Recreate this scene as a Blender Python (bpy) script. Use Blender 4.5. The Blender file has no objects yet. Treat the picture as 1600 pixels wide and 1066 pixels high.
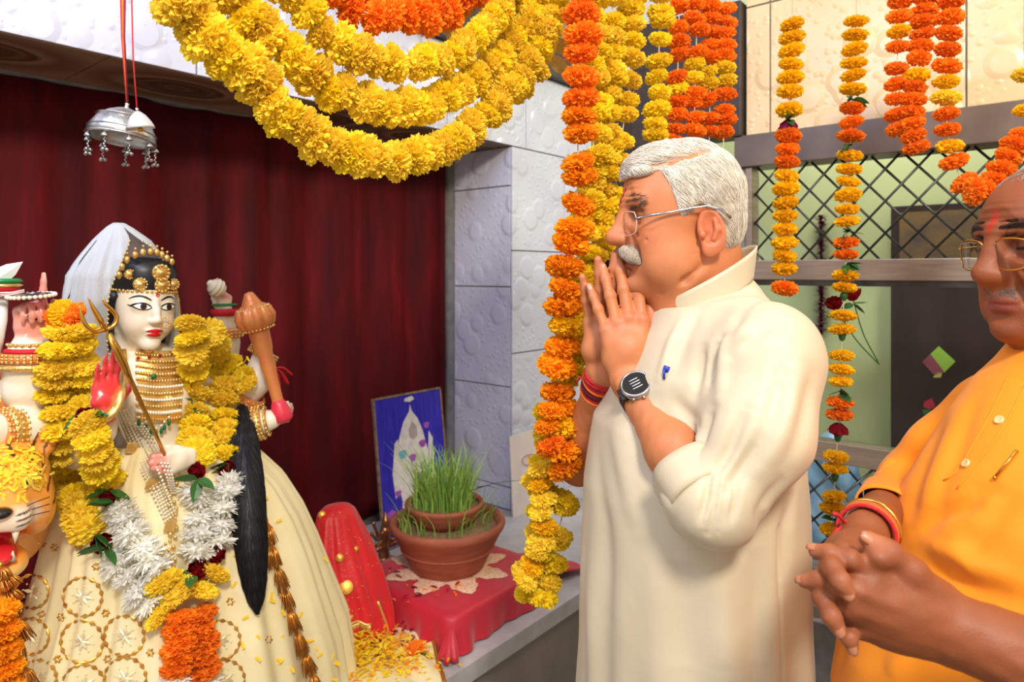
import bpy, bmesh, math, random
import numpy as np
from mathutils import Vector, Matrix, Quaternion
from mathutils.bvhtree import BVHTree

random.seed(7)
RNG = np.random.default_rng(7)
SC = bpy.context.scene
COL = SC.collection

# ------------------------------------------------------------------ camera
F = 1600 * 24.0 / 36.0          # focal length in pixels of the 1600 x 1066 frame
CAMH = 1.55
HOR = 425.0                     # row of the horizon
cam_data = bpy.data.cameras.new('camera')
cam_data.sensor_width = 36.0
cam_data.lens = 24.0
cam_data.shift_y = -(533 - HOR) / 1600.0
cam_data.clip_start = 0.02
cam_data.dof.use_dof = True
cam_data.dof.focus_distance = 1.0
cam_data.dof.aperture_fstop = 6.3
cam = bpy.data.objects.new('camera', cam_data)
cam.location = (0, 0, CAMH)
cam.rotation_euler = (math.radians(90), 0, 0)
COL.objects.link(cam)
SC.camera = cam

# ------------------------------------------------------------------ world, lamps, exposure
world = bpy.data.worlds.new('world')
SC.world = world
world.use_nodes = True
bg = world.node_tree.nodes['Background']
bg.inputs['Color'].default_value = (1.0, 0.93, 0.86, 1)
bg.inputs['Strength'].default_value = 0.58


def lamp(name, loc, target, size, power, color, shape='DISK', size_y=None):
    d = bpy.data.lights.new(name, 'AREA')
    d.shape = shape
    d.size = size
    if size_y:
        d.size_y = size_y
    d.energy = power
    d.color = color
    o = bpy.data.objects.new(name, d)
    o.location = loc
    v = Vector(target) - Vector(loc)
    o.rotation_euler = v.to_track_quat('-Z', 'Y').to_euler()
    COL.objects.link(o)
    return o


lamp('hall_lamp', (0.4, -1.1, 3.2), (-0.2, 1.6, 1.2), 0.5, 62, (1.0, 0.93, 0.82))
lamp('shrine_tube_lamp', (-0.95, 0.35, 2.9), (-0.55, 2.2, 1.9), 1.0, 20, (0.52, 0.64, 1.0), 'RECTANGLE', 0.12)
lamp('window_side_lamp', (1.0, 0.75, 2.95), (1.0, 1.6, 1.2), 0.5, 7, (1.0, 0.80, 0.58))
lamp('back_room_lamp', (1.35, 2.45, 2.75), (1.5, 2.6, 1.2), 0.8, 17, (1.0, 0.98, 0.9))

SC.view_settings.view_transform = 'Standard'
SC.view_settings.look = 'None'
SC.view_settings.exposure = 0.38
SC.view_settings.gamma = 1.0
SC.view_settings.use_curve_mapping = False

# ------------------------------------------------------------------ helpers: placing
def at(px, py, D):
    """world point seen at pixel (px, py) at depth D (metres)"""
    return Vector(((px - 800) * D / F, D, CAMH + (HOR - py) * D / F))


def pix(p):
    return (800 + p[0] * F / p[1], HOR - (p[2] - CAMH) * F / p[1])


class Frame:
    """vertical plane: origin o, horizontal direction a along it, normal n towards the room"""
    def __init__(s, o, a, n):
        s.o = Vector((o[0], o[1], 0)); s.a = Vector((a[0], a[1], 0)).normalized(); s.n = Vector((n[0], n[1], 0)).normalized()

    def w(s, t, d, z):
        return s.o + s.a * t + s.n * d + Vector((0, 0, z))

    def t_at(s, px, d=0.0):
        u = (px - 800) / F
        ox, oy = s.o.x + d * s.n.x, s.o.y + d * s.n.y
        return (u * oy - ox) / (s.a.x - u * s.a.y)

    def px(s, px, py, d=0.0):
        p = s.w(s.t_at(px, d), d, 0)
        p.z = CAMH + (HOR - py) * p.y / F
        return p


WD = (0.63715, 0.77075)
WN = (0.77075, -0.63715)
LW = Frame((0, 2.71), WD, WN)                  # shrine wall (beam front, pillar front)
ST = Frame((-0.741, 1.40), WD, WN)             # plane through the idol
WW = Frame((0.753, 2.2), (0.77075, -0.63715), (-0.63715, -0.77075))   # window wall


# ------------------------------------------------------------------ helpers: objects
def tag(o, label=None, cat=None, group=None, kind=None):
    if label: o['label'] = label
    if cat: o['category'] = cat
    if group: o['group'] = group
    if kind: o['kind'] = kind
    return o


def empty(name, loc, label=None, cat=None, group=None, kind=None):
    o = bpy.data.objects.new(name, None)
    o.empty_display_size = 0.05
    o.location = loc
    COL.objects.link(o)
    return tag(o, label, cat, group, kind)


def wloc(o):
    v = Vector(o.location)
    while o.parent:
        o = o.parent
        v += Vector(o.location)
    return v


def mk(name, verts, faces, mat, parent=None, smooth=True, col=None, origin=None):
    """one mesh object from world-space verts; origin at the parent or at the base of the thing"""
    V = np.asarray(verts, dtype=np.float64).reshape(-1, 3)
    if parent is not None:
        org = np.array(wloc(parent))
        loc = (0, 0, 0)
    else:
        if origin is None:
            lo, hi = V.min(0), V.max(0)
            org = np.array([(lo[0] + hi[0]) / 2, (lo[1] + hi[1]) / 2, lo[2]])
        else:
            org = np.array(origin)
        loc = tuple(org)
    me = bpy.data.meshes.new(name)
    me.from_pydata((V - org).tolist(), [], faces if isinstance(faces, list) else faces.tolist())
    me.update()
    if smooth:
        me.polygons.foreach_set('use_smooth', [True] * len(me.polygons))
    if col is not None:
        a = me.color_attributes.new('Col', 'FLOAT_COLOR', 'POINT')
        c = np.ones((len(V), 4), dtype=np.float32)
        c[:, :3] = col
        a.data.foreach_set('color', c.ravel())
    if mat is not None:
        me.materials.append(mat)
    o = bpy.data.objects.new(name, me)
    o.location = loc
    COL.objects.link(o)
    if parent is not None:
        o.parent = parent
    return o


def inst(me, name, loc, rot, scale, parent=None):
    """another object on shared mesh data; loc in world space, rot a Quaternion/Matrix"""
    o = bpy.data.objects.new(name, me)
    COL.objects.link(o)
    o.rotation_mode = 'QUATERNION'
    o.rotation_quaternion = rot
    o.scale = scale if hasattr(scale, '__len__') else (scale,) * 3
    if parent is not None:
        o.parent = parent
        o.location = Vector(loc) - wloc(parent)
    else:
        o.location = loc
    return o


class MB:
    """collects vertices and faces"""
    def __init__(s):
        s.v = []; s.f = []

    def add(s, v, f):
        n = len(s.v)
        s.v.extend([tuple(p) for p in v])
        s.f.extend([tuple(i + n for i in q) for q in f])
        return s

    def box(s, c, ax, ay, az, bev=0.0):
        """box centred at c with half-axis vectors; bev > 0 chamfers the +-ax side edges"""
        c, ax, ay, az = Vector(c), Vector(ax), Vector(ay), Vector(az)
        if bev <= 0:
            v = [c + ax * i + ay * j + az * k for i in (-1, 1) for j in (-1, 1) for k in (-1, 1)]
            f = [(0, 1, 3, 2), (4, 6, 7, 5), (0, 4, 5, 1), (2, 3, 7, 6), (0, 2, 6, 4), (1, 5, 7, 3)]
            return s.add(v, f)
        v = []; f = []
        lx, ly, lz = ax.length, ay.length, az.length
        bx, by, bz = 1 - bev / lx, 1 - bev / ly, 1 - bev / lz
        bm = bmesh.new()
        bmesh.ops.create_cube(bm, size=2)
        bm.transform(Matrix.Diagonal((lx, ly, lz, 1)))
        bmesh.ops.bevel(bm, geom=bm.edges[:], offset=bev, segments=2, affect='EDGES', profile=0.6)
        X, Y, Z = ax.normalized(), ay.normalized(), az.normalized()
        for q in bm.verts: v.append(c + X * q.co.x + Y * q.co.y + Z * q.co.z)
        bm.verts.index_update()
        for q in bm.faces: f.append(tuple(x.index for x in q.verts))
        bm.free()
        return s.add(v, f)

    def tube(s, pts, r, n=8, cap=True, flat=1.0, up=None):
        pts = [Vector(p) for p in pts]
        m = len(pts)
        rr = r if hasattr(r, '__len__') else [r] * m
        T = []
        for i in range(m):
            t = pts[min(i + 1, m - 1)] - pts[max(i - 1, 0)]
            T.append(t.normalized() if t.length > 1e-9 else Vector((0, 0, 1)))
        a = Vector(up) if up is not None else (Vector((0, 0, 1)) if abs(T[0].z) < 0.9 else Vector((1, 0, 0)))
        u = (a - T[0] * a.dot(T[0])).normalized()
        v = []
        for i in range(m):
            u = (u - T[i] * u.dot(T[i]))
            u = u.normalized() if u.length > 1e-9 else Vector((1, 0, 0))
            w = T[i].cross(u)
            for k in range(n):
                an = 2 * math.pi * k / n
                v.append(pts[i] + u * (math.cos(an) * rr[i] * flat) + w * (math.sin(an) * rr[i]))
        f = []
        for i in range(m - 1):
            for k in range(n):
                k2 = (k + 1) % n
                f.append((i * n + k, i * n + k2, (i + 1) * n + k2, (i + 1) * n + k))
        if cap:
            f.append(tuple(range(n - 1, -1, -1)))
            f.append(tuple((m - 1) * n + k for k in range(n)))
        return s.add(v, f)

    def lathe(s, prof, c, axis=(0, 0, 1), n=32, cap=False):
        """prof: list of (radius, height) along axis from c"""
        c = Vector(c); A = Vector(axis).normalized()
        q = A.to_track_quat('Z', 'Y')
        X = q @ Vector((1, 0, 0)); Y = q @ Vector((0, 1, 0))
        v = []; f = []
        for r, h in prof:
            for k in range(n):
                an = 2 * math.pi * k / n
                v.append(c + A * h + X * (math.cos(an) * r) + Y * (math.sin(an) * r))
        for i in range(len(prof) - 1):
            for k in range(n):
                k2 = (k + 1) % n
                f.append((i * n + k, i * n + k2, (i + 1) * n + k2, (i + 1) * n + k))
        if cap:
            f.append(tuple(range(n - 1, -1, -1)))
            f.append(tuple((len(prof) - 1) * n + k for k in range(n)))
        return s.add(v, f)

    def ball(s, c, r, n=10, m=6, q=None):
        c = Vector(c)
        rx, ry, rz = r if hasattr(r, '__len__') else (r, r, r)
        v = []; f = []
        for i in range(m + 1):
            th = math.pi * i / m
            for k in range(n):
                an = 2 * math.pi * k / n
                p = Vector((rx * math.sin(th) * math.cos(an), ry * math.sin(th) * math.sin(an), rz * math.cos(th)))
                if q is not None: p = q @ p
                v.append(c + p)
        for i in range(m):
            for k in range(n):
                k2 = (k + 1) % n
                f.append((i * n + k, (i + 1) * n + k, (i + 1) * n + k2, i * n + k2))
        return s.add(v, f)

    def grid(s, fn, nu, nv, thick=0.0, closed_u=False):
        """surface fn(u, v) with u, v in 0..1; thick > 0 gives it a second side"""
        P = [[Vector(fn(i / (nu - (0 if closed_u else 1)), j / (nv - 1))) for j in range(nv)] for i in range(nu)]
        v = [P[i][j] for i in range(nu) for j in range(nv)]
        f = []
        iu = nu if closed_u else nu - 1
        for i in range(iu):
            i2 = (i + 1) % nu
            for j in range(nv - 1):
                f.append((i * nv + j, i2 * nv + j, i2 * nv + j + 1, i * nv + j + 1))
        if thick > 0:
            N = []
            for i in range(nu):
                for j in range(nv):
                    ia, ib = ((i - 1) % nu, (i + 1) % nu) if closed_u else (max(i - 1, 0), min(i + 1, nu - 1))
                    d1 = P[ib][j] - P[ia][j]
                    d2 = P[i][min(j + 1, nv - 1)] - P[i][max(j - 1, 0)]
                    nn = d1.cross(d2)
                    N.append(nn.normalized() if nn.length > 1e-12 else Vector((0, 0, 1)))
            M = nu * nv
            v = v + [p - n * thick for p, n in zip(v, N)]
            f2 = [tuple(M + k for k in reversed(q)) for q in f]
            rim = []
            if not closed_u:
                for j in range(nv - 1):
                    rim.append((j, j + 1, M + j + 1, M + j))
                    a = (nu - 1) * nv
                    rim.append((a + j + 1, a + j, M + a + j, M + a + j + 1))
            for i in range(iu):
                i2 = (i + 1) % nu
                rim.append((i2 * nv, i * nv, M + i * nv, M + i2 * nv))
                rim.append((i * nv + nv - 1, i2 * nv + nv - 1, M + i2 * nv + nv - 1, M + i * nv + nv - 1))
            f = f + f2 + rim
        return s.add(v, f)

    def build(s, name, mat, parent=None, smooth=True, **k):
        return mk(name, s.v, s.f, mat, parent, smooth, **k)


def spline(pts, n):
    """Catmull-Rom through pts, n samples evenly spaced by length"""
    P = [np.array(p, float) for p in pts]
    P = [2 * P[0] - P[1]] + P + [2 * P[-1] - P[-2]]
    out = []
    for i in range(1, len(P) - 2):
        for t in np.linspace(0, 1, 24, endpoint=False):
            a, b, c, d = P[i - 1], P[i], P[i + 1], P[i + 2]
            out.append(0.5 * ((2 * b) + (-a + c) * t + (2 * a - 5 * b + 4 * c - d) * t ** 2 + (-a + 3 * b - 3 * c + d) * t ** 3))
    out.append(P[-2])
    out = np.array(out)
    s = np.concatenate([[0], np.cumsum(np.linalg.norm(np.diff(out, axis=0), axis=1))])
    q = np.linspace(0, s[-1], n)
    return [Vector([np.interp(x, s, out[:, k]) for k in range(3)]) for x in q]


def plen(pts):
    return sum((Vector(pts[i + 1]) - Vector(pts[i])).length for i in range(len(pts) - 1))


# ------------------------------------------------------------------ helpers: materials
def S(c):
    """sRGB 0-255 to linear"""
    return tuple(((x / 255) / 12.92 if x / 255 <= 0.04045 else ((x / 255 + 0.055) / 1.055) ** 2.4) for x in c)


class NT:
    def __init__(s, name):
        s.m = bpy.data.materials.new(name)
        s.m.use_nodes = True
        s.t = s.m.node_tree
        s.b = s.t.nodes['Principled BSDF']

    def n(s, typ, **k):
        o = s.t.nodes.new(typ)
        for a, b in k.items():
            if a in o.inputs: o.inputs[a].default_value = b
            else: setattr(o, a, b)
        return o

    def l(s, a, ao, b, bi):
        s.t.links.new(a.outputs[ao], b.inputs[bi])

    def coords(s, kind='Object', scale=(1, 1, 1)):
        c = s.n('ShaderNodeTexCoord')
        m = s.n('ShaderNodeMapping')
        m.inputs['Scale'].default_value = scale
        s.l(c, kind, m, 'Vector')
        return m

    def noise(s, scale, detail=3, vec=None, rough=0.55):
        o = s.n('ShaderNodeTexNoise')
        o.inputs['Scale'].default_value = scale
        o.inputs['Detail'].default_value = detail
        o.inputs['Roughness'].default_value = rough
        if vec is not None: s.l(vec, 'Vector', o, 'Vector')
        return o

    def ramp(s, src, out, stops):
        r = s.n('ShaderNodeValToRGB')
        while len(r.color_ramp.elements) < len(stops):
            r.color_ramp.elements.new(0.5)
        for e, (p, c) in zip(r.color_ramp.elements, stops):
            e.position = p
            e.color = (*c, 1) if len(c) == 3 else c
        s.l(src, out, r, 'Fac')
        return r

    def bump(s, src, out, strength, dist=0.002, chain=None):
        b = s.n('ShaderNodeBump')
        b.inputs['Strength'].default_value = strength
        b.inputs['Distance'].default_value = dist
        s.l(src, out, b, 'Height')
        if chain is not None: s.l(chain, 'Normal', b, 'Normal')
        s.l(b, 'Normal', s.b, 'Normal')
        return b


def mat(name, c1, c2=None, rough=0.6, metal=0.0, nscale=20, bump=0.0, bscale=80, bdist=0.002, spec=0.5, sheen=0.0,
        sss=0.0, vcol=False, rnd=0.0, stretch=(1, 1, 1), coat=0.0, trans=0.0, emit=None, alpha=1.0):
    """plain procedural material: two colours mixed by noise, optional vertex colour, per-object shift and bump"""
    k = NT(name)
    B = k.b
    c2 = c2 or c1
    mp = k.coords('Object', stretch)
    if vcol:
        src = k.n('ShaderNodeVertexColor', layer_name='Col')
        no = k.noise(nscale, 4, mp)
        mx = k.n('ShaderNodeMix', data_type='RGBA', blend_type='MULTIPLY')
        mx.inputs[0].default_value = 1.0
        rp = k.ramp(no, 'Fac', [(0.3, c1), (0.7, c2)])
        k.l(src, 'Color', mx, 6); k.l(rp, 'Color', mx, 7)
        last = (mx, 2)
    else:
        no = k.noise(nscale, 4, mp)
        rp = k.ramp(no, 'Fac', [(0.3, c1), (0.7, c2)])
        last = (rp, 'Color')
    if rnd:
        oi = k.n('ShaderNodeObjectInfo')
        hs = k.n('ShaderNodeHueSaturation')
        ma = k.n('ShaderNodeMapRange')
        ma.inputs['To Min'].default_value = 1 - rnd; ma.inputs['To Max'].default_value = 1 + rnd * 0.6
        k.l(oi, 'Random', ma, 'Value'); k.l(ma, 'Result', hs, 'Value')
        k.l(last[0], last[1], hs, 'Color')
        last = (hs, 'Color')
    k.l(last[0], last[1], B, 'Base Color')
    B.inputs['Roughness'].default_value = rough
    B.inputs['Metallic'].default_value = metal
    B.inputs['Specular IOR Level'].default_value = spec
    B.inputs['Sheen Weight'].default_value = sheen
    B.inputs['Coat Weight'].default_value = coat
    B.inputs['Alpha'].default_value = alpha
    if sss:
        B.inputs['Subsurface Weight'].default_value = sss
        B.inputs['Subsurface Radius'].default_value = (0.012, 0.005, 0.003)
        B.inputs['Subsurface Scale'].default_value = 0.6
    if trans:
        B.inputs['Transmission Weight'].default_value = trans
    if emit:
        B.inputs['Emission Color'].default_value = (*emit[0], 1); B.inputs['Emission Strength'].default_value = emit[1]
    if bump:
        nb = k.noise(bscale, 5, mp)
        k.bump(nb, 'Fac', bump, bdist)
    return k.m


# ------------------------------------------------------------------ helpers: sculpting with distance fields
class SDF:
    def __init__(s, lo, hi, h):
        s.lo = np.array(lo, float); s.h = h
        s.n = np.ceil((np.array(hi, float) - s.lo) / h).astype(int) + 1
        s.F = np.full(s.n, 1.0, dtype=np.float32)
        s.ax = [s.lo[i] + h * np.arange(s.n[i]) for i in range(3)]

    def _sub(s, lo, hi, pad):
        a = np.clip(np.floor((np.array(lo) - pad - s.lo) / s.h).astype(int), 0, s.n)
        b = np.clip(np.ceil((np.array(hi) + pad - s.lo) / s.h).astype(int) + 1, 0, s.n)
        if np.any(b <= a): return None
        sl = tuple(slice(a[i], b[i]) for i in range(3))
        X = s.ax[0][sl[0]][:, None, None]; Y = s.ax[1][sl[1]][None, :, None]; Z = s.ax[2][sl[2]][None, None, :]
        return sl, X, Y, Z

    def _put(s, sl, d, k, op):
        A = s.F[sl]
        if op == 'sub': A2, d2 = -A, d
        else: A2, d2 = A, d
        if k > 0:
            hh = np.maximum(k - np.abs(A2 - d2), 0) / k
            r = np.minimum(A2, d2) - hh * hh * k * 0.25
        else:
            r = np.minimum(A2, d2)
        if op == 'sub':
            # subtraction: max(A, -d)
            hh = np.maximum(k - np.abs(A + d), 0) / max(k, 1e-9)
            r = np.maximum(A, -d) + (hh * hh * k * 0.25 if k > 0 else 0)
        s.F[sl] = r

    def ell(s, c, r, k=0.01, R=None, op='add'):
        c = np.array(c, float); r = np.array(r if hasattr(r, '__len__') else (r, r, r), float)
        m = r.max() if R is not None else None
        lo, hi = (c - m, c + m) if R is not None else (c - r, c + r)
        g = s._sub(lo, hi, k + 3 * s.h)
        if g is None: return s
        sl, X, Y, Z = g
        x, y, z = X - c[0], Y - c[1], Z - c[2]
        if R is not None:
            M = np.array(R)      # rows: local axes
            x, y, z = (M[0, 0] * x + M[0, 1] * y + M[0, 2] * z, M[1, 0] * x + M[1, 1] * y + M[1, 2] * z, M[2, 0] * x + M[2, 1] * y + M[2, 2] * z)
        k0 = np.sqrt((x / r[0]) ** 2 + (y / r[1]) ** 2 + (z / r[2]) ** 2)
        k1 = np.sqrt((x / r[0] ** 2) ** 2 + (y / r[1] ** 2) ** 2 + (z / r[2] ** 2) ** 2) + 1e-9
        s._put(sl, (k0 * (k0 - 1) / k1).astype(np.float32), k, op)
        return s

    def cone(s, a, b, ra, rb, k=0.01, op='add'):
        a = np.array(a, float); b = np.array(b, float)
        m = max(ra, rb)
        g = s._sub(np.minimum(a, b) - m, np.maximum(a, b) + m, k + 3 * s.h)
        if g is None: return s
        sl, X, Y, Z = g
        ba = b - a
        L = max(ba @ ba, 1e-12)
        x, y, z = X - a[0], Y - a[1], Z - a[2]
        t = np.clip((x * ba[0] + y * ba[1] + z * ba[2]) / L, 0, 1)
        d = np.sqrt((x - ba[0] * t) ** 2 + (y - ba[1] * t) ** 2 + (z - ba[2] * t) ** 2) - (ra + (rb - ra) * t)
        s._put(sl, d.astype(np.float32), k, op)
        return s

    def chain(s, pts, rad, k=0.008, op='add'):
        for i in range(len(pts) - 1):
            s.cone(pts[i], pts[i + 1], rad[i], rad[i + 1], k, op)
        return s

    def loft(s, zs, cx, cy, ra, rb, k=0.02, rot=0.0, op='add', power=2.0):
        """vertical body: at height z an ellipse (half axes ra, rb turned by rot) centred on (cx, cy)"""
        zs = np.array(zs, float)
        m = max(max(ra), max(rb))
        lo = (min(cx) - m, min(cy) - m, zs.min()); hi = (max(cx) + m, max(cy) + m, zs.max())
        g = s._sub(lo, hi, k + 3 * s.h)
        if g is None: return s
        sl, X, Y, Z = g
        zz = np.clip(Z, zs.min(), zs.max())
        ip = lambda q: np.interp(zz, zs, q)
        A, B = ip(ra), ip(rb)
        x, y = X - ip(cx), Y - ip(cy)
        ca, sa = math.cos(rot), math.sin(rot)
        x, y = ca * x + sa * y, -sa * x + ca * y
        q = (np.abs(x / A) ** power + np.abs(y / B) ** power) ** (1 / power)
        d = (q - 1) * np.minimum(A, B)
        dz = np.maximum(zs.min() - Z, Z - zs.max())
        d = np.where(dz > 0, np.maximum(d, dz), np.maximum(d, dz * 1.0))
        s._put(sl, d.astype(np.float32), k, op)
        return s

    def disp(s, fn):
        """add a displacement field fn(X, Y, Z)"""
        X = s.ax[0][:, None, None]; Y = s.ax[1][None, :, None]; Z = s.ax[2][None, None, :]
        s.F = (s.F - fn(X, Y, Z)).astype(np.float32)
        return s

    def mesh(s):
        F, h = s.F, s.h
        F = F.copy()
        F[0], F[-1], F[:, 0], F[:, -1], F[:, :, 0], F[:, :, -1] = (1e-3,) * 6
        ins = F < 0
        c = np.zeros(tuple(np.array(F.shape) - 1), dtype=np.uint8)
        for i in (0, 1):
            for j in (0, 1):
                for k in (0, 1):
                    c += ins[i:i + c.shape[0], j:j + c.shape[1], k:k + c.shape[2]]
        act = (c > 0) & (c < 8)
        idx = np.argwhere(act)
        vid = np.full(c.shape, -1, dtype=np.int64)
        vid[act] = np.arange(len(idx))
        acc = np.zeros((len(idx), 3)); cnt = np.zeros(len(idx))
        corners = [(i, j, k) for i in (0, 1) for j in (0, 1) for k in (0, 1)]
        val = {q: F[idx[:, 0] + q[0], idx[:, 1] + q[1], idx[:, 2] + q[2]].astype(float) for q in corners}
        for q in corners:
            for ax in range(3):
                if q[ax] == 0:
                    p = list(q); p[ax] = 1; p = tuple(p)
                    a, b = val[q], val[p]
                    m = (a < 0) != (b < 0)
                    t = np.where(m, a / np.where(m, a - b, 1), 0)
                    pos = np.tile(np.array(q, float), (len(idx), 1)); pos[:, ax] += t
                    acc[m] += pos[m]; cnt[m] += 1
        V = s.lo + h * (idx + acc / cnt[:, None])
        faces = []
        for ax in range(3):
            a = [slice(None)] * 3; b = [slice(None)] * 3
            a[ax] = slice(0, -1); b[ax] = slice(1, None)
            ch = ins[tuple(a)] != ins[tuple(b)]
            e = np.argwhere(ch)
            o1, o2 = [q for q in range(3) if q != ax]
            ok = (e[:, o1] > 0) & (e[:, o2] > 0) & (e[:, o1] < F.shape[o1] - 1) & (e[:, o2] < F.shape[o2] - 1)
            e = e[ok]
            flip = ins[e[:, 0], e[:, 1], e[:, 2]]
            def cell(d1, d2):
                q = e.copy(); q[:, o1] -= d1; q[:, o2] -= d2
                return vid[q[:, 0], q[:, 1], q[:, 2]]
            quad = np.stack([cell(1, 1), cell(0, 1), cell(0, 0), cell(1, 0)], 1)
            if ax == 1: flip = ~flip
            quad[~flip] = quad[~flip][:, ::-1]
            faces.append(quad)
        Fc = np.concatenate(faces)
        Fc = Fc[(Fc >= 0).all(1)]
        return V, Fc


def vnormals(V, Fc):
    a, b, c, d = V[Fc[:, 0]], V[Fc[:, 1]], V[Fc[:, 2]], V[Fc[:, 3]]
    n = np.cross(c - a, d - b)
    N = np.zeros_like(V)
    for k in range(4): np.add.at(N, Fc[:, k], n)
    return N / (np.linalg.norm(N, axis=1, keepdims=True) + 1e-12)


def relax(V, Fc, it=2, w=0.5):
    for _ in range(it):
        S_ = np.zeros_like(V); C_ = np.zeros(len(V))
        for k in range(4):
            a, b = Fc[:, k], Fc[:, (k + 1) % 4]
            np.add.at(S_, a, V[b]); np.add.at(S_, b, V[a]); np.add.at(C_, a, 1); np.add.at(C_, b, 1)
        V = V * (1 - w) + w * S_ / C_[:, None]
    return V


def blend(col, mask, c):
    m = np.clip(mask, 0, 1)[:, None]
    return col * (1 - m) + m * np.array(c)[None]


def near(V, c, r, soft=0.4):
    """1 inside the ellipsoid (c, r), falling to 0 over the soft share of it"""
    r = np.array(r if hasattr(r, '__len__') else (r, r, r), float)
    q = np.sqrt((((V - np.array(c)) / r) ** 2).sum(1))
    return np.clip((1 + soft / 2 - q) / soft, 0, 1)


def vnoise(P, sc, seed=0):
    """cheap smooth noise: sum of sines with random directions"""
    g = np.random.default_rng(seed)
    P = np.asarray(P)
    out = np.zeros(P.shape[:-1])
    for _ in range(7):
        d = g.normal(size=3); d /= np.linalg.norm(d)
        out += np.sin((P @ d) * sc * g.uniform(0.6, 1.7) + g.uniform(0, 6.28))
    return out / 4.0


def decal(bvh, pts, faces, direction, off=0.0006):
    """drop flat points onto a surface along a direction"""
    out = []
    d = Vector(direction).normalized()
    for p in pts:
        p = Vector(p)
        hit, nrm, _, _ = bvh.ray_cast(p - d * 0.3, d)
        if hit is None or (hit - p).length > 0.08:
            hit, nrm, _, _ = bvh.find_nearest(p)
        if nrm.dot(d) > 0: nrm = -nrm
        out.append(hit + nrm * off)
    return out, faces


def bvh_of(V, Fc):
    return BVHTree.FromPolygons([tuple(p) for p in V], [tuple(int(i) for i in f) for f in Fc])


def strip2d(pts, w):
    """2D ribbon around a polyline: pts list of (x, y), w list of half widths -> verts, quads"""
    v = []; f = []
    n = len(pts)
    for i in range(n):
        a, b = pts[max(i - 1, 0)], pts[min(i + 1, n - 1)]
        dx, dy = b[0] - a[0], b[1] - a[1]
        L = math.hypot(dx, dy) or 1
        nx, ny = -dy / L, dx / L
        ww = w[i] if hasattr(w, '__len__') else w
        for q in (-1, 0, 1):
            v.append((pts[i][0] + nx * ww * q, pts[i][1] + ny * ww * q))
    for i in range(n - 1):
        for q in (0, 1):
            f.append((i * 3 + q, i * 3 + q + 1, i * 3 + 4 + q, i * 3 + 3 + q))
    return v, f


def disc2d(cx, cy, rx, ry, n=20, rings=3, a0=0.0):
    v = [(cx, cy)]; f = []
    for r in range(1, rings + 1):
        for k in range(n):
            an = a0 + 2 * math.pi * k / n
            v.append((cx + rx * r / rings * math.cos(an), cy + ry * r / rings * math.sin(an)))
    for k in range(n):
        f.append((0, 1 + k, 1 + (k + 1) % n))
    for r in range(rings - 1):
        for k in range(n):
            k2 = (k + 1) % n
            f.append((1 + r * n + k, 1 + (r + 1) * n + k, 1 + (r + 1) * n + k2, 1 + r * n + k2))
    return v, f


def nrm(v):
    return Vector(v).normalized()

# ================================================================== materials of the room
def tile_material(name, c1, c2, rough=0.25, strength=0.6):
    """glossy wall tile embossed with bubbles of two sizes"""
    k = NT(name)
    mp = k.coords('Generated')
    oi = k.n('ShaderNodeObjectInfo')
    tc = k.n('ShaderNodeTexCoord')
    ad = k.n('ShaderNodeVectorMath', operation='ADD')
    k.l(tc, 'Object', ad, 0); k.l(oi, 'Location', ad, 1)
    v1 = k.n('ShaderNodeTexVoronoi', feature='SMOOTH_F1', Scale=9.0)
    v1.inputs['Smoothness'].default_value = 0.15
    v2 = k.n('ShaderNodeTexVoronoi', feature='F1', Scale=38.0)
    k.l(ad, 'Vector', v1, 'Vector'); k.l(ad, 'Vector', v2, 'Vector')
    r1 = k.ramp(v1, 'Distance', [(0.0, (1, 1, 1)), (0.34, (0.8, 0.8, 0.8)), (0.46, (0, 0, 0)), (1, (0, 0, 0))])
    r2 = k.ramp(v2, 'Distance', [(0.0, (0.45, 0.45, 0.45)), (0.4, (0, 0, 0)), (1, (0, 0, 0))])
    mx = k.n('ShaderNodeMath', operation='MAXIMUM')
    k.l(r1, 'Color', mx, 0); k.l(r2, 'Color', mx, 1)
    k.bump(mx, 'Value', strength, 0.012)
    no = k.noise(3.0, 4, ad)
    rp = k.ramp(no, 'Fac', [(0.3, c1), (0.7, c2)])
    sp = k.noise(55.0, 2, ad)
    dk = k.ramp(sp, 'Fac', [(0.0, (1, 1, 1)), (0.72, (1, 1, 1)), (0.78, (0.55, 0.5, 0.45))])
    m2 = k.n('ShaderNodeMix', data_type='RGBA', blend_type='MULTIPLY')
    m2.inputs[0].default_value = 1.0
    k.l(rp, 'Color', m2, 6); k.l(dk, 'Color', m2, 7)
    k.l(m2, 2, k.b, 'Base Color')
    k.b.inputs['Roughness'].default_value = rough
    return k.m


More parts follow.
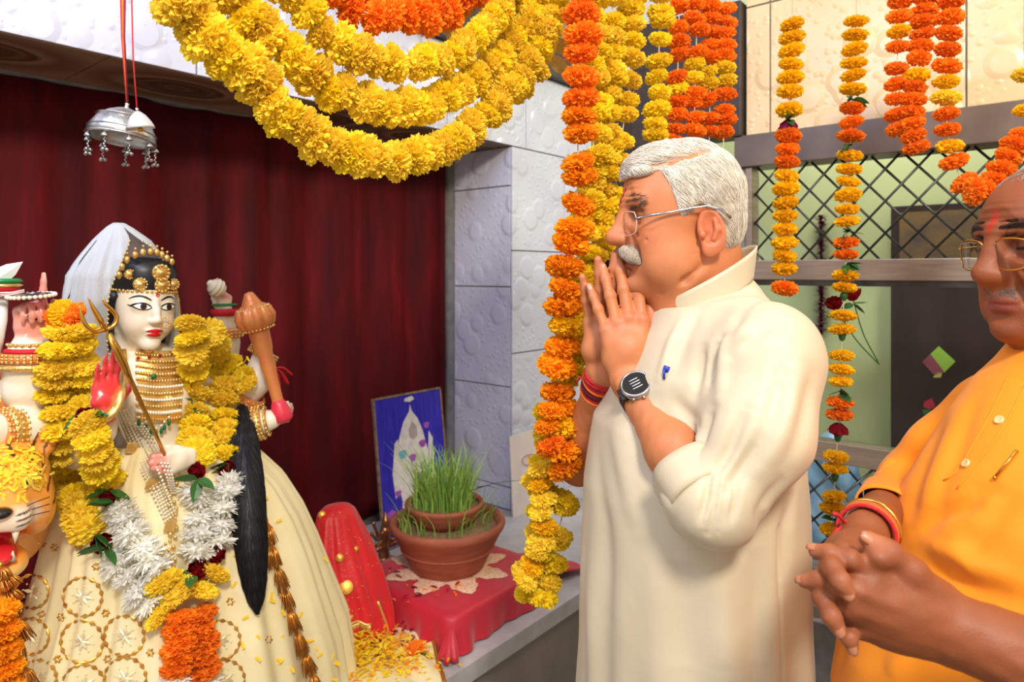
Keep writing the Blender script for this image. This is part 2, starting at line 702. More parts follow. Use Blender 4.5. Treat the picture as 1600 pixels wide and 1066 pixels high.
def soffit_material():
    """polished brown stone tile printed with an oval medallion"""
    k = NT('brown_medallion_tile')
    tc = k.n('ShaderNodeTexCoord')
    sp = k.n('ShaderNodeSeparateXYZ'); k.l(tc, 'Generated', sp, 'Vector')
    mp = k.n('ShaderNodeMapping')
    mp.inputs['Location'].default_value = (-0.5, -0.5, 0)
    k.l(tc, 'UV', mp, 'Vector')
    no = k.noise(4.0, 5, mp)
    ln = k.n('ShaderNodeVectorMath', operation='LENGTH'); k.l(mp, 'Vector', ln, 0)
    ad = k.n('ShaderNodeMath', operation='MULTIPLY_ADD'); ad.inputs[1].default_value = 0.06
    k.l(no, 'Fac', ad, 0); k.l(ln, 'Value', ad, 2)
    d, m_, l = S((84, 62, 42)), S((120, 92, 66)), S((158, 128, 98))
    rp = k.ramp(ad, 'Value', [(0.0, d), (0.10, m_), (0.17, d), (0.24, m_), (0.29, d), (0.33, l), (0.42, m_), (0.6, l)])
    rp.color_ramp.interpolation = 'LINEAR'
    k.l(rp, 'Color', k.b, 'Base Color')
    k.b.inputs['Roughness'].default_value = 0.25
    return k.m


def velvet_material():
    k = NT('red_velvet')
    mp = k.coords('Object', (1, 1, 0.12))
    n1 = k.noise(26, 4, mp)
    mp2 = k.coords('Object', (9, 9, 1.3))
    n2 = k.noise(1.5, 3, mp2, 0.6)
    r1 = k.ramp(n2, 'Fac', [(0.35, S((62, 3, 8))), (0.62, S((90, 6, 12))), (0.8, S((126, 12, 16)))])
    k.l(r1, 'Color', k.b, 'Base Color')
    k.b.inputs['Roughness'].default_value = 0.75
    k.b.inputs['Specular IOR Level'].default_value = 0.2
    k.b.inputs['Sheen Weight'].default_value = 0.25
    k.b.inputs['Sheen Tint'].default_value = (*S((200, 40, 40)), 1)
    k.bump(n1, 'Fac', 0.12, 0.003)
    return k.m


M = {}
M['tile_white'] = tile_material('white_embossed_tile', S((210, 211, 222)), S((196, 195, 208)), 0.2, 0.42)
M['tile_beige'] = tile_material('beige_embossed_tile', S((236, 212, 168)), S((222, 190, 140)), 0.3, 0.4)
M['soffit'] = soffit_material()
M['velvet'] = velvet_material()
M['grout'] = mat('grey_grout', S((160, 155, 150)), S((130, 126, 122)), 0.9)
M['floor'] = mat('grey_stone_floor', S((120, 116, 110)), S((96, 92, 88)), 0.5, nscale=6)
M['darkwood'] = mat('dark_brown_wood', S((66, 52, 46)), S((48, 36, 32)), 0.45, nscale=5, stretch=(1, 1, 8))
M['door'] = mat('dark_maroon_door', S((62, 30, 28)), S((44, 20, 20)), 0.6, nscale=4, stretch=(6, 6, 1))
M['lintel'] = mat('grey_brown_stone', S((122, 106, 96)), S((96, 82, 74)), 0.35, nscale=7)
M['alu'] = mat('anodised_rail', S((176, 158, 142)), S((150, 134, 120)), 0.35, metal=0.55, nscale=9, stretch=(1, 1, 12))
M['bar'] = mat('dark_grille_metal', S((92, 92, 88)), S((66, 66, 64)), 0.3, metal=0.8)
M['green_wall'] = mat('pale_green_plaster', S((206, 218, 160)), S((190, 204, 150)), 0.8, nscale=2)
M['board'] = mat('dark_brown_board', S((66, 52, 50)), S((50, 38, 38)), 0.3, nscale=3, stretch=(4, 4, 1))
M['counter'] = mat('grey_stone_slab', S((190, 186, 186)), S((164, 160, 160)), 0.35, nscale=14)
M['plinth'] = mat('brown_grey_stone', S((150, 140, 128)), S((126, 116, 106)), 0.45, nscale=5)

# ================================================================== setting
Zv = Vector((0, 0, 1))

b = MB(); b.box((0.3, 1.5, -0.02), (3.2, 0, 0), (0, 3.2, 0), (0, 0, 0.02))
tag(b.build('floor', M['floor'], smooth=False), kind='structure')


def fbox(fr, t0, t1, d0, d1, z0, z1, mb=None, bev=0.0):
    mb = mb or MB()
    c = fr.w((t0 + t1) / 2, (d0 + d1) / 2, (z0 + z1) / 2)
    return mb.box(c, fr.a * ((t1 - t0) / 2), fr.n * ((d1 - d0) / 2), Zv * ((z1 - z0) / 2), bev)


NICHE = 0.32
BEAMZ = 2.05
TRIMZ = 2.37
G = 0.0025
# wall of the shrine: the masonry behind the tiles (beam + pillar + back wall)
mb = MB()
fbox(LW, -2.4, 0.58, -NICHE - 0.1, -0.008, BEAMZ + 0.008, TRIMZ, mb)
fbox(LW, 0.008, 0.58, -NICHE - 0.1, -0.008, 0.0, BEAMZ + 0.008, mb)
fbox(LW, -2.4, 0.008, -NICHE - 0.2, -NICHE - 0.1, 0.0, 2.75, mb)
fbox(LW, -2.4, 0.58, -NICHE - 0.1, -0.06, TRIMZ, 2.75, mb)
wall_left = tag(mb.build('wall_left', M['grout'], smooth=False), 'white tiled shrine wall with beam and pillar around a curtained niche', kind='structure')
TILE_CACHE = {}


def tile(fr, t0, t1, z0, z1, d, matkey, parent, name='tile', side=False, thick=0.008):
    """one wall tile; alike sizes share their mesh"""
    w, h = (t1 - t0) / 2 - G, (z1 - z0) / 2 - G
    key = (round(w, 3), round(h, 3), matkey, side, id(fr))
    if side:     # lies on a plane across the wall: t0..t1 are depths d, 'd' is the t coordinate
        c = fr.w(d, (t0 + t1) / 2, (z0 + z1) / 2); ax, ay = fr.n, fr.a
    else:
        c = fr.w((t0 + t1) / 2, d, (z0 + z1) / 2); ax, ay = fr.a, fr.n
    if key not in TILE_CACHE:
        q = MB().box((0, 0, 0), ax * w, ay * (thick / 2), Zv * h, 0.002)
        o = q.build(name, M[matkey], None, smooth=False, origin=(0, 0, 0))
        TILE_CACHE[key] = o.data
        o.location = c - wloc(parent); o.parent = parent
        return o
    return inst(TILE_CACHE[key], name, c, Quaternion(), 1.0, parent)


# beam front tiles
t = -1.26 - 0.9
while t < 0.56:
    t1 = min(t + 0.45, 0.58)
    tile(LW, t, t1, BEAMZ, TRIMZ, -0.004, 'tile_white', wall_left)
    t += 0.45
# pillar front tiles
for z0, z1 in ((0.42, 0.82), (0.82, 1.224), (1.224, 1.635), (1.635, 2.05)):
    tile(LW, 0.0, 0.36, z0, z1, -0.004, 'tile_white', wall_left)
    tile(LW, 0.36, 0.58, z0, z1, -0.004, 'tile_white', wall_left)
# reveal tiles of the niche
for z0, z1 in ((0.6, 0.69), (0.69, 1.09), (1.09, 1.49), (1.49, 1.894), (1.894, 2.05)):
    tile(LW, -NICHE, -0.008, z0, z1, 0.004, 'tile_white', wall_left, side=True)
# soffit tiles with medallions
t = -1.26 - 0.9 - 0.2
while t < -0.02:
    t1 = min(t + 0.45, -0.002)
    c = LW.w((t + t1) / 2, -NICHE / 2 - 0.004, BEAMZ + 0.004)
    q = MB().box(c, LW.a * ((t1 - t) / 2 - G), LW.n * (NICHE / 2 - 0.006), Zv * 0.0035)
    o = q.build('soffit_tile', M['soffit'], wall_left, smooth=False)
    uv = o.data.uv_layers.new(name='UV')
    for lp in o.data.loops:
        p = o.data.vertices[lp.vertex_index].co + wall_left.location
        r = p - c
        uv.data[lp.index].uv = (0.5 + r.dot(LW.a) / 0.45, 0.5 + r.dot(LW.n) / (NICHE * 0.9))
    t += 0.45
# dark trim board above the tiles
mb = fbox(LW, -2.4, 0.6, -0.05, 0.035, TRIMZ, TRIMZ + 0.16, None, 0.004)
tag(mb.build('trim_1', M['darkwood'], smooth=False), 'dark wooden trim board above the shrine tiles', kind='structure')

# velvet curtain in the niche
def cur(u, v):
    t = -2.35 + u * 2.335
    z = 0.605 + v * (BEAMZ + 0.005 - 0.605)
    a = 0.55 + 0.45 * (1 - v)
    d = -NICHE - 0.06 + 0.020 * math.sin(t * 33 + 1.6 * math.sin(t * 7)) * a + 0.014 * math.sin(t * 15 + 2.0 + 0.4 * z) + 0.0025 * math.sin(t * 71 + 0.5 * z)
    if u > 0.97: d += (u - 0.97) / 0.03 * 0.02
    return LW.w(t, d, z)
q = MB().grid(cur, 420, 24, 0.003)
tag(q.build('curtain', M['velvet']), 'dark red velvet curtain hanging in folds behind the idol', 'curtain')

# stone platform of the shrine
ED = 0.596
def lpoly(fr, td, z0, z1):
    v = [fr.w(t_, d_, z0) for t_, d_ in td] + [fr.w(t_, d_, z1) for t_, d_ in td]
    n = len(td)
    f = [tuple(range(n - 1, -1, -1)), tuple(range(n, 2 * n))] + [(i, (i + 1) % n, n + (i + 1) % n, n + i) for i in range(n)]
    return v, f
plat = empty('shrine_platform', LW.w(-0.6, 0.2, 0), 'grey stone platform with a pale top slab carrying the shrine', 'platform')
v, f = lpoly(LW, [(-2.35, -NICHE), (-0.002, -NICHE), (-0.002, 0.004), (0.85, 0.004), (0.85, ED), (-2.35, ED)], 0.555, 0.6)
mk('slab', v, f, M['counter'], plat, smooth=False)
v, f = lpoly(LW, [(-2.33, -NICHE + 0.02), (-0.02, -NICHE + 0.02), (-0.02, 0.02), (0.83, 0.02), (0.83, ED - 0.025), (-2.33, ED - 0.025)], 0.0, 0.555)
mk('base', v, f, M['plinth'], plat, smooth=False)

# doorway beyond the pillar: dark door, frame and lintel
dr = Frame(LW.w(0.6, 0, 0), WD, WN)
door = empty('door_1', LW.w(1.0, -0.3, 0), 'dark maroon wooden door behind the hanging garlands', kind='structure')
fbox(LW, 0.66, 2.6, -0.36, -0.32, 0, 2.7).build('door_leaf', M['door'], door, smooth=False)
fbox(LW, 0.60, 0.66, -0.36, 0.0, 0, 2.7).build('door_frame', M['darkwood'], door, smooth=False)
fbox(LW, 1.22, 1.30, -0.32, -0.30, 0, 2.7).build('door_stile', M['darkwood'], door, smooth=False)

# ------------------------------------------------------------------ window wall
LZ0, LZ1 = 1.886, 1.987
mb = MB()
fbox(WW, 0.0, 1.6, -0.12, -0.008, LZ1, 2.75, mb)
fbox(WW, 0.0, 1.6, -0.12, 0.0, 0.0, 0.63, mb)
fbox(WW, -0.03, 0.0, -0.12, 0.0, 0.0, LZ1, mb)
wall_right = tag(mb.build('wall_right', M['grout'], smooth=False), 'beige tiled wall above the grille window', kind='structure')
for t0, t1 in ((0.0, 0.0777), (0.0777, 0.595), (0.595, 1.112), (1.112, 1.6)):
    for z0, z1 in ((LZ1, 2.40), (2.40, 2.75)):
        tile(WW, t0, t1, z0, z1, -0.004, 'tile_beige', wall_right)
fbox(WW, -0.03, 1.6, -0.10, 0.02, LZ0, LZ1, None, 0.003).build('stone_lintel', M['lintel'], wall_right, smooth=False)
# dark panel hung over the doorway, beside the window
pan = MB()
pa = WW.w(-0.02, 0.0, 0)
fbox(WW, -0.40, -0.005, -0.05, 0.03, 1.985, 2.42, pan, 0.004)
tag(pan.build('lintel_panel', M['darkwood'], smooth=False), 'dark wooden panel above the doorway behind the orange garlands', 'panel')

win = empty('window_1', WW.w(0.8, -0.02, 0.63), 'window with metal diamond grille, horizontal rails and glass', kind='structure')
for z0, z1 in ((1.525, 1.587), (0.982, 1.043), (0.63, 0.66)):
    fbox(WW, 0.0, 1.6, -0.05, 0.008, z0, z1, None, 0.003).build('rail', M['alu'], win, smooth=False)
fbox(WW, 0.0, 1.6, -0.052, -0.001, 1.508, 1.527, None).build('rail_groove', M['bar'], win, smooth=False)
fbox(WW, 0.0, 0.022, -0.05, 0.006, 0.66, LZ0, None, 0.003).build('stile', M['alu'], win, smooth=False)
PITCH = 0.083
def grille(z0, z1, d):
    H = z1 - z0
    for s in (1, -1):
        k = -int(H / PITCH) - 2
        while k * PITCH < 1.62:
            # bar runs t = t0 + s*(z - z0)
            ta = k * PITCH if s > 0 else k * PITCH + H
            za, zb = z0, z1
            tb = ta + s * H * 0.9
            sl = (tb - ta) / H
            # clip to 0.02 .. 1.6
            pts = []
            for tt, zz in ((ta, za), (tb, zb)):
                if tt < 0.02: zz = za + (0.02 - ta) / sl; tt = 0.02
                if tt > 1.55: zz = za + (1.55 - ta) / sl; tt = 1.55
                pts.append((tt, min(max(zz, z0), z1)))
            if abs(pts[0][1] - pts[1][1]) > 0.015:
                # small kinks at each crossing, as in rolled grille wire
                a_, b_ = WW.w(pts[0][0], d + 0.003 * s, pts[0][1]), WW.w(pts[1][0], d + 0.003 * s, pts[1][1])
                MB().tube([a_, b_], 0.0036, 6).build('grille_bar', M['bar'], win)
            k += 1
grille(1.587, LZ0, -0.02)
grille(0.66, 0.982, -0.02)
gl = NT('window_glass')
gl.b.inputs['Roughness'].default_value = 0.03
gl.b.inputs['Transmission Weight'].default_value = 1.0
gl.b.inputs['IOR'].default_value = 1.05
gl.b.inputs['Base Color'].default_value = (0.97, 1.0, 0.97, 1)
M['glass'] = gl.m
fbox(WW, 0.022, 1.6, -0.044, -0.040, 1.043, 1.508, None).build('pane', M['glass'], win, smooth=False)

# room seen through the window
mb = MB()
fbox(WW, -0.5, 2.2, -0.85, -0.80, 0.0, 2.75, mb)
tag(mb.build('wall_back', M['green_wall'], smooth=False), 'pale green wall of the room behind the window', kind='structure')
def bwx(px, d=-0.8): return WW.t_at(px, d)
# dark cupboard board with stickers
tb = bwx(1392, -0.62)
cup = empty('cupboard', WW.w(tb + 0.4, -0.7, 0), 'dark brown cupboard with kite and flower stickers seen through the window', 'cupboard')
fbox(WW, tb, tb + 1.1, -0.78, -0.62, 0.0, 1.56).build('body', M['board'], cup, smooth=False)
fbox(WW, tb + 0.002, tb + 0.5, -0.62, -0.605, 0.05, 1.54, None, 0.003).build('door', M['board'], cup, smooth=False)
fbox(WW, tb + 0.51, tb + 1.08, -0.62, -0.605, 0.05, 1.54, None, 0.003).build('door', M['board'], cup, smooth=False)
M['kite_green'] = mat('kite_green_paper', S((150, 205, 70)), S((170, 215, 90)), 0.6)
M['kite_pink'] = mat('kite_pink_paper', S((168, 92, 110)), S((150, 78, 96)), 0.6)
M['kite_cream'] = mat('kite_cream_paper', S((205, 200, 120)), None, 0.6)
M['stick_red'] = mat('red_sticker', S((170, 40, 60)), None, 0.6)
M['stick_green'] = mat('green_sticker', S((40, 120, 60)), None, 0.6)
def sticker(poly, m, d=-0.604):
    v = [WW.px(x, y, d) for x, y in poly] + [WW.px(x, y, d) + WW.n * 0.0015 for x, y in poly]
    n = len(poly)
    f = [tuple(range(n)), tuple(range(2 * n - 1, n - 1, -1))] + [(i, n + i, n + (i + 1) % n, (i + 1) % n) for i in range(n)]
    return mk('sticker', v, f, m, cup, smooth=False)
sticker([(1467, 541), (1493, 565), (1476, 582), (1454, 553)], M['kite_green'])
sticker([(1454, 553), (1476, 582), (1460, 587), (1441, 566)], M['kite_pink'])
sticker([(1463, 580), (1472, 584), (1470, 590), (1458, 590)], M['kite_cream'])
sticker([(1444, 628), (1456, 622), (1462, 636), (1452, 640), (1443, 636)], M['stick_red'])
sticker([(1441, 640), (1462, 642), (1458, 649), (1444, 648)], M['stick_green'])
# picture frame on the cupboard top edge, behind the grille
tp = bwx(1390, -0.74)
fr_ = empty('wall_picture', WW.w(tp + 0.2, -0.76, 1.57), 'dark framed picture with a yellow patch behind the upper grille', 'picture')
fbox(WW, tp, tp + 0.5, -0.79, -0.76, 1.57, 1.80, None, 0.004).build('frame', M['board'], fr_, smooth=False)
M['pict'] = mat('blurred_print', S((96, 84, 80)), S((150, 120, 60)), 0.4, nscale=9)
fbox(WW, tp + 0.03, tp + 0.47, -0.76, -0.756, 1.595, 1.775).build('print', M['pict'], fr_, smooth=False)
# purple tinsel streamer on the green wall
M['purple'] = mat('purple_tinsel', S((130, 36, 84)), S((100, 24, 70)), 0.6)
mb = MB()
zc = 1.78
while zc > 1.30:
    p = WW.px(1283, 425 , -0.76); p.z = zc
    for k in range(9):
        an = random.uniform(0, 6.28); tl = random.uniform(-0.4, 0.4)
        dv = Vector((math.cos(an), math.sin(an), tl)).normalized() * random.uniform(0.03, 0.05)
        sd = dv.cross(Zv).normalized() * 0.007
        mb.add([p - sd, p + sd, p + dv], [(0, 1, 2)])
    mb.tube([p, p - Zv * 0.012], 0.004, 4)
    zc -= 0.0075
tag(mb.build('tinsel_streamer', M['purple']), 'purple tinsel streamer hanging on the pale green wall behind the glass', 'streamer')
# blue bundle behind the lower grille and window
M['blue_cloth'] = mat('pale_blue_plastic', S((150, 192, 222)), S((110, 160, 200)), 0.4, nscale=6, bump=0.5, bscale=9, bdist=0.02)
c = WW.px(1283, 760, -0.30)
sd = SDF(np.array(c) - 0.3, np.array(c) + (0.3, 0.3, 0.34), 0.012)
sd.ell(np.array(c) + (0, 0, -0.08), (0.16, 0.10, 0.19), 0.02).ell(np.array(c) + (0.03, 0.0, 0.06), (0.08, 0.07, 0.12), 0.04)
sd.disp(lambda X, Y, Z: 0.008 * np.sin(X * 60 + 5 * Z) * np.sin(Z * 40))
V, Fc = sd.mesh()
tag(mk('plastic_bag', V, Fc, M['blue_cloth']), 'pale blue plastic bag behind the lower grille', 'bag')
bag_base = V[:, 2].min()
mb = fbox(WW, 0.0, 1.4, -0.5, -0.14, 0.0, bag_base)
tag(mb.build('bench', M['plinth'], smooth=False), 'stone bench behind the lower grille under the blue bag', 'bench')

# pale cloth lying on the sill ledge below the grille
mb = fbox(WW, 0.0, 1.5, 0.004, 0.16, 0.575, 0.615, None, 0.004)
tag(mb.build('sill_ledge', M['plinth'], smooth=False), 'narrow stone ledge below the grille window', 'ledge')
M['grey_cloth'] = mat('pale_grey_cloth', S((206, 198, 192)), S((180, 172, 168)), 0.8, nscale=8, bump=0.4, bscale=14, bdist=0.01)
def gc(u, v):
    t = 0.03 + 0.5 * u
    d = 0.03 + 0.12 * v
    z = 0.616 + 0.035 * math.sin(math.pi * v) * (0.6 + 0.4 * math.sin(u * 11)) + 0.006 * math.sin(u * 31 + 4 * v)
    if v > 0.85: z -= (v - 0.85) / 0.15 * 0.05
    return WW.w(t, d + (0.012 if v > 0.85 else 0), max(z, 0.57 if v > 0.85 else 0.617))
tag(MB().grid(gc, 40, 20, 0.003).build('folded_cloth', M['grey_cloth']), 'pale grey cloth lying folded on the ledge below the grille', 'cloth')

# ================================================================== flowers and garlands
def petal_material(name, c1, c2, c3):
    """petals: colour by a noise over the flower and a random shift for each flower"""
    k = NT(name)
    mp = k.coords('Object')
    no = k.noise(70, 2, mp)
    rp = k.ramp(no, 'Fac', [(0.3, c1), (0.55, c2), (0.75, c3)])
    oi = k.n('ShaderNodeObjectInfo')
    hs = k.n('ShaderNodeHueSaturation')
    ma = k.n('ShaderNodeMapRange')
    ma.inputs['To Min'].default_value = 0.94; ma.inputs['To Max'].default_value = 1.08
    mb_ = k.n('ShaderNodeMapRange')
    mb_.inputs['To Min'].default_value = 0.494; mb_.inputs['To Max'].default_value = 0.505
    k.l(oi, 'Random', ma, 'Value'); k.l(ma, 'Result', hs, 'Value')
    k.l(oi, 'Random', mb_, 'Value'); k.l(mb_, 'Result', hs, 'Hue')
    k.l(rp, 'Color', hs, 'Color')
    k.l(hs, 'Color', k.b, 'Base Color')
    k.b.inputs['Roughness'].default_value = 0.7
    k.b.inputs['Specular IOR Level'].default_value = 0.2
    tr = k.n('ShaderNodeBsdfTranslucent')
    k.l(hs, 'Color', tr, 'Color')
    mx = k.n('ShaderNodeMixShader')
    mx.inputs[0].default_value = 0.36
    k.l(k.b, 'BSDF', mx, 1); k.l(tr, 'BSDF', mx, 2)
    k.l(mx, 'Shader', k.t.nodes['Material Output'], 'Surface')
    return k.m


PET = {
    'yellow': petal_material('yellow_petals', S((255, 220, 48)), S((255, 231, 78)), S((255, 241, 124))),
    'lemon': petal_material('lemon_petals', S((255, 224, 30)), S((255, 233, 58)), S((255, 242, 110))),
    'gold': petal_material('golden_petals', S((255, 202, 18)), S((255, 214, 36)), S((255, 226, 64))),
    'orange': petal_material('orange_petals', S((255, 140, 18)), S((255, 156, 40)), S((255, 180, 84))),
    'amber': petal_material('amber_petals', S((255, 158, 14)), S((255, 178, 30)), S((255, 200, 56))),
    'white': petal_material('white_petals', S((246, 244, 232)), S((252, 250, 242)), S((255, 255, 250))),
    'rose': petal_material('rose_petals', S((120, 6, 22)), S((150, 10, 30)), S((96, 4, 20))),
    'magenta': petal_material('magenta_petals', S((120, 10, 60)), S((146, 20, 76)), S((90, 8, 44))),
}
M['leaf'] = mat('green_leaf', S((52, 104, 34)), S((34, 78, 26)), 0.45, nscale=40)
M['thread'] = mat('cotton_thread', S((226, 214, 190)), S((200, 186, 160)), 0.8)
M['wire'] = mat('pale_string', S((236, 228, 214)), None, 0.7)


def flower_data(kind, seed):
    """unit flower (radius about 1, threaded along z): 'pom' marigold, 'mum' spiky chrysanthemum, 'rose' bud"""
    g = random.Random(seed)
    v = []; f = []
    def petal(base, d, up, L, W, curl, ruff=True):
        d = d.normalized(); s = d.cross(up)
        s = s.normalized() if s.length > 1e-6 else Vector((1, 0, 0))
        n = s.cross(d)
        i0 = len(v)
        mid = base + d * (L * 0.55) + n * (curl * L * 0.35)
        tip = base + d * L + n * (curl * L)
        r = lambda: g.uniform(-0.16, 0.16) * W
        v.extend([base - s * W * 0.25, base + s * W * 0.25, mid - s * W * 0.62 + n * r(), mid + s * W * 0.62 + n * r(),
                  tip - s * W * 0.45 + n * r() * 1.5 - d * g.uniform(0, 0.2) * L, tip + d * g.uniform(0, 0.08) * L + n * r(), tip + s * W * 0.45 + n * r() * 1.5 - d * g.uniform(0, 0.2) * L])
        f.extend([(i0, i0 + 1, i0 + 3, i0 + 2), (i0 + 2, i0 + 3, i0 + 5), (i0 + 2, i0 + 5, i0 + 4), (i0 + 3, i0 + 6, i0 + 5)])
    # core so that nothing shows through
    if kind != 'rose':
        H = 0.42 if kind == 'pom' else 0.38
        mbc = MB().ball((0, 0, 0), (0.66, 0.66, H), 12, 7)
        v.extend([Vector(p) for p in mbc.v]); f.extend(mbc.f)
    if kind == 'pom':
        n = 360
        for i in range(n):
            z = 1 - 2 * (i + 0.5) / n
            an = i * 2.39996 + g.uniform(-0.2, 0.2)
            rr = math.sqrt(max(0, 1 - z * z))
            d = Vector((rr * math.cos(an), rr * math.sin(an), z * 0.8)).normalized()
            d = (d + Vector((g.uniform(-.22, .22), g.uniform(-.22, .22), g.uniform(-.22, .22)))).normalized()
            base = Vector((d.x * 0.5, d.y * 0.5, d.z * 0.28))
            L = (0.5 if abs(z) < 0.75 else 0.42) * g.uniform(0.84, 1.12) * (1.0 - 0.28 * abs(z))
            up = Vector((g.uniform(-1, 1), g.uniform(-1, 1), g.uniform(-1, 1)))
            petal(base, d, up, L, g.uniform(0.15, 0.21), g.uniform(-0.22, 0.22))
    elif kind == 'mum':
        n = 170
        for i in range(n):
            z = 1 - 2 * (i + 0.5) / n
            an = i * 2.39996 + g.uniform(-0.3, 0.3)
            rr = math.sqrt(max(0, 1 - z * z))
            d = Vector((rr * math.cos(an), rr * math.sin(an), z * 0.7)).normalized()
            d = (d + Vector((g.uniform(-.3, .3), g.uniform(-.3, .3), g.uniform(-.3, .3)))).normalized()
            base = Vector((d.x * 0.4, d.y * 0.4, d.z * 0.25))
            petal(base, d, Vector((g.uniform(-1, 1), g.uniform(-1, 1), 1)), g.uniform(0.5, 0.78) * (1 - 0.25 * abs(z)), g.uniform(0.10, 0.16), g.uniform(-0.1, 0.35))
    else:
        for ring, (cnt, r0, L, tilt) in enumerate(((5, 0.12, 0.8, 0.15), (6, 0.3, 0.85, 0.45), (7, 0.42, 0.8, 0.8))):
            for k_ in range(cnt):
                an = k_ * 2 * math.pi / cnt + ring * 0.5 + g.uniform(-.15, .15)
                o = Vector((math.cos(an), math.sin(an), 0))
                base = o * r0 * 0.5 + Vector((0, 0, -0.45))
                d = (Vector((0, 0, 1)) + o * tilt).normalized()
                petal(base, d, o, L * 1.2, 0.62, -0.18)
                petal(base + o * 0.05, d, o, L * 1.05, 0.55, -0.3)
        mbc = MB().ball((0, 0, -0.05), (0.36, 0.36, 0.5), 10, 6)
        v.extend([Vector(p) for p in mbc.v]); f.extend(mbc.f)
    me = bpy.data.meshes.new('flower')
    me.from_pydata([tuple(p) for p in v], [], f)
    me.update()
    return me


FL = {}
for kind, cols, nv_ in (('pom', ('yellow', 'lemon', 'gold', 'orange', 'amber'), 4), ('mum', ('white',), 4), ('rose', ('rose', 'magenta'), 2)):
    base = [flower_data(kind, 10 * len(FL) + q) for q in range(nv_)]
    for c in cols:
        FL[c] = []
        for me0 in base:
            me = me0.copy()
            me.materials.append(PET[c])
            FL[c].append(me)


def flower(col, p, axis, r, parent, name='marigold', flat=1.0):
    me = random.choice(FL[col])
    q = Vector(axis).to_track_quat('Z', 'Y') @ Quaternion((0, 0, 1), random.uniform(0, 6.28))
    return inst(me, name, p, q, (r, r, r * flat), parent)


# leaf blade, shared mesh: length 1 along x
def leaf_data():
    g = MB()
    def fn(u, v):
        w = 0.24 * math.sin(math.pi * min(u ** 0.8, 1)) + 0.004
        s = v * 2 - 1
        return (u, s * w, 0.05 * abs(s) * w * 4 - 0.18 * u * u + 0.02 * math.sin(u * 9))
    g.grid(fn, 7, 5, 0.01)
    me = bpy.data.meshes.new('leaf'); me.from_pydata(g.v, [], g.f); me.update()
    me.materials.append(M['leaf'])
    return me
LEAF = leaf_data()


def leaf(p, direction, L, parent, name='leaf', roll=None):
    d = Vector(direction).normalized()
    q = d.to_track_quat('X', 'Z') @ Quaternion((1, 0, 0), random.uniform(-1, 1) if roll is None else roll)
    return inst(LEAF, name, p, q, L, parent)


NAMES = {'white': 'chrysanthemum', 'rose': 'rose', 'magenta': 'rose'}


def garland(name, label, path, seq, r, spacing, group=None, jit=0.12, thread_r=0.0012, flat=1.0, leaves=(), top=None, cat='garland'):
    """flowers threaded on a path. seq: list of colour names (repeated over the path) or fn(s)->colour; r: number or fn(s)"""
    L = plen(path)
    P = spline(path, 200) if len(path) > 2 else [Vector(path[0]).lerp(Vector(path[1]), i / 199) for i in range(200)]
    L = plen(P)
    root = empty(name, P[-1] if P[-1].z < P[0].z else P[0], label, cat, group)
    MB().tube(P[::6] + [P[-1]], thread_r, 5).build('thread', M['thread'], root)
    for e in (P[0], P[-1]):
        if e.z > 1.95: MB().tube([e, Vector((e.x, e.y, 2.72))], 0.0008, 5).build('hanging_thread', M['thread'], root)
    s = 0.0; i = 0
    acc = [0.0]
    for j in range(1, 200): acc.append(acc[-1] + (P[j] - P[j - 1]).length)
    while s <= L:
        fr = s / L
        rr = (r(fr) if callable(r) else r)
        c = seq(fr, i) if callable(seq) else seq[i % len(seq)]
        rr2 = rr * random.uniform(0.88, 1.1)
        j = min(int(np.searchsorted(acc, s)), 198)
        p = P[j]; t = (P[j + 1] - P[max(j - 1, 0)]).normalized()
        if c == '-':
            s += rr * spacing * 0.7; i += 1
            continue
        if c == 'L':
            for _ in range(3):
                side = Vector((random.uniform(-1, 1), random.uniform(-1, -0.2), random.uniform(-0.5, 0.4)))
                leaf(p, side, rr * 1.5, root)
            s += rr * spacing * 0.4; i += 1
            continue
        off = Vector((random.gauss(0, 1), random.gauss(0, 1), random.gauss(0, 1))) * (rr * jit)
        ax = (t + Vector((random.gauss(0, 1), random.gauss(0, 1), random.gauss(0, 1))) * 0.16).normalized()
        k_ = 0.8 if c in ('rose', 'magenta') else 1.0
        flower(c, p + off, ax, rr2 * k_, root, NAMES.get(c, 'marigold'), flat)
        s += rr * spacing * random.uniform(0.92, 1.08); i += 1
    return root


# ---------------------------------------------------------------- swags hung across the top
def dsw(px):                       # depth of the swag curtain: near on the left, further to the right
    return float(np.interp(px, [240, 600, 900], [0.80, 1.03, 1.30]))
def sw(pts): return [at(x, y, dsw(x) + o) for x, y, o in pts]

garland('marigold_swag', 'outermost and lowest yellow marigold swag under the beam',
        sw([(250, -110, 0), (275, -12, 0), (308, 45, 0), (380, 112, 0), (440, 178, 0), (510, 225, 0), (590, 250, 0), (660, 243, 0), (730, 205, 0), (790, 150, 0), (830, 95, 0), (862, 30, 0), (872, -10, 0), (880, -110, 0)]),
        ['yellow', 'yellow', 'lemon', 'yellow'], lambda f: float(np.interp(f, [0, 0.25, 0.55, 1], [0.034, 0.034, 0.0305, 0.0295])), 0.76, 'yellow swags', 0.11)
garland('marigold_swag', 'middle yellow marigold swag, second one up from the lowest',
        sw([(325, -110, .02), (352, -15, .02), (395, 35, .02), (455, 90, .02), (520, 138, .02), (600, 168, .02), (670, 165, .02), (735, 130, .02), (785, 85, .02), (822, 38, .02), (838, -12, .02), (848, -110, .02)]),
        ['yellow', 'lemon', 'yellow'], lambda f: float(np.interp(f, [0, 0.25, 0.55, 1], [0.034, 0.034, 0.0305, 0.0295])), 0.76, 'yellow swags', 0.11)
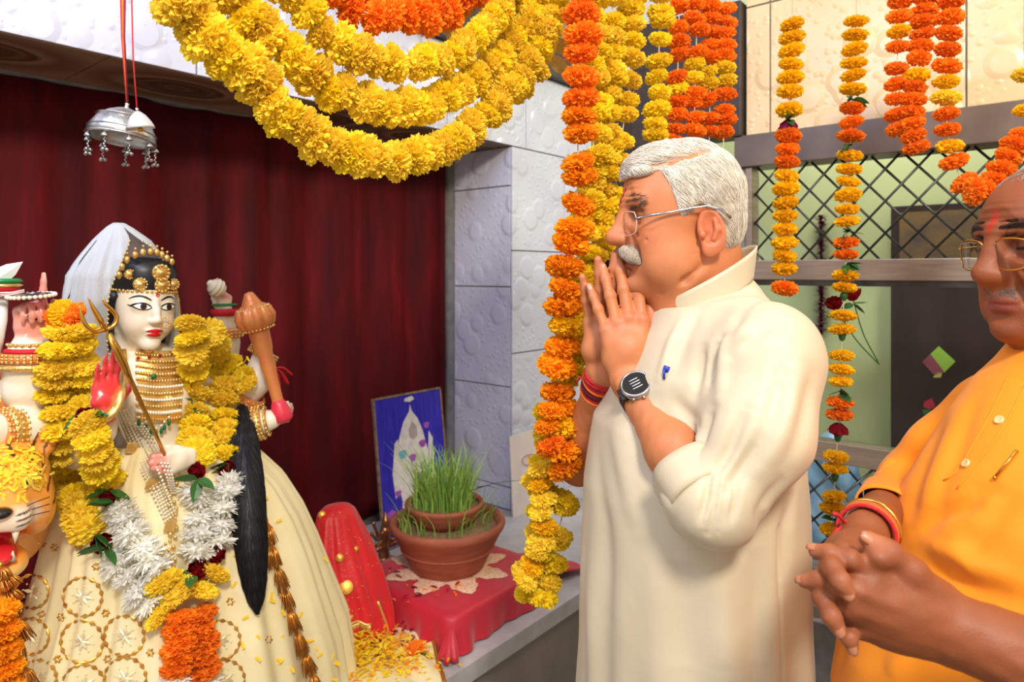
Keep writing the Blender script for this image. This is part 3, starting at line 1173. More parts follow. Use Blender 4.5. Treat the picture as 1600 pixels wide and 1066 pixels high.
garland('marigold_swag', 'upper short yellow marigold swag just below the orange one',
        sw([(425, -115, .0), (450, -25, .0), (478, 22, .0), (525, 64, .0), (582, 92, .0), (640, 102, .0), (700, 86, .0), (745, 55, .0), (780, 18, .0), (795, -15, .0), (806, -105, .0)]),
        ['yellow', 'yellow', 'lemon'], lambda f: float(np.interp(f, [0, 0.3, 0.6, 1], [0.031, 0.030, 0.028, 0.028])), 0.76, 'yellow swags', 0.11)
o_sw = garland('marigold_swag', 'orange marigold swag cut off by the top edge of the picture',
        sw([(470, -115, .02), (505, -30, .02), (545, 5, .02), (590, 26, .02), (640, 30, .02), (690, 14, .02), (735, -20, .02), (770, -105, .02)]),
        ['orange'], 0.033, 0.95, None, 0.12)
garland('marigold_swag', 'inner orange marigold row behind the orange swag with a dark red rose',
        sw([(540, -30, .08), (585, 0, .08), (645, 8, .08), (700, -20, .08)]), lambda s, i: 'rose' if i == 4 else 'orange', 0.032, 1.0, None, 0.12)
garland('marigold_swag', 'yellow marigold strand hanging beside the right end of the swags',
        sw([(862, -20, .03), (850, 30, .03), (838, 75, .03), (822, 120, .03), (800, 150, .03)]), ['yellow', 'yellow'], 0.031, 0.95, None, 0.2)
garland('marigold_swag', 'short yellow marigold strand filling the gap between middle and upper swags',
        sw([(812, -15, .05), (806, 20, .05), (792, 55, .05), (770, 90, .05)]), ['lemon', 'yellow'], 0.030, 0.95, None, 0.2)
# pale cream leaf tips of the toran behind the swag ends
tor = empty('leaf_toran', at(735, -10, 1.35), 'pale cream artificial leaves behind the right ends of the swags', 'leaf garland')
M['cream_leaf'] = mat('cream_fabric_leaf', S((236, 216, 150)), S((220, 190, 110)), 0.6)
LEAF2 = LEAF.copy(); LEAF2.materials.clear(); LEAF2.materials.append(M['cream_leaf'])
for (x, y, dx, dz) in ((745, 5, -1, -0.6), (722, 2, -0.6, -1), (862, 60, 1, -0.8), (856, 88, 0.9, -0.7), (700, 30, 0.4, -1), (790, 0, -0.3, -1)):
    d = Vector((dx, 0, dz)).normalized()
    inst(LEAF2, 'leaf', at(x, y, dsw(x) + 0.06), d.to_track_quat('X', 'Y'), 0.06, tor)

# ---------------------------------------------------------------- tall strings beside the devotee
def vs(pts, D): return [at(x, y, (D if not hasattr(D, '__len__') else float(np.interp(y, [0, 900], D)))) for x, y in pts]

def fade(f, i):
    return 'orange' if f < 0.33 else ('amber' if f < 0.62 else random.choice(['amber', 'gold', 'amber']))
garland('marigold_string', 'long orange marigold string with big flowers left of the praying man',
        vs([(913, -140), (912, -20), (908, 100), (903, 200), (902, 300), (888, 420), (882, 520), (872, 600), (880, 660), (878, 700), (886, 735)], [1.16, 1.2]),
        fade, lambda f: 0.0325 + 0.002 * f, 1.08, None, 0.10)
garland('marigold_string', 'orange marigold string end doubled beside the long orange string',
        vs([(858, 640), (860, 670), (864, 700), (868, 722)], 1.17), ['amber', 'amber', 'orange'], 0.027, 1.1, None, 0.1)
garland('marigold_string', 'yellow marigold string looping down lowest, in front of the red cloth',
        vs([(933, -130), (932, -10), (930, 120), (925, 260), (912, 400), (900, 500), (885, 580), (862, 640), (850, 720), (842, 760), (846, 830), (836, 880), (824, 910), (846, 930), (858, 900), (868, 850), (880, 800), (888, 765)], [1.26, 1.27]),
        ['lemon', 'yellow', 'lemon'], 0.030, 1.0, None, 0.2)
garland('marigold_string', 'thick yellow marigold tail hanging over the red cloth corner',
        vs([(846, 735), (848, 780), (850, 825), (838, 880), (820, 908)], 1.22), ['yellow', 'gold', 'yellow'], 0.026, 1.0, None, 0.2)
garland('marigold_string', 'yellow marigold string second from the long orange one, passing behind the glasses',
        vs([(958, -120), (957, -10), (955, 120), (948, 250), (938, 360), (925, 440), (918, 500), (912, 560)], [1.29, 1.3]),
        ['lemon', 'yellow'], 0.029, 1.02, None, 0.16)
garland('marigold_string', 'yellow marigold string ending near the forehead of the praying man',
        vs([(990, -10), (988, 60), (984, 130), (972, 210), (962, 290), (952, 360), (945, 410)], [1.33, 1.33]),
        lambda f, i: '-' if i in (5, 9) else ('lemon' if i % 2 else 'yellow'), 0.028, 1.1, None, 0.14)
garland('marigold_string', 'straight yellow marigold string ending above the hair of the praying man',
        vs([(1032, -10), (1029, 100), (1025, 200), (1021, 222)], 1.38),
        lambda f, i: '-' if i == 4 else 'lemon', 0.0275, 1.1, None, 0.1)
for lab, xs, ye, gaps, D in (
        ('orange marigold string nearest the straight yellow string', (1062, 1056), 222, (2, 6), 1.5),
        ('orange marigold string second from the straight yellow string', (1090, 1084), 212, (4,), 1.5),
        ('orange marigold string third from the straight yellow string', (1112, 1108), 224, (9,), 1.52),
        ('orange marigold string rightmost on the dark panel', (1138, 1130), 236, (12,), 1.52)):
    garland('marigold_string', lab, vs([(xs[0], -12), ((xs[0] + xs[1]) / 2, 110), (xs[1], ye)], D),
            (lambda gp: (lambda f, i: '-' if i in gp else ('lemon' if (i == 6 or i == 7) and gp[0] != 2 else ('lemon' if i == 8 and gp[0] == 2 else 'orange'))))(gaps), 0.025, 1.12, 'orange strings on the dark panel', 0.1)

# ---------------------------------------------------------------- strings in front of the window
def wseq(codes):
    m = {'y': 'yellow', 'g': 'gold', 'o': 'orange', 'r': 'magenta', 'R': 'rose', '-': '-', 'L': 'L'}
    return [m[c] for c in codes]
def wstring(label, pts, codes, D=1.62, r=0.028, group='strings at the window', squash=0.82):
    P = vs(pts, D)
    Q = spline(P, 300)
    L = plen(Q)
    root = empty('marigold_string', Q[-1], label, 'garland', group)
    MB().tube(Q[::8] + [Q[-1]], 0.0012, 5).build('thread', M['thread'], root)
    if Q[0].z > 1.9: MB().tube([Q[0], Vector((Q[0].x, Q[0].y, 2.72))], 0.0007, 5).build('hanging_thread', M['thread'], root)
    wts = [0.45 if c in '-Lr' else 1.0 for c in codes]
    tot = sum(wts); s = 0
    for c, w in zip(codes, wts):
        f = (s + w / 2) / tot
        p = Q[min(int(f * 299), 298)]
        tdir = (Q[min(int(f * 299) + 1, 299)] - Q[max(int(f * 299) - 1, 0)]).normalized()
        s += w
        if c == '-':
            continue
        if c == 'L':
            for _ in range(4):
                leaf(p, (random.uniform(-1, 1), random.uniform(-1, 0), random.uniform(-0.4, 0.3)), r * 1.3, root)
            continue
        if c == 's':      # green calyx
            MB().lathe([(0.001, 0), (0.006, 0.004), (0.009, 0.016), (0.004, 0.024)], p, -tdir, 10).build('calyx', M['leaf'], root)
            continue
        cc = {'y': 'gold', 'l': 'yellow', 'o': 'orange', 'r': 'magenta', 'R': 'rose', 'a': 'amber'}[c]
        ax = (tdir + Vector((random.gauss(0, .12), random.gauss(0, .12), 0))).normalized()
        flower(cc, p, ax, r * random.uniform(0.92, 1.08), root, NAMES.get(cc, 'marigold'), squash * 1.15)
    return root

wstring('yellow and orange flower string at the window ending behind the shoulder', [(1238, 28), (1236, 100), (1232, 200), (1228, 300), (1226, 400), (1226, 462)],
        'yyyyyy-yLrooo yyyyyyyy-o'.replace(' ', ''), 1.62, 0.031)
wstring('long flower string at the window reaching down past the lower rail', [(1338, 25), (1334, 100), (1330, 200), (1325, 300), (1321, 420), (1316, 520), (1312, 640), (1306, 720), (1302, 800), (1300, 838)],
        'yyyyyyLoooLyyyyyyLooLyysyysyyyLooRsyysyyLy', 1.60, 0.030, squash=0.68)
wstring('orange flower string leftmost of the bunch above the window', [(1408, -10), (1404, 60), (1400, 130), (1402, 190), (1402, 215)], 'ooyo-ooooo', 1.58, 0.028)
wstring('orange flower string in the middle of the bunch above the window', [(1448, -12), (1440, 60), (1432, 120), (1424, 190), (1434, 240)], 'oooooo-yoooooo', 1.56, 0.029)
wstring('orange flower string rightmost of the bunch above the window', [(1486, -10), (1482, 60), (1478, 130), (1480, 200), (1490, 250), (1510, 290), (1540, 300)], 'oooooylooyo-oo', 1.54, 0.030)
wstring('orange marigold loop rising behind the head of the man in orange', [(1512, 300), (1540, 296), (1560, 272), (1580, 238), (1604, 205)], 'ooooooo', 1.5, 0.031)
wstring('short yellow flower string tail at the right edge of the picture', [(1600, 90), (1604, 140), (1602, 200)], 'ly', 1.5, 0.027)

# cords stretched overhead that carry the strings
def cord(label, a, b):
    q = spline([a, a.lerp(b, 0.5) - Zv * 0.01, b], 12)
    tag(MB().tube(q, 0.0025, 6).build('overhead_cord', M['thread']), label, 'cord')
cord('thin overhead cord carrying the swags and the tall flower strings', at(150, 425, 0.72) + Zv * 1.17, at(1160, 425, 1.56) + Zv * 1.17)
cord('thin overhead cord carrying the flower strings at the window', at(1160, 425, 1.63) + Zv * 1.17, at(1760, 425, 1.48) + Zv * 1.17)

# two artificial roses with long stems beside the long window string
for lab, hx, hy, sx, sy in (('red artificial rose with a long bare stem, upper one at the window string', 1333, 468, 1372, 566), ('red artificial rose with a long stem, lower left one at the window string', 1307, 482, 1374, 570)):
    D = 1.66
    hp = at(hx, hy, D); sp_ = at(sx, sy, D)
    ro = empty('artificial_rose', sp_, lab, 'flower')
    mid = hp.lerp(sp_, 0.5) + Vector((-0.006, 0, -0.006))
    MB().tube(spline([hp, mid, sp_], 14), 0.0016, 6).build('stem', M['leaf'], ro)
    up = (hp - sp_).normalized() + Vector((0, -0.15, 0.4))
    flower('rose', hp + up.normalized() * 0.012, up, 0.03, ro, 'rose_head')
    for d in ((1, -0.2, 0.3), (-0.9, -0.3, -0.2), (0.7, -0.3, -0.5)):
        leaf(hp - Vector((0, 0, 0.012)), d, 0.034, ro)

# ================================================================== people: shared pieces
def skin_material(name, c1, c2, rough=0.52, fine=0.4):
    k = NT(name)
    src = k.n('ShaderNodeVertexColor', layer_name='Col')
    mp = k.coords('Object')
    n1 = k.noise(28, 5, mp)
    rp = k.ramp(n1, 'Fac', [(0.3, c1), (0.7, c2)])
    mx = k.n('ShaderNodeMix', data_type='RGBA', blend_type='MULTIPLY')
    mx.inputs[0].default_value = 1.0
    k.l(src, 'Color', mx, 6); k.l(rp, 'Color', mx, 7)
    k.l(mx, 2, k.b, 'Base Color')
    k.b.inputs['Roughness'].default_value = rough
    k.b.inputs['Subsurface Weight'].default_value = 0.12
    k.b.inputs['Subsurface Radius'].default_value = (0.01, 0.004, 0.002)
    k.b.inputs['Subsurface Scale'].default_value = 0.5
    n2 = k.noise(420, 3, mp)
    n3 = k.noise(60, 4, mp)
    b1 = k.bump(n2, 'Fac', fine, 0.0006)
    k.bump(n3, 'Fac', 0.25, 0.0012, b1)
    return k.m


M['skin1'] = skin_material('tan_skin', (0.92, 0.92, 0.92), (1.06, 1.03, 1.0))
M['hair_white'] = mat('white_hair', (0.8, 0.8, 0.8), (1.05, 1.05, 1.05), 0.5, vcol=True, nscale=60, spec=0.4)
M['hair_dark'] = mat('dark_hair', (0.8, 0.8, 0.8), (1.1, 1.1, 1.1), 0.5, vcol=True, nscale=60, spec=0.4)
M['kurta_white'] = mat('cream_white_silk_cotton', S((210, 196, 166)), S((202, 187, 157)), 0.5, nscale=5, bump=0.25, bscale=14, bdist=0.006, sheen=0.15)
M['kurta_orange'] = mat('saffron_cotton', S((250, 152, 8)), S((244, 142, 6)), 0.7, nscale=5, bump=0.3, bscale=12, bdist=0.006, sheen=0.1)
M['pyjama'] = mat('white_cotton', S((236, 232, 222)), None, 0.8)
M['steel'] = mat('polished_steel', S((200, 200, 204)), S((180, 180, 186)), 0.22, metal=1.0)
M['gold_metal'] = mat('gold_metal', S((226, 176, 84)), S((206, 150, 60)), 0.25, metal=1.0)
M['black_rubber'] = mat('black_rubber', S((26, 26, 28)), S((18, 18, 20)), 0.55)
M['black_glass'] = mat('dark_watch_glass', S((30, 30, 30)), None, 0.08)
M['thread_red'] = mat('red_sacred_thread', S((206, 40, 40)), S((170, 24, 34)), 0.8, nscale=160)
M['thread_maroon'] = mat('maroon_sacred_thread', S((120, 24, 40)), S((90, 14, 30)), 0.8, nscale=160)
M['thread_orange'] = mat('orange_sacred_thread', S((244, 130, 40)), S((230, 110, 20)), 0.8, nscale=160)
M['blue_plastic'] = mat('blue_plastic', S((40, 60, 170)), None, 0.35)
lens = NT('clear_lens')
lens.b.inputs['Roughness'].default_value = 0.02
lens.b.inputs['Transmission Weight'].default_value = 1.0
lens.b.inputs['IOR'].default_value = 1.12
lens.b.inputs['Base Color'].default_value = (0.97, 0.97, 0.97, 1)
M['lens'] = lens.m


class Rig:
    """places local coordinates (x forward, y to the person's left, z up) in the world"""
    def __init__(s, o, yaw, pitch=0.0, roll=0.0, scale=1.0):
        s.R = (Matrix.Rotation(math.radians(yaw), 3, 'Z') @ Matrix.Rotation(math.radians(pitch), 3, 'Y') @ Matrix.Rotation(math.radians(roll), 3, 'X'))
        s.o = Vector(o); s.s = scale

    def p(s, v): return s.o + s.R @ (Vector(v) * s.s)
    def d(s, v): return s.R @ Vector(v)

    def arr(s, V):
        return np.array(s.o)[None] + (V * s.s) @ np.array(s.R).T


def mm(*a): return tuple(x * 0.001 for x in a)


def rotm(ax, deg):
    return np.array(Matrix.Rotation(math.radians(deg), 3, ax).transposed())


def ear(sd, x, y, z, sgn, sc=1.0):
    """ear on the side sgn (+1 left); (x, y, z) its centre"""
    R = rotm('Z', -22 * sgn) @ rotm('Y', 12)
    sd.ell((x, y * 1.0, z), (0.020 * sc, 0.0062 * sc, 0.034 * sc), 0.004, R)
    sd.ell((x + 0.004, y - sgn * 0.002, z - 0.026 * sc), (0.010 * sc, 0.006, 0.012 * sc), 0.006)
    sd.ell((x + 0.002, y + sgn * 0.0075, z + 0.005), (0.0150 * sc, 0.0100 * sc, 0.0255 * sc), 0.002, R, 'sub')
    sd.ell((x + 0.006, y + sgn * 0.006, z - 0.007), (0.0085 * sc, 0.012 * sc, 0.011 * sc), 0.003, None, 'sub')
    # antihelix and tragus
    sd.chain([(x - 0.004, y + sgn * 0.003, z + 0.016), (x - 0.007, y + sgn * 0.004, z + 0.002), (x - 0.002, y + sgn * 0.002, z - 0.012)], [0.0030, 0.0042, 0.0040], 0.002)
    sd.ell((x + 0.014, y + sgn * 0.001, z - 0.005), (0.005, 0.004, 0.006), 0.004)


def face(h=0.0022, nose_tip=(0.104, 0, -0.027), nose_r=0.0135, jaw=1.0, jowl=1.0, lips=1.0, chin=(0.080, 0, -0.100), lid=0.0, fore=0.0, wide=1.0, earx=-0.034):
    """head and neck in local metres, origin between the ears; returns the field"""
    sd = SDF((-0.125, -0.105, -0.22), (0.125, 0.105, 0.135), h)
    sd.ell(mm(-4, 0, 34), mm(86, 74 * wide, 80), 0.0)
    sd.ell(mm(38 + fore, 0, 20), mm(54, 62 * wide, 62), 0.03)                     # forehead
    sd.ell(mm(38, 0, -30), mm(50, 60 * wide, 62), 0.03)                    # mid face
    sd.ell(mm(30, 0, -66), (0.054, 0.057 * jaw, 0.046), 0.03)         # jaw
    sd.ell(chin, mm(19, 24, 17), 0.022)                               # chin
    for s in (-1, 1):
        sd.ell(mm(56, 36 * s, -32), mm(26, 22, 24), 0.02)             # cheek
        sd.ell(mm(34, 46 * s, -76), (0.034 * jowl, 0.018, 0.026), 0.03)    # jowl
        sd.cone(mm(89, 8 * s, 25), mm(76, 42 * s, 24), 0.0085, 0.009, 0.012)      # brow ridge
        sd.ell(mm(92, 30 * s, 3), mm(19, 17, 12), 0.012, None, 'sub') # eye socket
        sd.ell(mm(70.5, 31 * s, 3), mm(14.2, 15, 13), 0.006)          # lids over the eyeball
        sd.ell((nose_tip[0] - 0.013, 0.0125 * s, nose_tip[2] - 0.004), mm(11, 8, 8.5), 0.006)     # nostril wing
        sd.ell((nose_tip[0] - 0.010, 0.0075 * s, nose_tip[2] - 0.0125), mm(5, 3.4, 3.5), 0.002, None, 'sub')
        # fold from the nose wing to the mouth corner
        sd.chain([mm(91, 21 * s, -32), mm(86, 27 * s, -48), mm(80, 30 * s, -66)], [0.0030, 0.0044, 0.0034], 0.010, 'sub')
        sd.chain([mm(84, 33 * s, -26), mm(72, 46 * s, -34), mm(60, 52 * s, -50)], [0.001, 0.0022, 0.001], 0.010, 'sub')
        sd.chain([mm(-6, 62 * s, -72), mm(24, 56 * s, -96), mm(52, 34 * s, -114), mm(70, 0, -122)], [0.004, 0.006, 0.006, 0.005], 0.014, 'sub')   # under the jaw
    sd.chain([mm(89, 0, 18), mm(96, 0, 0), nose_tip], [0.0075, 0.0082, nose_r], 0.014)            # nose
    sd.cone(mm(87, 0, -40), mm(88, 0, -56), 0.014, 0.013, 0.012)      # upper lip area
    sd.ell(mm(88, 0, -63), (0.009, 0.024, 0.0055 * lips), 0.004)      # lips
    sd.ell(mm(86, 0, -73.5), (0.0095, 0.020, 0.0068 * lips), 0.004)
    sd.chain([mm(90, -25, -69), mm(97.5, 0, -68), mm(90, 25, -69)], [0.0012, 0.0022, 0.0012], 0.002, 'sub')
    sd.ell(mm(93, 0, -84), mm(6, 18, 4.5), 0.012, None, 'sub')
    for s in (-1, 1):
        # lid opening and upper lid crease
        sd.chain([mm(80, 18 * s, 1 - lid), mm(85, 31 * s, 0.6 - lid), mm(76, 43.5 * s, 1 - lid)], [0.0009, 0.0017, 0.0008], 0.0015, 'sub')
        sd.chain([mm(84, 20 * s, 9), mm(86, 32 * s, 11), mm(78, 45 * s, 9)], [0.001, 0.0014, 0.001], 0.003, 'sub')
        sd.chain([mm(83, 22 * s, -10), mm(82, 33 * s, -13), mm(76, 42 * s, -10)], [0.001, 0.0016, 0.001], 0.006, 'sub')   # bag under the eye
        for zz in (9, 2, -5):
            sd.cone(mm(71, 47 * s, 2 + zz * 0.3), mm(57, 57 * s, zz + 1), 0.0012, 0.0005, 0.003, 'sub')      # crow's feet
        ear(sd, earx, 0.0765 * s * wide, -0.026, s)
    # neck with a soft throat
    sd.cone(mm(-30, 0, -50), mm(-42, 0, -215), 0.054, 0.062, 0.03)
    sd.cone(mm(28, 0, -92), mm(-12, 0, -215), 0.040, 0.056, 0.035)
    return sd


def strands(bvh, seeds, flow, n=5, step=0.005, r=0.0005, lift=0.0012, jit=0.25, taper=True, sides=3):
    """hair: short tapered tubes that follow the surface along a flow field"""
    v = []; f = []; tint = []
    for p in seeds:
        p = Vector(p)
        pts = []
        tt = random.uniform(0, 1)
        jd = Vector((random.gauss(0, 1), random.gauss(0, 1), random.gauss(0, 1))) * jit
        lf = lift * random.uniform(0.3, 1.5)
        for i in range(n):
            hit, nm, _, _ = bvh.find_nearest(p)
            if hit is None: break
            pts.append((hit + nm * (lf * (0.4 + 0.9 * i / n)), nm))
            d = Vector(flow(hit)) + jd
            d = d - nm * d.dot(nm)
            if d.length < 1e-6: break
            p = hit + d.normalized() * step
        if len(pts) < 3: continue
        i0 = len(v)
        m = len(pts)
        for i, (q, nm) in enumerate(pts):
            t = (pts[min(i + 1, m - 1)][0] - pts[max(i - 1, 0)][0]).normalized()
            s = t.cross(nm).normalized()
            rr = r * ((1 - 0.85 * i / (m - 1)) if taper else 1)
            v.append(q + s * rr); v.append(q - s * rr); v.append(q + nm * rr * 1.2)
            tint.extend([tt] * 3)
        for i in range(m - 1):
            a = i0 + i * 3
            for k in range(3):
                k2 = (k + 1) % 3
                f.append((a + k, a + k2, a + 3 + k2, a + 3 + k))
    return v, f, np.array(tint)


def sample_surface(V, Fc, n, keep=None):
    a, b_, c, d = (V[Fc[:, i]] for i in range(4))
    ar = np.linalg.norm(np.cross(c - a, d - b_), axis=1)
    pr = ar / ar.sum()
    ids = RNG.choice(len(Fc), n, p=pr)
    u = RNG.random((n, 1)); w = RNG.random((n, 1))
    P = (a[ids] * (1 - u) + b_[ids] * u) * (1 - w) + (d[ids] * (1 - u) + c[ids] * u) * w
    if keep is not None: P = P[keep(P)]
    return P


FING = [  # along, across (thumb side +), phalanges, radii
    (0.093, 0.0285, (0.041, 0.025, 0.021), (0.0095, 0.0088, 0.0080, 0.0066)),
    (0.097, 0.0095, (0.045, 0.029, 0.022), (0.0098, 0.0090, 0.0082, 0.0068)),
    (0.092, -0.0095, (0.042, 0.027, 0.022), (0.0095, 0.0086, 0.0078, 0.0065)),
    (0.083, -0.027, (0.033, 0.021, 0.019), (0.0085, 0.0076, 0.0069, 0.0058)),
]


def hand(sd, W, Fd, N, T, sc=1.0, bend=((5, 5, 3),) * 4, spread=(4, 1, -2, -6), thumb=None, kf=0.004, wr=0.026, thick=1.0):
    """hand into the field sd. W wrist, Fd towards the fingers, N out of the palm, T towards the thumb.
    bend: angles of the three joints of each finger towards the palm. Returns nail spots and fingertip points"""
    W = Vector(W); Fd = Vector(Fd).normalized(); T = (Vector(T) - Fd * Vector(T).dot(Fd)).normalized()
    N0 = Vector(N); N = Fd.cross(T)
    if N.dot(N0) < 0: N = -N
    nails = []; tips = []
    P = lambda a, b_, c: W + (Fd * a + T * b_ + N * c) * sc
    # palm
    for (al, ac, ph, rd) in FING:
        sd.cone(P(0.006, ac * 0.55, 0.0), P(al - 0.004, ac, -0.002), 0.0145 * sc * thick, 0.0118 * sc * thick, 0.010 * sc)
    sd.ell(P(0.05, 0.0, 0.002), (0.024 * sc,) * 3, 0.02 * sc)
    sd.ell(P(0.036, 0.022, 0.009), (0.019 * sc,) * 3, 0.014 * sc)     # ball of the thumb
    sd.ell(P(0.036, -0.022, 0.006), (0.016 * sc,) * 3, 0.014 * sc)
    for i, (al, ac, ph, rd) in enumerate(FING):
        p = P(al, ac, -0.001)
        an = 0.0
        side = math.radians(spread[i])
        pts = [p]; dd = []
        for j in range(3):
            an += math.radians(bend[i][j])
            d = (Fd * math.cos(side) + T * math.sin(side)) * math.cos(an) + N * math.sin(an)
            p = p + d * (ph[j] * sc)
            pts.append(p); dd.append(d)
        rr = [q * sc for q in rd]
        sd.chain(pts, rr, kf * sc)
        sd.ell(pts[1], (rr[1] * 1.06,) * 3, 0.003)
        sd.ell(pts[0] - N * 0.002 * sc, (rr[0] * 1.02,) * 3, 0.006)
        d = dd[2]
        dorsal = (d.cross(T if abs(d.dot(T)) < 0.8 else Fd)).normalized()
        nn = -N if abs(d.dot(N)) < 0.75 else (Fd if N.dot(d) > 0 else -Fd)
        nn = (nn - d * nn.dot(d)).normalized()
        nails.append((pts[3] - d * (0.004 * sc) + nn * (rr[3] * 0.85), d, nn, rr[3]))
        tips.append(pts[3] + d * rr[3])
    if thumb is None:
        thumb = [(0.018, 0.020, 0.008), (0.050, 0.040, 0.014), (0.080, 0.050, 0.014), (0.105, 0.050, 0.012)]
    tp = [P(*q) for q in thumb]
    sd.chain(tp, [0.0150 * sc, 0.0118 * sc, 0.0105 * sc, 0.0078 * sc], 0.008 * sc)
    d = (tp[3] - tp[2]).normalized()
    nn = (T - d * T.dot(d) - N * 0.6)
    nn = (nn - d * nn.dot(d)).normalized()
    nails.append((tp[3] - d * 0.003 * sc + nn * 0.0068 * sc, d, nn, 0.0078 * sc))
    return nails, tips


def cast(bvh, x, y):
    d = (at(x, y, 1.0) - Vector((0, 0, CAMH))).normalized()
    h, n_, _, _ = bvh.ray_cast(Vector((0, 0, CAMH)), d)
    return h


def folds(V, bvh, lines):
    """relief of cloth: lines = (pixel polyline, half width m, height m); heights < 0 are creases"""
    out = np.zeros(len(V))
    for poly, w, dep in lines:
        P = [cast(bvh, x, y) for x, y in poly]
        P = [np.array(q) for q in P if q is not None]
        if len(P) < 2: continue
        best = np.full(len(V), 9.0); tt = np.zeros(len(V))
        m = len(P) - 1
        for i in range(m):
            ba = P[i + 1] - P[i]
            t = np.clip(((V - P[i]) @ ba) / (ba @ ba + 1e-12), 0, 1)
            dd = np.linalg.norm(V - (P[i] + t[:, None] * ba), axis=1)
            k = dd < best
            best[k] = dd[k]; tt[k] = (i + t[k]) / m
        env = np.sin(np.clip(tt, 0.03, 0.97) * math.pi) ** 0.5
        q = best / w
        out += dep * env * np.exp(-q * q) * (1.25 - 0.5 * q * q)
    return out


def nail_mesh(nails, sc=1.0):
    """thin curved plates on the fingertips"""
    out = MB()
    for c, d, nn, r in nails:
        s = d.cross(nn).normalized()
        def fn(u, v, c=c, d=d, nn=nn, s=s, r=r):
            a = (v - 0.5) * 2
            w = r * 0.72 * math.sqrt(max(0.0, 1 - (max(0, abs(u - 0.45) - 0.25) / 0.34) ** 2))
            return c + d * ((u - 0.45) * r * 1.9) + s * (a * w) - nn * (abs(a) ** 2 * r * 0.32) + nn * (0.0006 - 0.0012 * (u - 0.5) ** 2)
        out.grid(fn, 7, 5, 0.0006)
    return out


def mesh_join(parts):
    """parts: list of (V, F, C) -> one mesh; faces of any size"""
    V = np.concatenate([np.asarray(p[0], float) for p in parts])
    C = np.concatenate([np.asarray(p[2], float) for p in parts])
    Fs = []; n = 0
    for v, f, c in parts:
        Fs += [tuple(int(i) + n for i in q) for q in f]
        n += len(v)
    return V, Fs, C

# ================================================================== the praying man in white
HD = 1.06
rig = Rig(at(1070, 340, HD), 186, 2, 0, 1.0)
SK1 = np.array(S((200, 124, 78)))
man1 = empty('person', (0.285, 1.08, 0.0), 'grey-haired man in a cream kurta praying with folded hands before the idol', 'person')

sd = face(0.0021, lid=1.5, jowl=1.15, jaw=1.03, fore=6, earx=-0.011, nose_tip=(0.1135, 0, -0.027))
V, Fc = sd.mesh()
V = relax(V, Fc, 1, 0.4)
col = np.tile(SK1, (len(V), 1))
col = blend(col, 0.55 * near(V, mm(103, 0, -28), mm(16, 20, 14), 1.0), S((206, 104, 74)))      # nose tip
for s in (-1, 1):
    col = blend(col, 0.35 * near(V, mm(70, 44 * s, -30), mm(34, 24, 24), 1.0), S((210, 112, 76)))
    col = blend(col, 0.5 * near(V, mm(-11, 78 * s, -26), mm(26, 14, 40), 0.8), S((204, 104, 72)))
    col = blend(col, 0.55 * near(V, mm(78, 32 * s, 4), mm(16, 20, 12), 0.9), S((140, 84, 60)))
col = blend(col, near(V, mm(92, 0, -69), mm(12, 24, 11), 0.5), S((150, 78, 62)))               # lips
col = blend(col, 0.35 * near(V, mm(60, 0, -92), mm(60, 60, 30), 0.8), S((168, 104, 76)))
col = blend(col, near(V, mm(96, 2, 36), mm(20, 4.0, 17), 0.5), S((170, 20, 34)))               # tilak
col = blend(col, near(V, mm(92, 0, 20), mm(10, 3.0, 6), 0.5), S((180, 40, 40)))
# forehead lines as fine relief
N_ = vnormals(V, Fc)
fm = near(V, mm(92, 0, 38), mm(22, 44, 22), 0.6)
V = V + N_ * (fm * 0.0006 * np.sin(V[:, 2] * 700 + 8 * V[:, 1]))[:, None]
head1_local = (V, Fc)
bvh_h1 = bvh_of(V, Fc)
parts = [(rig.arr(V), Fc, col)]

# ---- arms and hands
Wl = at(985, 598, 1.02); Wr = at(944, 582, 1.095)
El = at(1102, 780, 0.856); Er = Vector((0.125, 1.27, 1.195))
tipM = at(961, 404, 1.058)
Fl = (tipM - Wl).normalized()
Frr = (at(955, 408, 1.068) - Wr).normalized()
lo = np.minimum(np.minimum(Wl, Wr), np.minimum(El, Er)) - 0.06
hi = np.maximum(np.maximum(Wl, Wr), np.maximum(El, Er)) + 0.06
hi[2] = 1.60; lo[0] = 0.05
sa = SDF(lo, hi, 0.0024)
Th = Vector((1, -0.12, 0.1))
nl, tl = hand(sa, Wl, Fl, (0, 1, 0), Th, 1.0, bend=((2, 3, 2), (2, 3, 2), (2, 4, 2), (3, 5, 2)), spread=(0, -3, -7, -14),
              thumb=[(0.018, 0.020, 0.006), (0.052, 0.040, 0.010), (0.085, 0.047, 0.014), (0.112, 0.043, 0.016)])
sa.chain([Wl - Fl * 0.004, Wl.lerp(El, 0.22), Wl.lerp(El, 0.62), El], [0.0265, 0.0268, 0.038, 0.030], 0.012)
nr, tr_ = hand(sa, Wr, Frr, (0, -1, 0), Th, 1.0, bend=((2, 3, 2), (2, 3, 2), (2, 4, 2), (3, 5, 2)), spread=(0, -3, -7, -13),
               thumb=[(0.018, 0.020, 0.006), (0.052, 0.040, 0.010), (0.085, 0.050, 0.012), (0.110, 0.048, 0.012)])
sa.chain([Wr - Frr * 0.004, Wr.lerp(Er, 0.22), Wr.lerp(Er, 0.6), Er], [0.0265, 0.0265, 0.037, 0.043], 0.012)
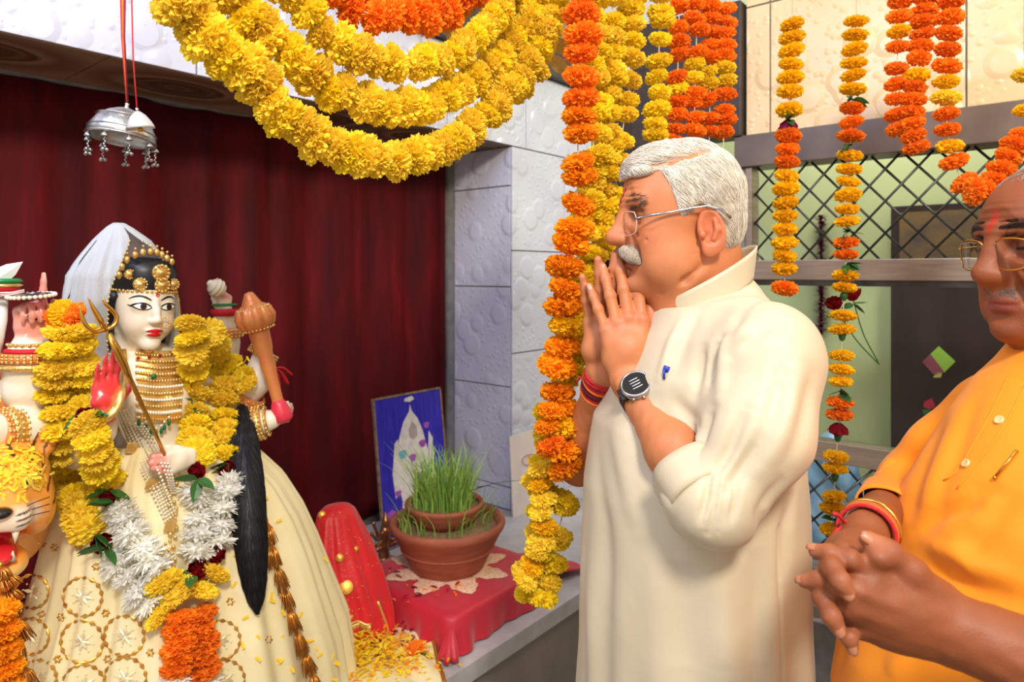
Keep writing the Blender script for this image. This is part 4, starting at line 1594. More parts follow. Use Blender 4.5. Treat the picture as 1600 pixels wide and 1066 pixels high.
# wrist bone and tendons of the left hand
sa.ell(Wl + Vector((-0.014, -0.018, 0.0)), (0.009,) * 3, 0.012)
V, Fc = sa.mesh()
N_ = vnormals(V, Fc)
col = np.tile(SK1, (len(V), 1))
for (c, d, nn, r) in nl + nr:
    col = blend(col, 0.4 * near(V, c, (0.012,) * 3, 1.0), S((206, 128, 100)))
for (al, ac, ph, rd) in FING:
    k_ = Wl + Fl * al + (Th - Fl * Th.dot(Fl)).normalized() * ac - Vector((0, 0.008, 0))
    col = blend(col, 0.4 * near(V, k_, (0.011,) * 3, 1.0), S((186, 100, 68)))
V = V + N_ * (0.00045 * vnoise(V, 260, 3))[:, None]
parts.append((V, Fc, col))
# ---- torso, legs and feet under the clothes
sb = SDF((0.02, 0.84, -0.002), (0.50, 1.33, 1.50), 0.008)
sb.loft([0.88, 1.0, 1.2, 1.36, 1.45], [0.30] * 5, [1.08] * 5, [0.11, 0.125, 0.135, 0.11, 0.07], [0.15, 0.155, 0.165, 0.165, 0.10], 0.02)
for s in (-1, 1):
    sb.chain([(0.30, 1.08 + 0.085 * s, 0.92), (0.295, 1.08 + 0.085 * s, 0.50), (0.305, 1.08 + 0.085 * s, 0.09)], [0.085, 0.058, 0.04], 0.02)
    sb.ell((0.25, 1.08 + 0.085 * s, 0.036), (0.125, 0.045, 0.034), 0.03)
    sb.ell((0.30, 1.08 + 0.085 * s, 0.05), (0.05, 0.04, 0.05), 0.03)
V, Fc = sb.mesh()
parts.append((V, Fc, np.tile(SK1, (len(V), 1))))
V, Fs, C = mesh_join(parts)
mk('body', V, Fs, M['skin1'], man1, col=C)
M['nail'] = mat('fingernail', S((222, 160, 132)), S((214, 148, 120)), 0.3)
nm = nail_mesh(nl + nr)
for i in range(len(nl + nr)):
    pass
nm.build('fingernails', M['nail'], man1)['kind'] = 'stuff'

# ---- eyes, lashes, brows
V, Fc = head1_local
for s in (-1, 1):
    v, f = strip2d([(-0.0135, -0.0015), (-0.006, -0.0026), (0.0, -0.003), (0.007, -0.0024), (0.0135, -0.0008)], [0.0006, 0.0016, 0.0020, 0.0018, 0.0008])
    pts = [Vector((0.12, 0.0315 * s + a * s, 0.0015 + b_)) for a, b_ in v]
    dv, df = decal(bvh_h1, pts, f, (-1, 0, 0), 0.0005)
    mk('eyelash', [rig.p(p) for p in dv], [tuple(q) for q in df], M['black_rubber'], man1)
for s in (-1, 1):
    brow_s = []
    for _ in range(260):
        t = random.random()
        y = 12 + 36 * t; z = 20 + 8 * math.sin(t * 2.6) - 5 * t + random.gauss(0, 2.2)
        brow_s.append((0.088 - 0.012 * t, y * 0.001 * s, z * 0.001))
    v, f, tt = strands(bvh_h1, brow_s, lambda p: (-0.25, (1 if p.y > 0 else -1) * 1.0, 0.25), 5, 0.0022, 0.00045, 0.0018, 0.25)
    c = np.outer(0.5 + 0.8 * tt, S((150, 116, 96)))
    mk('eyebrow', [rig.p(p) for p in v], f, M['hair_dark'], man1, col=c)['kind'] = 'stuff'

# ---- moustache
ms = SDF((0.06, -0.05, -0.085), (0.125, 0.05, -0.03), 0.0016)
for s in (-1, 1):
    ms.chain([mm(97, 2 * s, -47), mm(96, 14 * s, -51), mm(91, 24 * s, -58), mm(83, 31 * s, -67)], [0.0095, 0.0100, 0.0085, 0.0035], 0.006)
Vm, Fm = ms.mesh()
Vm = Vm + vnormals(Vm, Fm) * (0.0008 * vnoise(Vm, 900, 5))[:, None]
bm_ = bvh_of(Vm, Fm)
sp_ = sample_surface(Vm, Fm, 900)
v, f, tt = strands(bm_, sp_, lambda p: (0.1, (1 if p.y > 0 else -1) * 0.5, -1.0), 5, 0.0026, 0.00045, 0.0014, 0.3)
c = np.outer(0.72 + 0.4 * tt, S((222, 206, 186)))
Vj, Fj, Cj = mesh_join([(Vm, Fm, np.tile(S((190, 168, 144)), (len(Vm), 1))), (np.array(v), f, c)])
mk('moustache', rig.arr(Vj), Fj, M['hair_white'], man1, col=Cj)

# ---- hair
def hairline(x):
    return np.interp(x, [-0.12, -0.060, -0.036, -0.028, -0.018, 0.004, 0.023, 0.031, 0.039, 0.046, 0.052, 0.055, 0.075, 0.094, 0.12],
                     [-0.068, -0.070, -0.062, -0.012, 0.006, 0.016, -0.002, -0.004, 0.018, 0.050, 0.062, 0.066, 0.062, 0.060, 0.062])
hs = SDF((-0.125, -0.105, -0.085), (0.125, 0.105, 0.145), 0.0024)
hs.ell(mm(-4, 0, 34), mm(90, 79, 87), 0.0)
hs.ell(mm(36, 0, 30), mm(63, 70, 78), 0.02)
hs.ell(mm(44, 4, 80), mm(46, 52, 28), 0.02)
hs.ell(mm(66, 2, 70), mm(28, 46, 18), 0.015)
hs.ell(mm(-34, 0, -14), mm(54, 66, 58), 0.02)
# the parting: a groove on the left side of the crown
part_line = [mm(64, 57, 74), mm(40, 60, 78), mm(10, 60, 86), mm(-30, 56, 96)]
hs.chain(part_line, [0.006, 0.005, 0.0045, 0.003], 0.010, 'sub')
X = hs.ax[0][:, None, None]; Y = hs.ax[1][None, :, None]; Z = hs.ax[2][None, None, :]
cut = (hairline(X) - Z) * 0.6 + 0 * Y
kk = 0.006
hh = np.maximum(kk - np.abs(hs.F - cut), 0) / kk
hs.F = (np.maximum(hs.F, cut) + hh * hh * kk * 0.25).astype(np.float32)
Vh, Fh = hs.mesh()
def part_side(P):
    """> 0 above the parting"""
    P = np.asarray(P)
    zp = np.interp(P[..., 0], [-0.06, -0.03, 0.01, 0.04, 0.064], [0.100, 0.096, 0.086, 0.078, 0.074])
    return np.where(P[..., 1] > 0.03, P[..., 2] - zp, 1.0)
def flow(p):
    if p.y > 0.02 and part_side(np.array(p)) <= 0:
        if p.x < -0.055: return (-0.25, 0, -1)
        return (-0.62, 0.1, -0.75)
    if p.y <= 0.02 and p.z < 0.06:
        return (-0.5, -0.1, -0.8)
    if p.x < -0.05: return (-0.9, -0.1, -0.5)
    return (0.75, -0.7, 0.35)
Nh = vnormals(Vh, Fh)
fl = np.array([flow(Vector(p)) for p in Vh])
fl -= Nh * (fl * Nh).sum(1, keepdims=True)
fl /= np.linalg.norm(fl, axis=1, keepdims=True) + 1e-9
side = np.cross(fl, Nh)
ph = (Vh * side).sum(1)
Vh = Vh + Nh * (0.0007 * np.sin(ph * 900 + 3 * vnoise(Vh, 60, 2)) + 0.0007 * vnoise(Vh, 180, 8))[:, None]
bh = bvh_of(Vh, Fh)
seeds = sample_surface(Vh, Fh, 7000, lambda P: P[:, 2] > hairline(P[:, 0]) + 0.001)
v, f, tt = strands(bh, seeds, flow, 6, 0.0055, 0.00048, 0.0016, 0.14)
c = np.outer(0.74 + 0.45 * tt, S((246, 237, 220)))
grey = np.array([1.0 if (p.x < -0.06 or p.z > 0.1) else 0.0 for p in v])
c = c * (1 - 0.18 * grey[:, None] * (tt[:, None] < 0.5))
base = np.tile(S((214, 204, 188)), (len(Vh), 1))
dist = np.min([np.linalg.norm(Vh - (np.array(part_line[i]) * (1 - t_) + np.array(part_line[i + 1]) * t_), axis=1) for i in range(3) for t_ in (0, 0.25, 0.5, 0.75)], axis=0)
base = blend(base, np.clip((0.0095 - dist) / 0.004, 0, 1), S((226, 150, 120)))
dp = np.array([min((Vector(p) - Vector(part_line[i]).lerp(Vector(part_line[i + 1]), t_)).length for i in range(3) for t_ in (0, 0.33, 0.66)) for p in v[::18]]) if len(v) else None
Vj, Fj, Cj = mesh_join([(Vh, Fh, base), (np.array([tuple(p) for p in v]), f, c)])
mk('hair', rig.arr(Vj), Fj, M['hair_white'], man1, col=Cj)

# ---- kurta
sk = SDF((0.02, 0.74, 0.48), (0.50, 1.39, 1.585), 0.0040)
zs = [0.50, 0.7, 0.95, 1.10, 1.22, 1.32, 1.40, 1.455, 1.495]
sk.loft(zs, [0.285, 0.285, 0.282, 0.282, 0.282, 0.287, 0.297, 0.300, 0.300], [1.08] * 9,
        [0.185, 0.180, 0.172, 0.170, 0.166, 0.154, 0.128, 0.105, 0.085], [0.235, 0.225, 0.212, 0.205, 0.198, 0.195, 0.185, 0.155, 0.11], 0.02)
Shl = at(1203, 568, 0.905); Shr = Vector((0.335, 1.265, 1.44))
nb = Vector((0.318, 1.08, 1.464))
sk.cone(nb + Vector((0, -0.05, 0)), Shl + Vector((0, 0.02, 0.018)), 0.048, 0.060, 0.05)
sk.cone(nb + Vector((0, 0.05, 0)), Shr + Vector((0, -0.02, 0.015)), 0.050, 0.060, 0.05)
sk.ell((0.348, 1.08, 1.492), (0.044, 0.082, 0.058), 0.03)
El2 = at(1116, 786, 0.85)
cuffL = at(1090, 762, 0.868)
sk.chain([Shl, Shl.lerp(El2, 0.5) + Vector((0.014, -0.004, -0.002)), El2], [0.072, 0.064, 0.053], 0.03)
sk.chain([El2, cuffL], [0.053, 0.050], 0.02)
ax_ = (Wl - El).normalized()
sk.chain([cuffL + ax_ * 0.005, cuffL + ax_ * 0.10], [0.046, 0.052], 0.004, 'sub')
sk.loft(zs, [0.285, 0.285, 0.282, 0.282, 0.282, 0.287, 0.297, 0.300, 0.300], [1.08] * 9,
        [0.185, 0.180, 0.172, 0.170, 0.166, 0.154, 0.128, 0.105, 0.085], [0.235, 0.225, 0.212, 0.205, 0.198, 0.195, 0.185, 0.155, 0.11], 0.006)
sk.chain([Shr, Shr.lerp(Er, 0.55), Er + Vector((0.02, 0, 0.03))], [0.070, 0.066, 0.058], 0.03)
# room for the neck
sk.chain([rig.p(mm(-40, 0, -140)), rig.p(mm(-44, 0, -190))], [0.064, 0.058], 0.008, 'sub')
sk.chain([rig.p(mm(6, 0, -140)), rig.p(mm(16, 0, -178))], [0.050, 0.030], 0.008, 'sub')
Vk, Fk = sk.mesh()
Vk = relax(Vk, Fk, 2, 0.5)
Nk = vnormals(Vk, Fk)
def fold(P, a, b_, width, depth, freq=1, ph=0.0, side=None):
    """ridge and valley running along the segment a-b"""
    a = np.array(a); b_ = np.array(b_)
    ba = b_ - a
    t = np.clip(((P - a) @ ba) / (ba @ ba), 0, 1)
    q = P - (a + t[:, None] * ba)
    dd = np.linalg.norm(q, axis=1)
    return depth * np.cos(np.clip(dd / width, 0, 1) * math.pi * 1.5) * np.clip(1 - dd / width, 0, 1) * np.sin(np.clip(t, 0.02, 0.98) * math.pi) ** 0.6
bk0 = bvh_of(Vk, Fk)
dsp = folds(Vk, bk0, [
    ([(1122, 530), (1112, 565), (1104, 605)], 0.010, -0.010), ([(1100, 545), (1092, 580), (1086, 615)], 0.009, -0.006), ([(1135, 520), (1128, 560), (1122, 620)], 0.012, 0.005),
    ([(1112, 640), (1100, 670), (1088, 700)], 0.011, -0.008), ([(1165, 640), (1140, 700), (1112, 742)], 0.010, -0.007), ([(1185, 690), (1160, 730), (1140, 765)], 0.010, -0.006),
    ([(1108, 742), (1104, 780), (1096, 815)], 0.0065, -0.008), ([(1122, 748), (1116, 790), (1108, 832)], 0.0065, -0.008), ([(1136, 752), (1131, 795), (1124, 830)], 0.0065, -0.007),
    ([(1150, 758), (1145, 795), (1138, 822)], 0.0065, -0.006), ([(1115, 745), (1110, 785), (1102, 825)], 0.006, 0.005), ([(1129, 750), (1124, 792), (1116, 832)], 0.006, 0.005),
    ([(1143, 755), (1138, 795), (1131, 828)], 0.006, 0.005), ([(1250, 560), (1230, 640), (1190, 730)], 0.016, 0.005), ([(1225, 590), (1205, 660), (1165, 740)], 0.014, -0.004),
    ([(1270, 590), (1255, 660), (1215, 740)], 0.013, -0.004), ([(1180, 470), (1150, 505), (1118, 530)], 0.014, -0.005), ([(1220, 500), (1170, 530), (1130, 560)], 0.013, -0.004),
    ([(1200, 470), (1160, 520), (1140, 560)], 0.014, 0.004), ([(1090, 490), (1070, 530), (1055, 580)], 0.014, -0.004), ([(1065, 500), (1045, 540), (1030, 590)], 0.008, 0.003),
    ([(1240, 760), (1226, 830), (1222, 920)], 0.014, -0.006), ([(1230, 740), (1190, 800), (1150, 860)], 0.012, -0.005), ([(985, 640), (1010, 720), (1040, 800)], 0.022, -0.006),
    ([(960, 660), (975, 740), (1000, 830)], 0.020, 0.004), ([(1000, 700), (1040, 790), (1075, 870)], 0.016, 0.004), ([(935, 700), (945, 820), (950, 960)], 0.022, -0.004),
    ([(1060, 870), (1062, 960), (1066, 1050)], 0.025, -0.004), ([(1120, 880), (1128, 960), (1130, 1050)], 0.022, 0.004), ([(1180, 850), (1185, 940), (1180, 1040)], 0.020, -0.005),
    ([(1050, 620), (1075, 650), (1090, 670)], 0.012, -0.005), ([(1020, 640), (1050, 690), (1060, 720)], 0.010, 0.004)])
low = np.clip((1.24 - Vk[:, 2]) / 0.25, 0, 1)
ang = np.arctan2(Vk[:, 1] - 1.08, Vk[:, 0] - 0.282)
dsp += low * (0.0035 * np.sin(ang * 9 + 2.2 * Vk[:, 2]) + 0.003 * np.sin(ang * 17 + 1.0 + 3 * Vk[:, 2]))
dsp += 0.0022 * vnoise(Vk, 28, 4) + 0.0011 * vnoise(Vk * np.array([1, 1, 0.6]), 70, 6)
# side slit seam
seam = np.clip(1 - np.abs(Vk[:, 0] - 0.352) / 0.005, 0, 1) * (Vk[:, 1] < 1.02) * (Vk[:, 2] < 1.215)
dsp -= 0.004 * seam
armm = np.clip((0.93 - Vk[:, 1]) / 0.04, 0, 1) * (Vk[:, 2] > 1.2)
Vk = Vk + Nk * (dsp * 1.0)[:, None]
# the hem: open below the knee line
mk('kurta', Vk, Fk, M['kurta_white'], man1)
bvh_k1 = bvh_of(Vk, Fk)
# stand collar
ca = rig.p(mm(-24, 0, -140))
def collar_fn(u, v, cx=(0.302, 1.072, 1.522), ra=0.073, rb=0.075, hgt=0.044, gap=0.34, slope=0.62, flare=0.06):
    th = math.pi + gap + u * (2 * math.pi - 2 * gap)       # opens towards -x
    ex = cx[0] + math.cos(th) * (ra + flare * 0.1 * v)
    ey = cx[1] + math.sin(th) * (rb + flare * 0.1 * v)
    z = cx[2] + math.cos(th) * ra * slope + (v - 0.5) * hgt * (1.0 + 0.12 * math.cos(th))
    return (ex + v * 0.006 * math.cos(th) - v * 0.006, ey, z)
MB().grid(collar_fn, 60, 8, 0.003).build('collar', M['kurta_white'], man1)
# turned-up cuff
qx = ax_.to_track_quat('Z', 'Y')
def cuff_fn(u, v):
    th = u * 2 * math.pi
    r1 = 0.0505 + 0.004 * math.sin(2 * th) + 0.0015 * math.sin(5 * th) + 0.003 * v
    return cuffL + ax_ * (-0.020 + v * 0.046) + qx @ Vector((math.cos(th) * r1, math.sin(th) * r1 * 1.05, 0))
MB().grid(cuff_fn, 48, 6, 0.004, True).build('cuff', M['kurta_white'], man1)
# placket strip with buttons and chest pocket
pp = spline([at(1030, 505, 0.99), at(1000, 560, 0.985), at(970, 640, 0.98)], 9)
v = []; 
pk2, pf2 = strip2d([(0, 0.0), (0.045, 0), (0.09, 0), (0.105, 0)], [0.022] * 4)
def dec_img(poly_px, D, direction=(0.0, 1, 0), off=0.0016, n=8):
    """patch dropped onto the kurta from pixel corners (bilinear grid)"""
    (a, b_, c_, d_) = [at(x, y, D) for x, y in poly_px]
    vv = []; ff = []
    for i in range(n):
        for j in range(n):
            u, w = i / (n - 1), j / (n - 1)
            vv.append((a * (1 - u) + b_ * u) * (1 - w) + (d_ * (1 - u) + c_ * u) * w)
    for i in range(n - 1):
        for j in range(n - 1):
            ff.append((i * n + j, (i + 1) * n + j, (i + 1) * n + j + 1, i * n + j + 1))
    return vv, ff
# trousers
sp = SDF((0.12, 0.90, 0.05), (0.46, 1.26, 1.0), 0.009)
for s in (-1, 1):
    sp.chain([(0.30, 1.08 + 0.085 * s, 0.92), (0.297, 1.08 + 0.085 * s, 0.50), (0.305, 1.08 + 0.085 * s, 0.11)], [0.098, 0.078, 0.066], 0.02)
V, Fc = sp.mesh()
mk('trousers', V, Fc, M['pyjama'], man1)

# ---- things he wears or carries
pen = empty('pen', at(1040, 590, 0.925), 'blue pen clipped in the chest pocket of the cream kurta', 'pen')
hit, nmv, _, _ = bvh_k1.ray_cast(Vector((0, 0, CAMH)), (at(1041, 584, 1) - Vector((0, 0, CAMH))).normalized())
pb = (hit if hit else at(1041, 584, 0.93)) + Vector((0, 0.003, 0))
MB().tube([pb + Vector((0, 0.004, -0.016)), pb + Vector((0, 0.001, 0.003))], 0.0042, 10).build('barrel', M['blue_plastic'], pen)
MB().tube([pb + Vector((0, 0, 0.003)), pb + Vector((0.002, 0, 0.010))], [0.005, 0.0045], 10).build('cap', M['blue_plastic'], pen)
MB().box(pb + Vector((-0.004, -0.007, 0.000)), (0.0016, 0, 0), (0, 0.001, 0), (0, 0, 0.007)).build('clip', M['blue_plastic'], pen)

# glasses: rimless, thin temples
M['white_glass'] = mat('bevelled_glass_edge', S((220, 205, 195)), None, 0.2)
gl1 = empty('eyeglasses', rig.p(mm(95, 0, -10)), 'rimless eyeglasses with thin metal temples on the grey-haired man', 'eyeglasses')
for s in (-1, 1):
    def lens_fn(u, v, s=s):
        a = (u - 0.5) * 2; b_ = (v - 0.5) * 2
        # rounded rectangle by squircle mapping
        xx = a * math.sqrt(1 - 0.32 * b_ * b_); zz = b_ * math.sqrt(1 - 0.32 * a * a)
        y = 31.5 * s + 25 * xx * s
        return rig.p(mm(101 - 2.4 * (xx + 0.2) ** 2 - 4 * max(0, xx) , y, -9 + 18 * zz))
    MB().grid(lens_fn, 15, 13, 0.0018).build('lens', M['lens'], gl1)
    MB().tube([lens_fn(0.5 + 0.5 * a_, 0.5 + 0.5 * b_) for a_, b_ in ([(q, -1) for q in np.linspace(-1, 1, 9)] + [(1, q) for q in np.linspace(-1, 1, 9)] + [(q, 1) for q in np.linspace(1, -1, 9)] + [(-1, q) for q in np.linspace(1, -1, 9)])], 0.0006, 5).build('lens_edge', M['white_glass'], gl1)
    hinge = mm(93, 58.5 * s, -3)
    MB().tube([rig.p(mm(97, 55 * s, -3.5)), rig.p(hinge), rig.p(mm(88, 66 * s, -2))], 0.0014, 6).build('hinge', M['steel'], gl1)
    MB().tube([rig.p(q) for q in (mm(88, 66 * s, -2), mm(50, 73.5 * s, 3), mm(18, 79 * s, 8), mm(-2, 83 * s, 10), mm(-24, 83 * s, 4), mm(-38, 81 * s, -8))],
              [0.0017, 0.0018, 0.0015, 0.0019, 0.0023, 0.0024], 8).build('temple', M['steel'] if s > 0 else M['gold_metal'], gl1)
    MB().tube([rig.p(q) for q in (mm(100, 10 * s, -3), mm(97, 12 * s, -8), mm(94, 11 * s, -13))], 0.0009, 6).build('nose_pad_arm', M['steel'], gl1)
    MB().ball(rig.p(mm(94.5, 10.5 * s, -13)), (0.003, 0.002, 0.005), 8, 6).build('nose_pad', M['lens'], gl1)
MB().tube([rig.p(q) for q in (mm(101, 8 * -1, 0), mm(104, 0, 3), mm(101, 8, 0))], 0.0011, 8).build('bridge', M['steel'], gl1)

# wristwatch on the left forearm
wc = Wl.lerp(El, 0.16)
wa = (El - Wl).normalized()
qw = wa.to_track_quat('Z', 'Y')
watch = empty('wristwatch', wc, 'round steel sports watch with black strap on the wrist below the folded hands', 'wristwatch')
def strap_fn(u, v):
    th = u * 2 * math.pi
    return wc + wa * ((v - 0.5) * 0.022) + qw @ Vector((math.cos(th) * 0.0295, math.sin(th) * 0.0295, 0))
MB().grid(strap_fn, 40, 4, 0.003, True).build('strap', M['black_rubber'], watch)
vd = (Vector((0, 0, CAMH)) - wc); vd = vd + Vector((0.10, -0.25, 0.05)) * 1.2
dn = (vd - wa * vd.dot(wa)).normalized()
cc = wc + dn * 0.030
MB().lathe([(0.018, -0.004), (0.0225, -0.002), (0.0235, 0.002), (0.0235, 0.006), (0.0215, 0.0085), (0.0195, 0.0085), (0.0190, 0.0072)], cc, dn, 40).build('case', M['steel'], watch)
MB().lathe([(0.0001, 0.0074), (0.0192, 0.0074)], cc, dn, 40).build('dial', M['black_glass'], watch)
M['white_print'] = mat('white_print', S((225, 230, 240)), None, 0.5)
sx = wa; sy = dn.cross(wa).normalized()
for k in range(4):
    c = cc + dn * 0.0077 + wa * (0.0075 - 0.005 * k)
    MB().box(c, sy * (0.0075 - 0.001 * (k % 2)), wa * 0.0006, dn * 0.0001).build('display_line', M['white_print'], watch)
for an in (0.6, 0.0, -0.6):
    d = (wa * math.cos(an) - sy * math.sin(an))
    MB().tube([cc + d * 0.0225 + dn * 0.003, cc + d * 0.0265 + dn * 0.003], 0.0022, 8).build('button', M['steel'], watch)
for s in (-1, 1):
    MB().box(cc + sy * s * 0.022 - dn * 0.004, sy * 0.006, wa * 0.010, dn * 0.0035, 0.001).build('lug', M['black_rubber'], watch)

# red thread wound round the right wrist
bra = empty('sacred_thread', Wr, 'red and maroon sacred thread wound round the right wrist of the praying man', 'bracelet')
rb_ax = (Er - Wr).normalized(); qb = rb_ax.to_track_quat('Z', 'Y')
for i in range(11):
    o_ = 0.004 + i * 0.0042
    r0 = 0.0292 + 0.0012 * math.sin(i * 2.1)
    pts = [Wr + rb_ax * (o_ + 0.002 * math.sin(2 * a_ + i)) + qb @ Vector((math.cos(a_) * r0, math.sin(a_) * r0, 0)) for a_ in np.linspace(0, 2 * math.pi, 33)]
    MB().tube(pts, 0.0026, 6).build('thread_turn', M['thread_maroon'] if i in (6, 7, 8) else (M['thread_orange'] if i in (4, 10) else M['thread_red']), bra)
MB().tube([Wr + rb_ax * 0.015 + Vector((-0.028, -0.01, 0)), Wr + rb_ax * 0.013 + Vector((-0.04, -0.014, 0.003)), Wr + rb_ax * 0.02 + Vector((-0.044, -0.014, -0.004))], 0.0016, 5).build('thread_end', M['thread_red'], bra)

# ================================================================== the man in orange
M['skin2'] = skin_material('brown_skin', (0.92, 0.92, 0.92), (1.06, 1.03, 1.0), 0.55, 0.5)
SK2 = np.array(S((142, 76, 40)))
rig2 = Rig((0.704, 0.87, 1.582), 184, 3, 0, 1.0)
man2 = empty('person', (0.745, 0.86, 0.0), 'balding man in a saffron kurta with clasped hands at the right edge', 'person')
sd = face(0.0021, nose_tip=(0.108, 0, -0.028), nose_r=0.0155, lips=1.35, chin=(0.078, 0, -0.100), jaw=1.04, jowl=1.1, fore=2)
V, Fc = sd.mesh()
V = relax(V, Fc, 1, 0.4)
col = np.tile(SK2, (len(V), 1))
col = blend(col, near(V, mm(94, 0, -69), mm(13, 25, 12), 0.5), S((150, 76, 62)))
col = blend(col, near(V, mm(94, 0, 36), mm(14, 6, 17), 0.6), S((186, 50, 30)))
for s in (-1, 1):
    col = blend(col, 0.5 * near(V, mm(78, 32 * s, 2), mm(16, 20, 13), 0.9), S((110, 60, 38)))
col = blend(col, 0.45 * near(V, mm(80, 0, -52), mm(26, 30, 10), 0.8), S((120, 76, 56)))
N_ = vnormals(V, Fc)
V = V + N_ * (near(V, mm(92, 0, 40), mm(22, 44, 22), 0.6) * 0.0005 * np.sin(V[:, 2] * 620 + 8 * V[:, 1]))[:, None]
head2 = (V, Fc)
bvh_h2 = bvh_of(V, Fc)
parts2 = [(rig2.arr(V), Fc, col)]

# ---- clasped hands
a_ = at
sa = SDF((0.24, 0.53, 1.04), (0.66, 1.08, 1.40), 0.0024)
# left (near) hand: wrist to knuckles, thumb side up
Wn = a_(1512, 990, 0.625); En = a_(1740, 1090, 0.585)
kn = [a_(1362, 896, 0.634), a_(1338, 920, 0.626), a_(1330, 948, 0.627), a_(1346, 978, 0.636)]
wb = [a_(1480, 955, 0.634), a_(1485, 975, 0.624), a_(1485, 995, 0.624), a_(1480, 1010, 0.632)]
for q, w in zip(kn, wb):
    sa.cone(w, q, 0.0165, 0.0128, 0.014)
sa.ell(a_(1420, 955, 0.636), (0.034, 0.018, 0.030), 0.02)
sa.chain([Wn, Wn.lerp(En, 0.2), Wn.lerp(En, 0.6), En], [0.0285, 0.030, 0.037, 0.042], 0.016)
def fing(pts, r, k=0.004):
    P = [a_(*q) for q in pts]
    sa.chain(P, r, k)
    for i in range(1, len(P) - 1): sa.ell(P[i], (r[i] * 1.0,) * 3, 0.003)
    d = (P[-1] - P[-2]).normalized()
    return P, d
nails2 = []
P, d = fing([(1362, 896, 0.634), (1328, 874, 0.632), (1296, 864, 0.640), (1274, 861, 0.650)], [0.0105, 0.0090, 0.0078, 0.0066])      # index
nails2.append((P[-1] + d * 0.002 + Vector((-0.001, -0.003, 0.0055)), d, Vector((-0.1, -0.5, 0.85)).normalized(), 0.0062))
P, d = fing([(1338, 920, 0.626), (1310, 916, 0.626), (1280, 906, 0.634), (1258, 909, 0.643)], [0.0108, 0.0092, 0.0080, 0.0068])       # middle
nails2.append((P[-1] + d * 0.003 + Vector((-0.002, -0.003, 0.005)), d, Vector((-0.3, -0.5, 0.8)).normalized(), 0.0062))
fing([(1330, 948, 0.627), (1304, 950, 0.640), (1296, 962, 0.668)], [0.0104, 0.0090, 0.008])
fing([(1346, 978, 0.636), (1322, 985, 0.650), (1318, 990, 0.675)], [0.0098, 0.0085, 0.007])
# thumb of the near hand, lying up to the left
P, d = fing([(1462, 935, 0.640), (1424, 893, 0.630), (1390, 864, 0.632), (1356, 842, 0.640)], [0.0185, 0.0118, 0.0100, 0.0078], 0.010)
nails2.append((P[-1] + Vector((-0.002, -0.0066, 0.0026)), d, Vector((0.05, -0.9, 0.42)).normalized(), 0.0072))
# right (far) hand behind, its fingers coming over between the near ones
Wf = a_(1352, 834, 0.760); Ef = a_(1396, 776, 1.03)
for q, w in (((1318, 866, 0.672), (1345, 842, 0.750)), ((1306, 890, 0.672), (1340, 852, 0.750)), ((1302, 922, 0.676), (1338, 862, 0.752)), ((1318, 955, 0.682), (1345, 870, 0.756))):
    sa.cone(a_(*w), a_(*q), 0.0165, 0.0130, 0.014)
sa.ell(a_(1324, 890, 0.700), (0.024, 0.028, 0.030), 0.02)
sa.chain([Wf, Wf.lerp(Ef, 0.25), Ef], [0.0245, 0.025, 0.030], 0.015)
for pts, r in ((((1306, 884, 0.668), (1300, 888, 0.626), (1313, 908, 0.612), (1323, 925, 0.611)), [0.0098, 0.0094, 0.0084, 0.0070]),
               (((1292, 922, 0.672), (1286, 934, 0.632), (1299, 962, 0.617), (1310, 983, 0.616)), [0.0098, 0.0092, 0.0082, 0.0068]),
               (((1320, 966, 0.676), (1320, 976, 0.640), (1326, 996, 0.626), (1331, 1011, 0.626)), [0.0092, 0.0084, 0.0074, 0.0062])):
    P, d = fing(pts, r)
    side_ = Vector((-0.35, -0.9, 0.1))
    side_ = (side_ - d * side_.dot(d)).normalized()
    nails2.append((P[-1] + side_ * r[-1] * 0.9 - d * 0.001, d, side_, r[-1] * 0.95))
# its thumb, seen end-on beside the near thumb
fing([(1348, 852, 0.735), (1362, 866, 0.670), (1374, 873, 0.626)], [0.0165, 0.0120, 0.0098], 0.008)
# tendons on the back of the near hand
for q, w in zip(kn, wb): sa.cone(w.lerp(q, 0.4) + Vector((0, -0.0135, 0)), q + Vector((0, -0.0105, 0)), 0.0016, 0.0028, 0.006)
V, Fc = sa.mesh()
N_ = vnormals(V, Fc)
V = V + N_ * (0.0005 * vnoise(V, 240, 9))[:, None]
col = np.tile(SK2, (len(V), 1))
for c, d, nn, r in nails2:
    col = blend(col, 0.5 * near(V, c, (0.014,) * 3, 1.0), S((190, 116, 78)))
for q in kn:
    col = blend(col, 0.4 * near(V, q, (0.016,) * 3, 1.0), S((130, 70, 40)))
parts2.append((V, Fc, col))
# torso, legs, feet
sb = SDF((0.40, 0.50, -0.002), (1.02, 1.20, 1.47), 0.009)
sb.loft([0.88, 1.0, 1.2, 1.36, 1.42], [0.74, 0.74, 0.75, 0.755, 0.745], [0.85, 0.85, 0.855, 0.86, 0.86], [0.12, 0.13, 0.13, 0.085, 0.05], [0.15, 0.155, 0.155, 0.13, 0.07], 0.02, math.radians(25))
lat = Vector((-0.42, 0.906, 0))
for s in (-1, 1):
    b0 = Vector((0.745, 0.86, 0)) + lat * (0.09 * s)
    sb.chain([b0 + Zv * 0.92, b0 + Zv * 0.5, b0 + Zv * 0.09], [0.088, 0.06, 0.042], 0.02)
    sb.chain([b0 + Zv * 0.036, b0 + Zv * 0.034 + Vector((-0.906, -0.42, 0)) * 0.13], [0.038, 0.032], 0.02)
V, Fc = sb.mesh()
parts2.append((V, Fc, np.tile(SK2, (len(V), 1))))
V, Fs, C = mesh_join(parts2)
mk('body', V, Fs, M['skin2'], man2, col=C)
M['nail2'] = mat('brown_fingernail', S((190, 124, 92)), S((180, 112, 82)), 0.3)
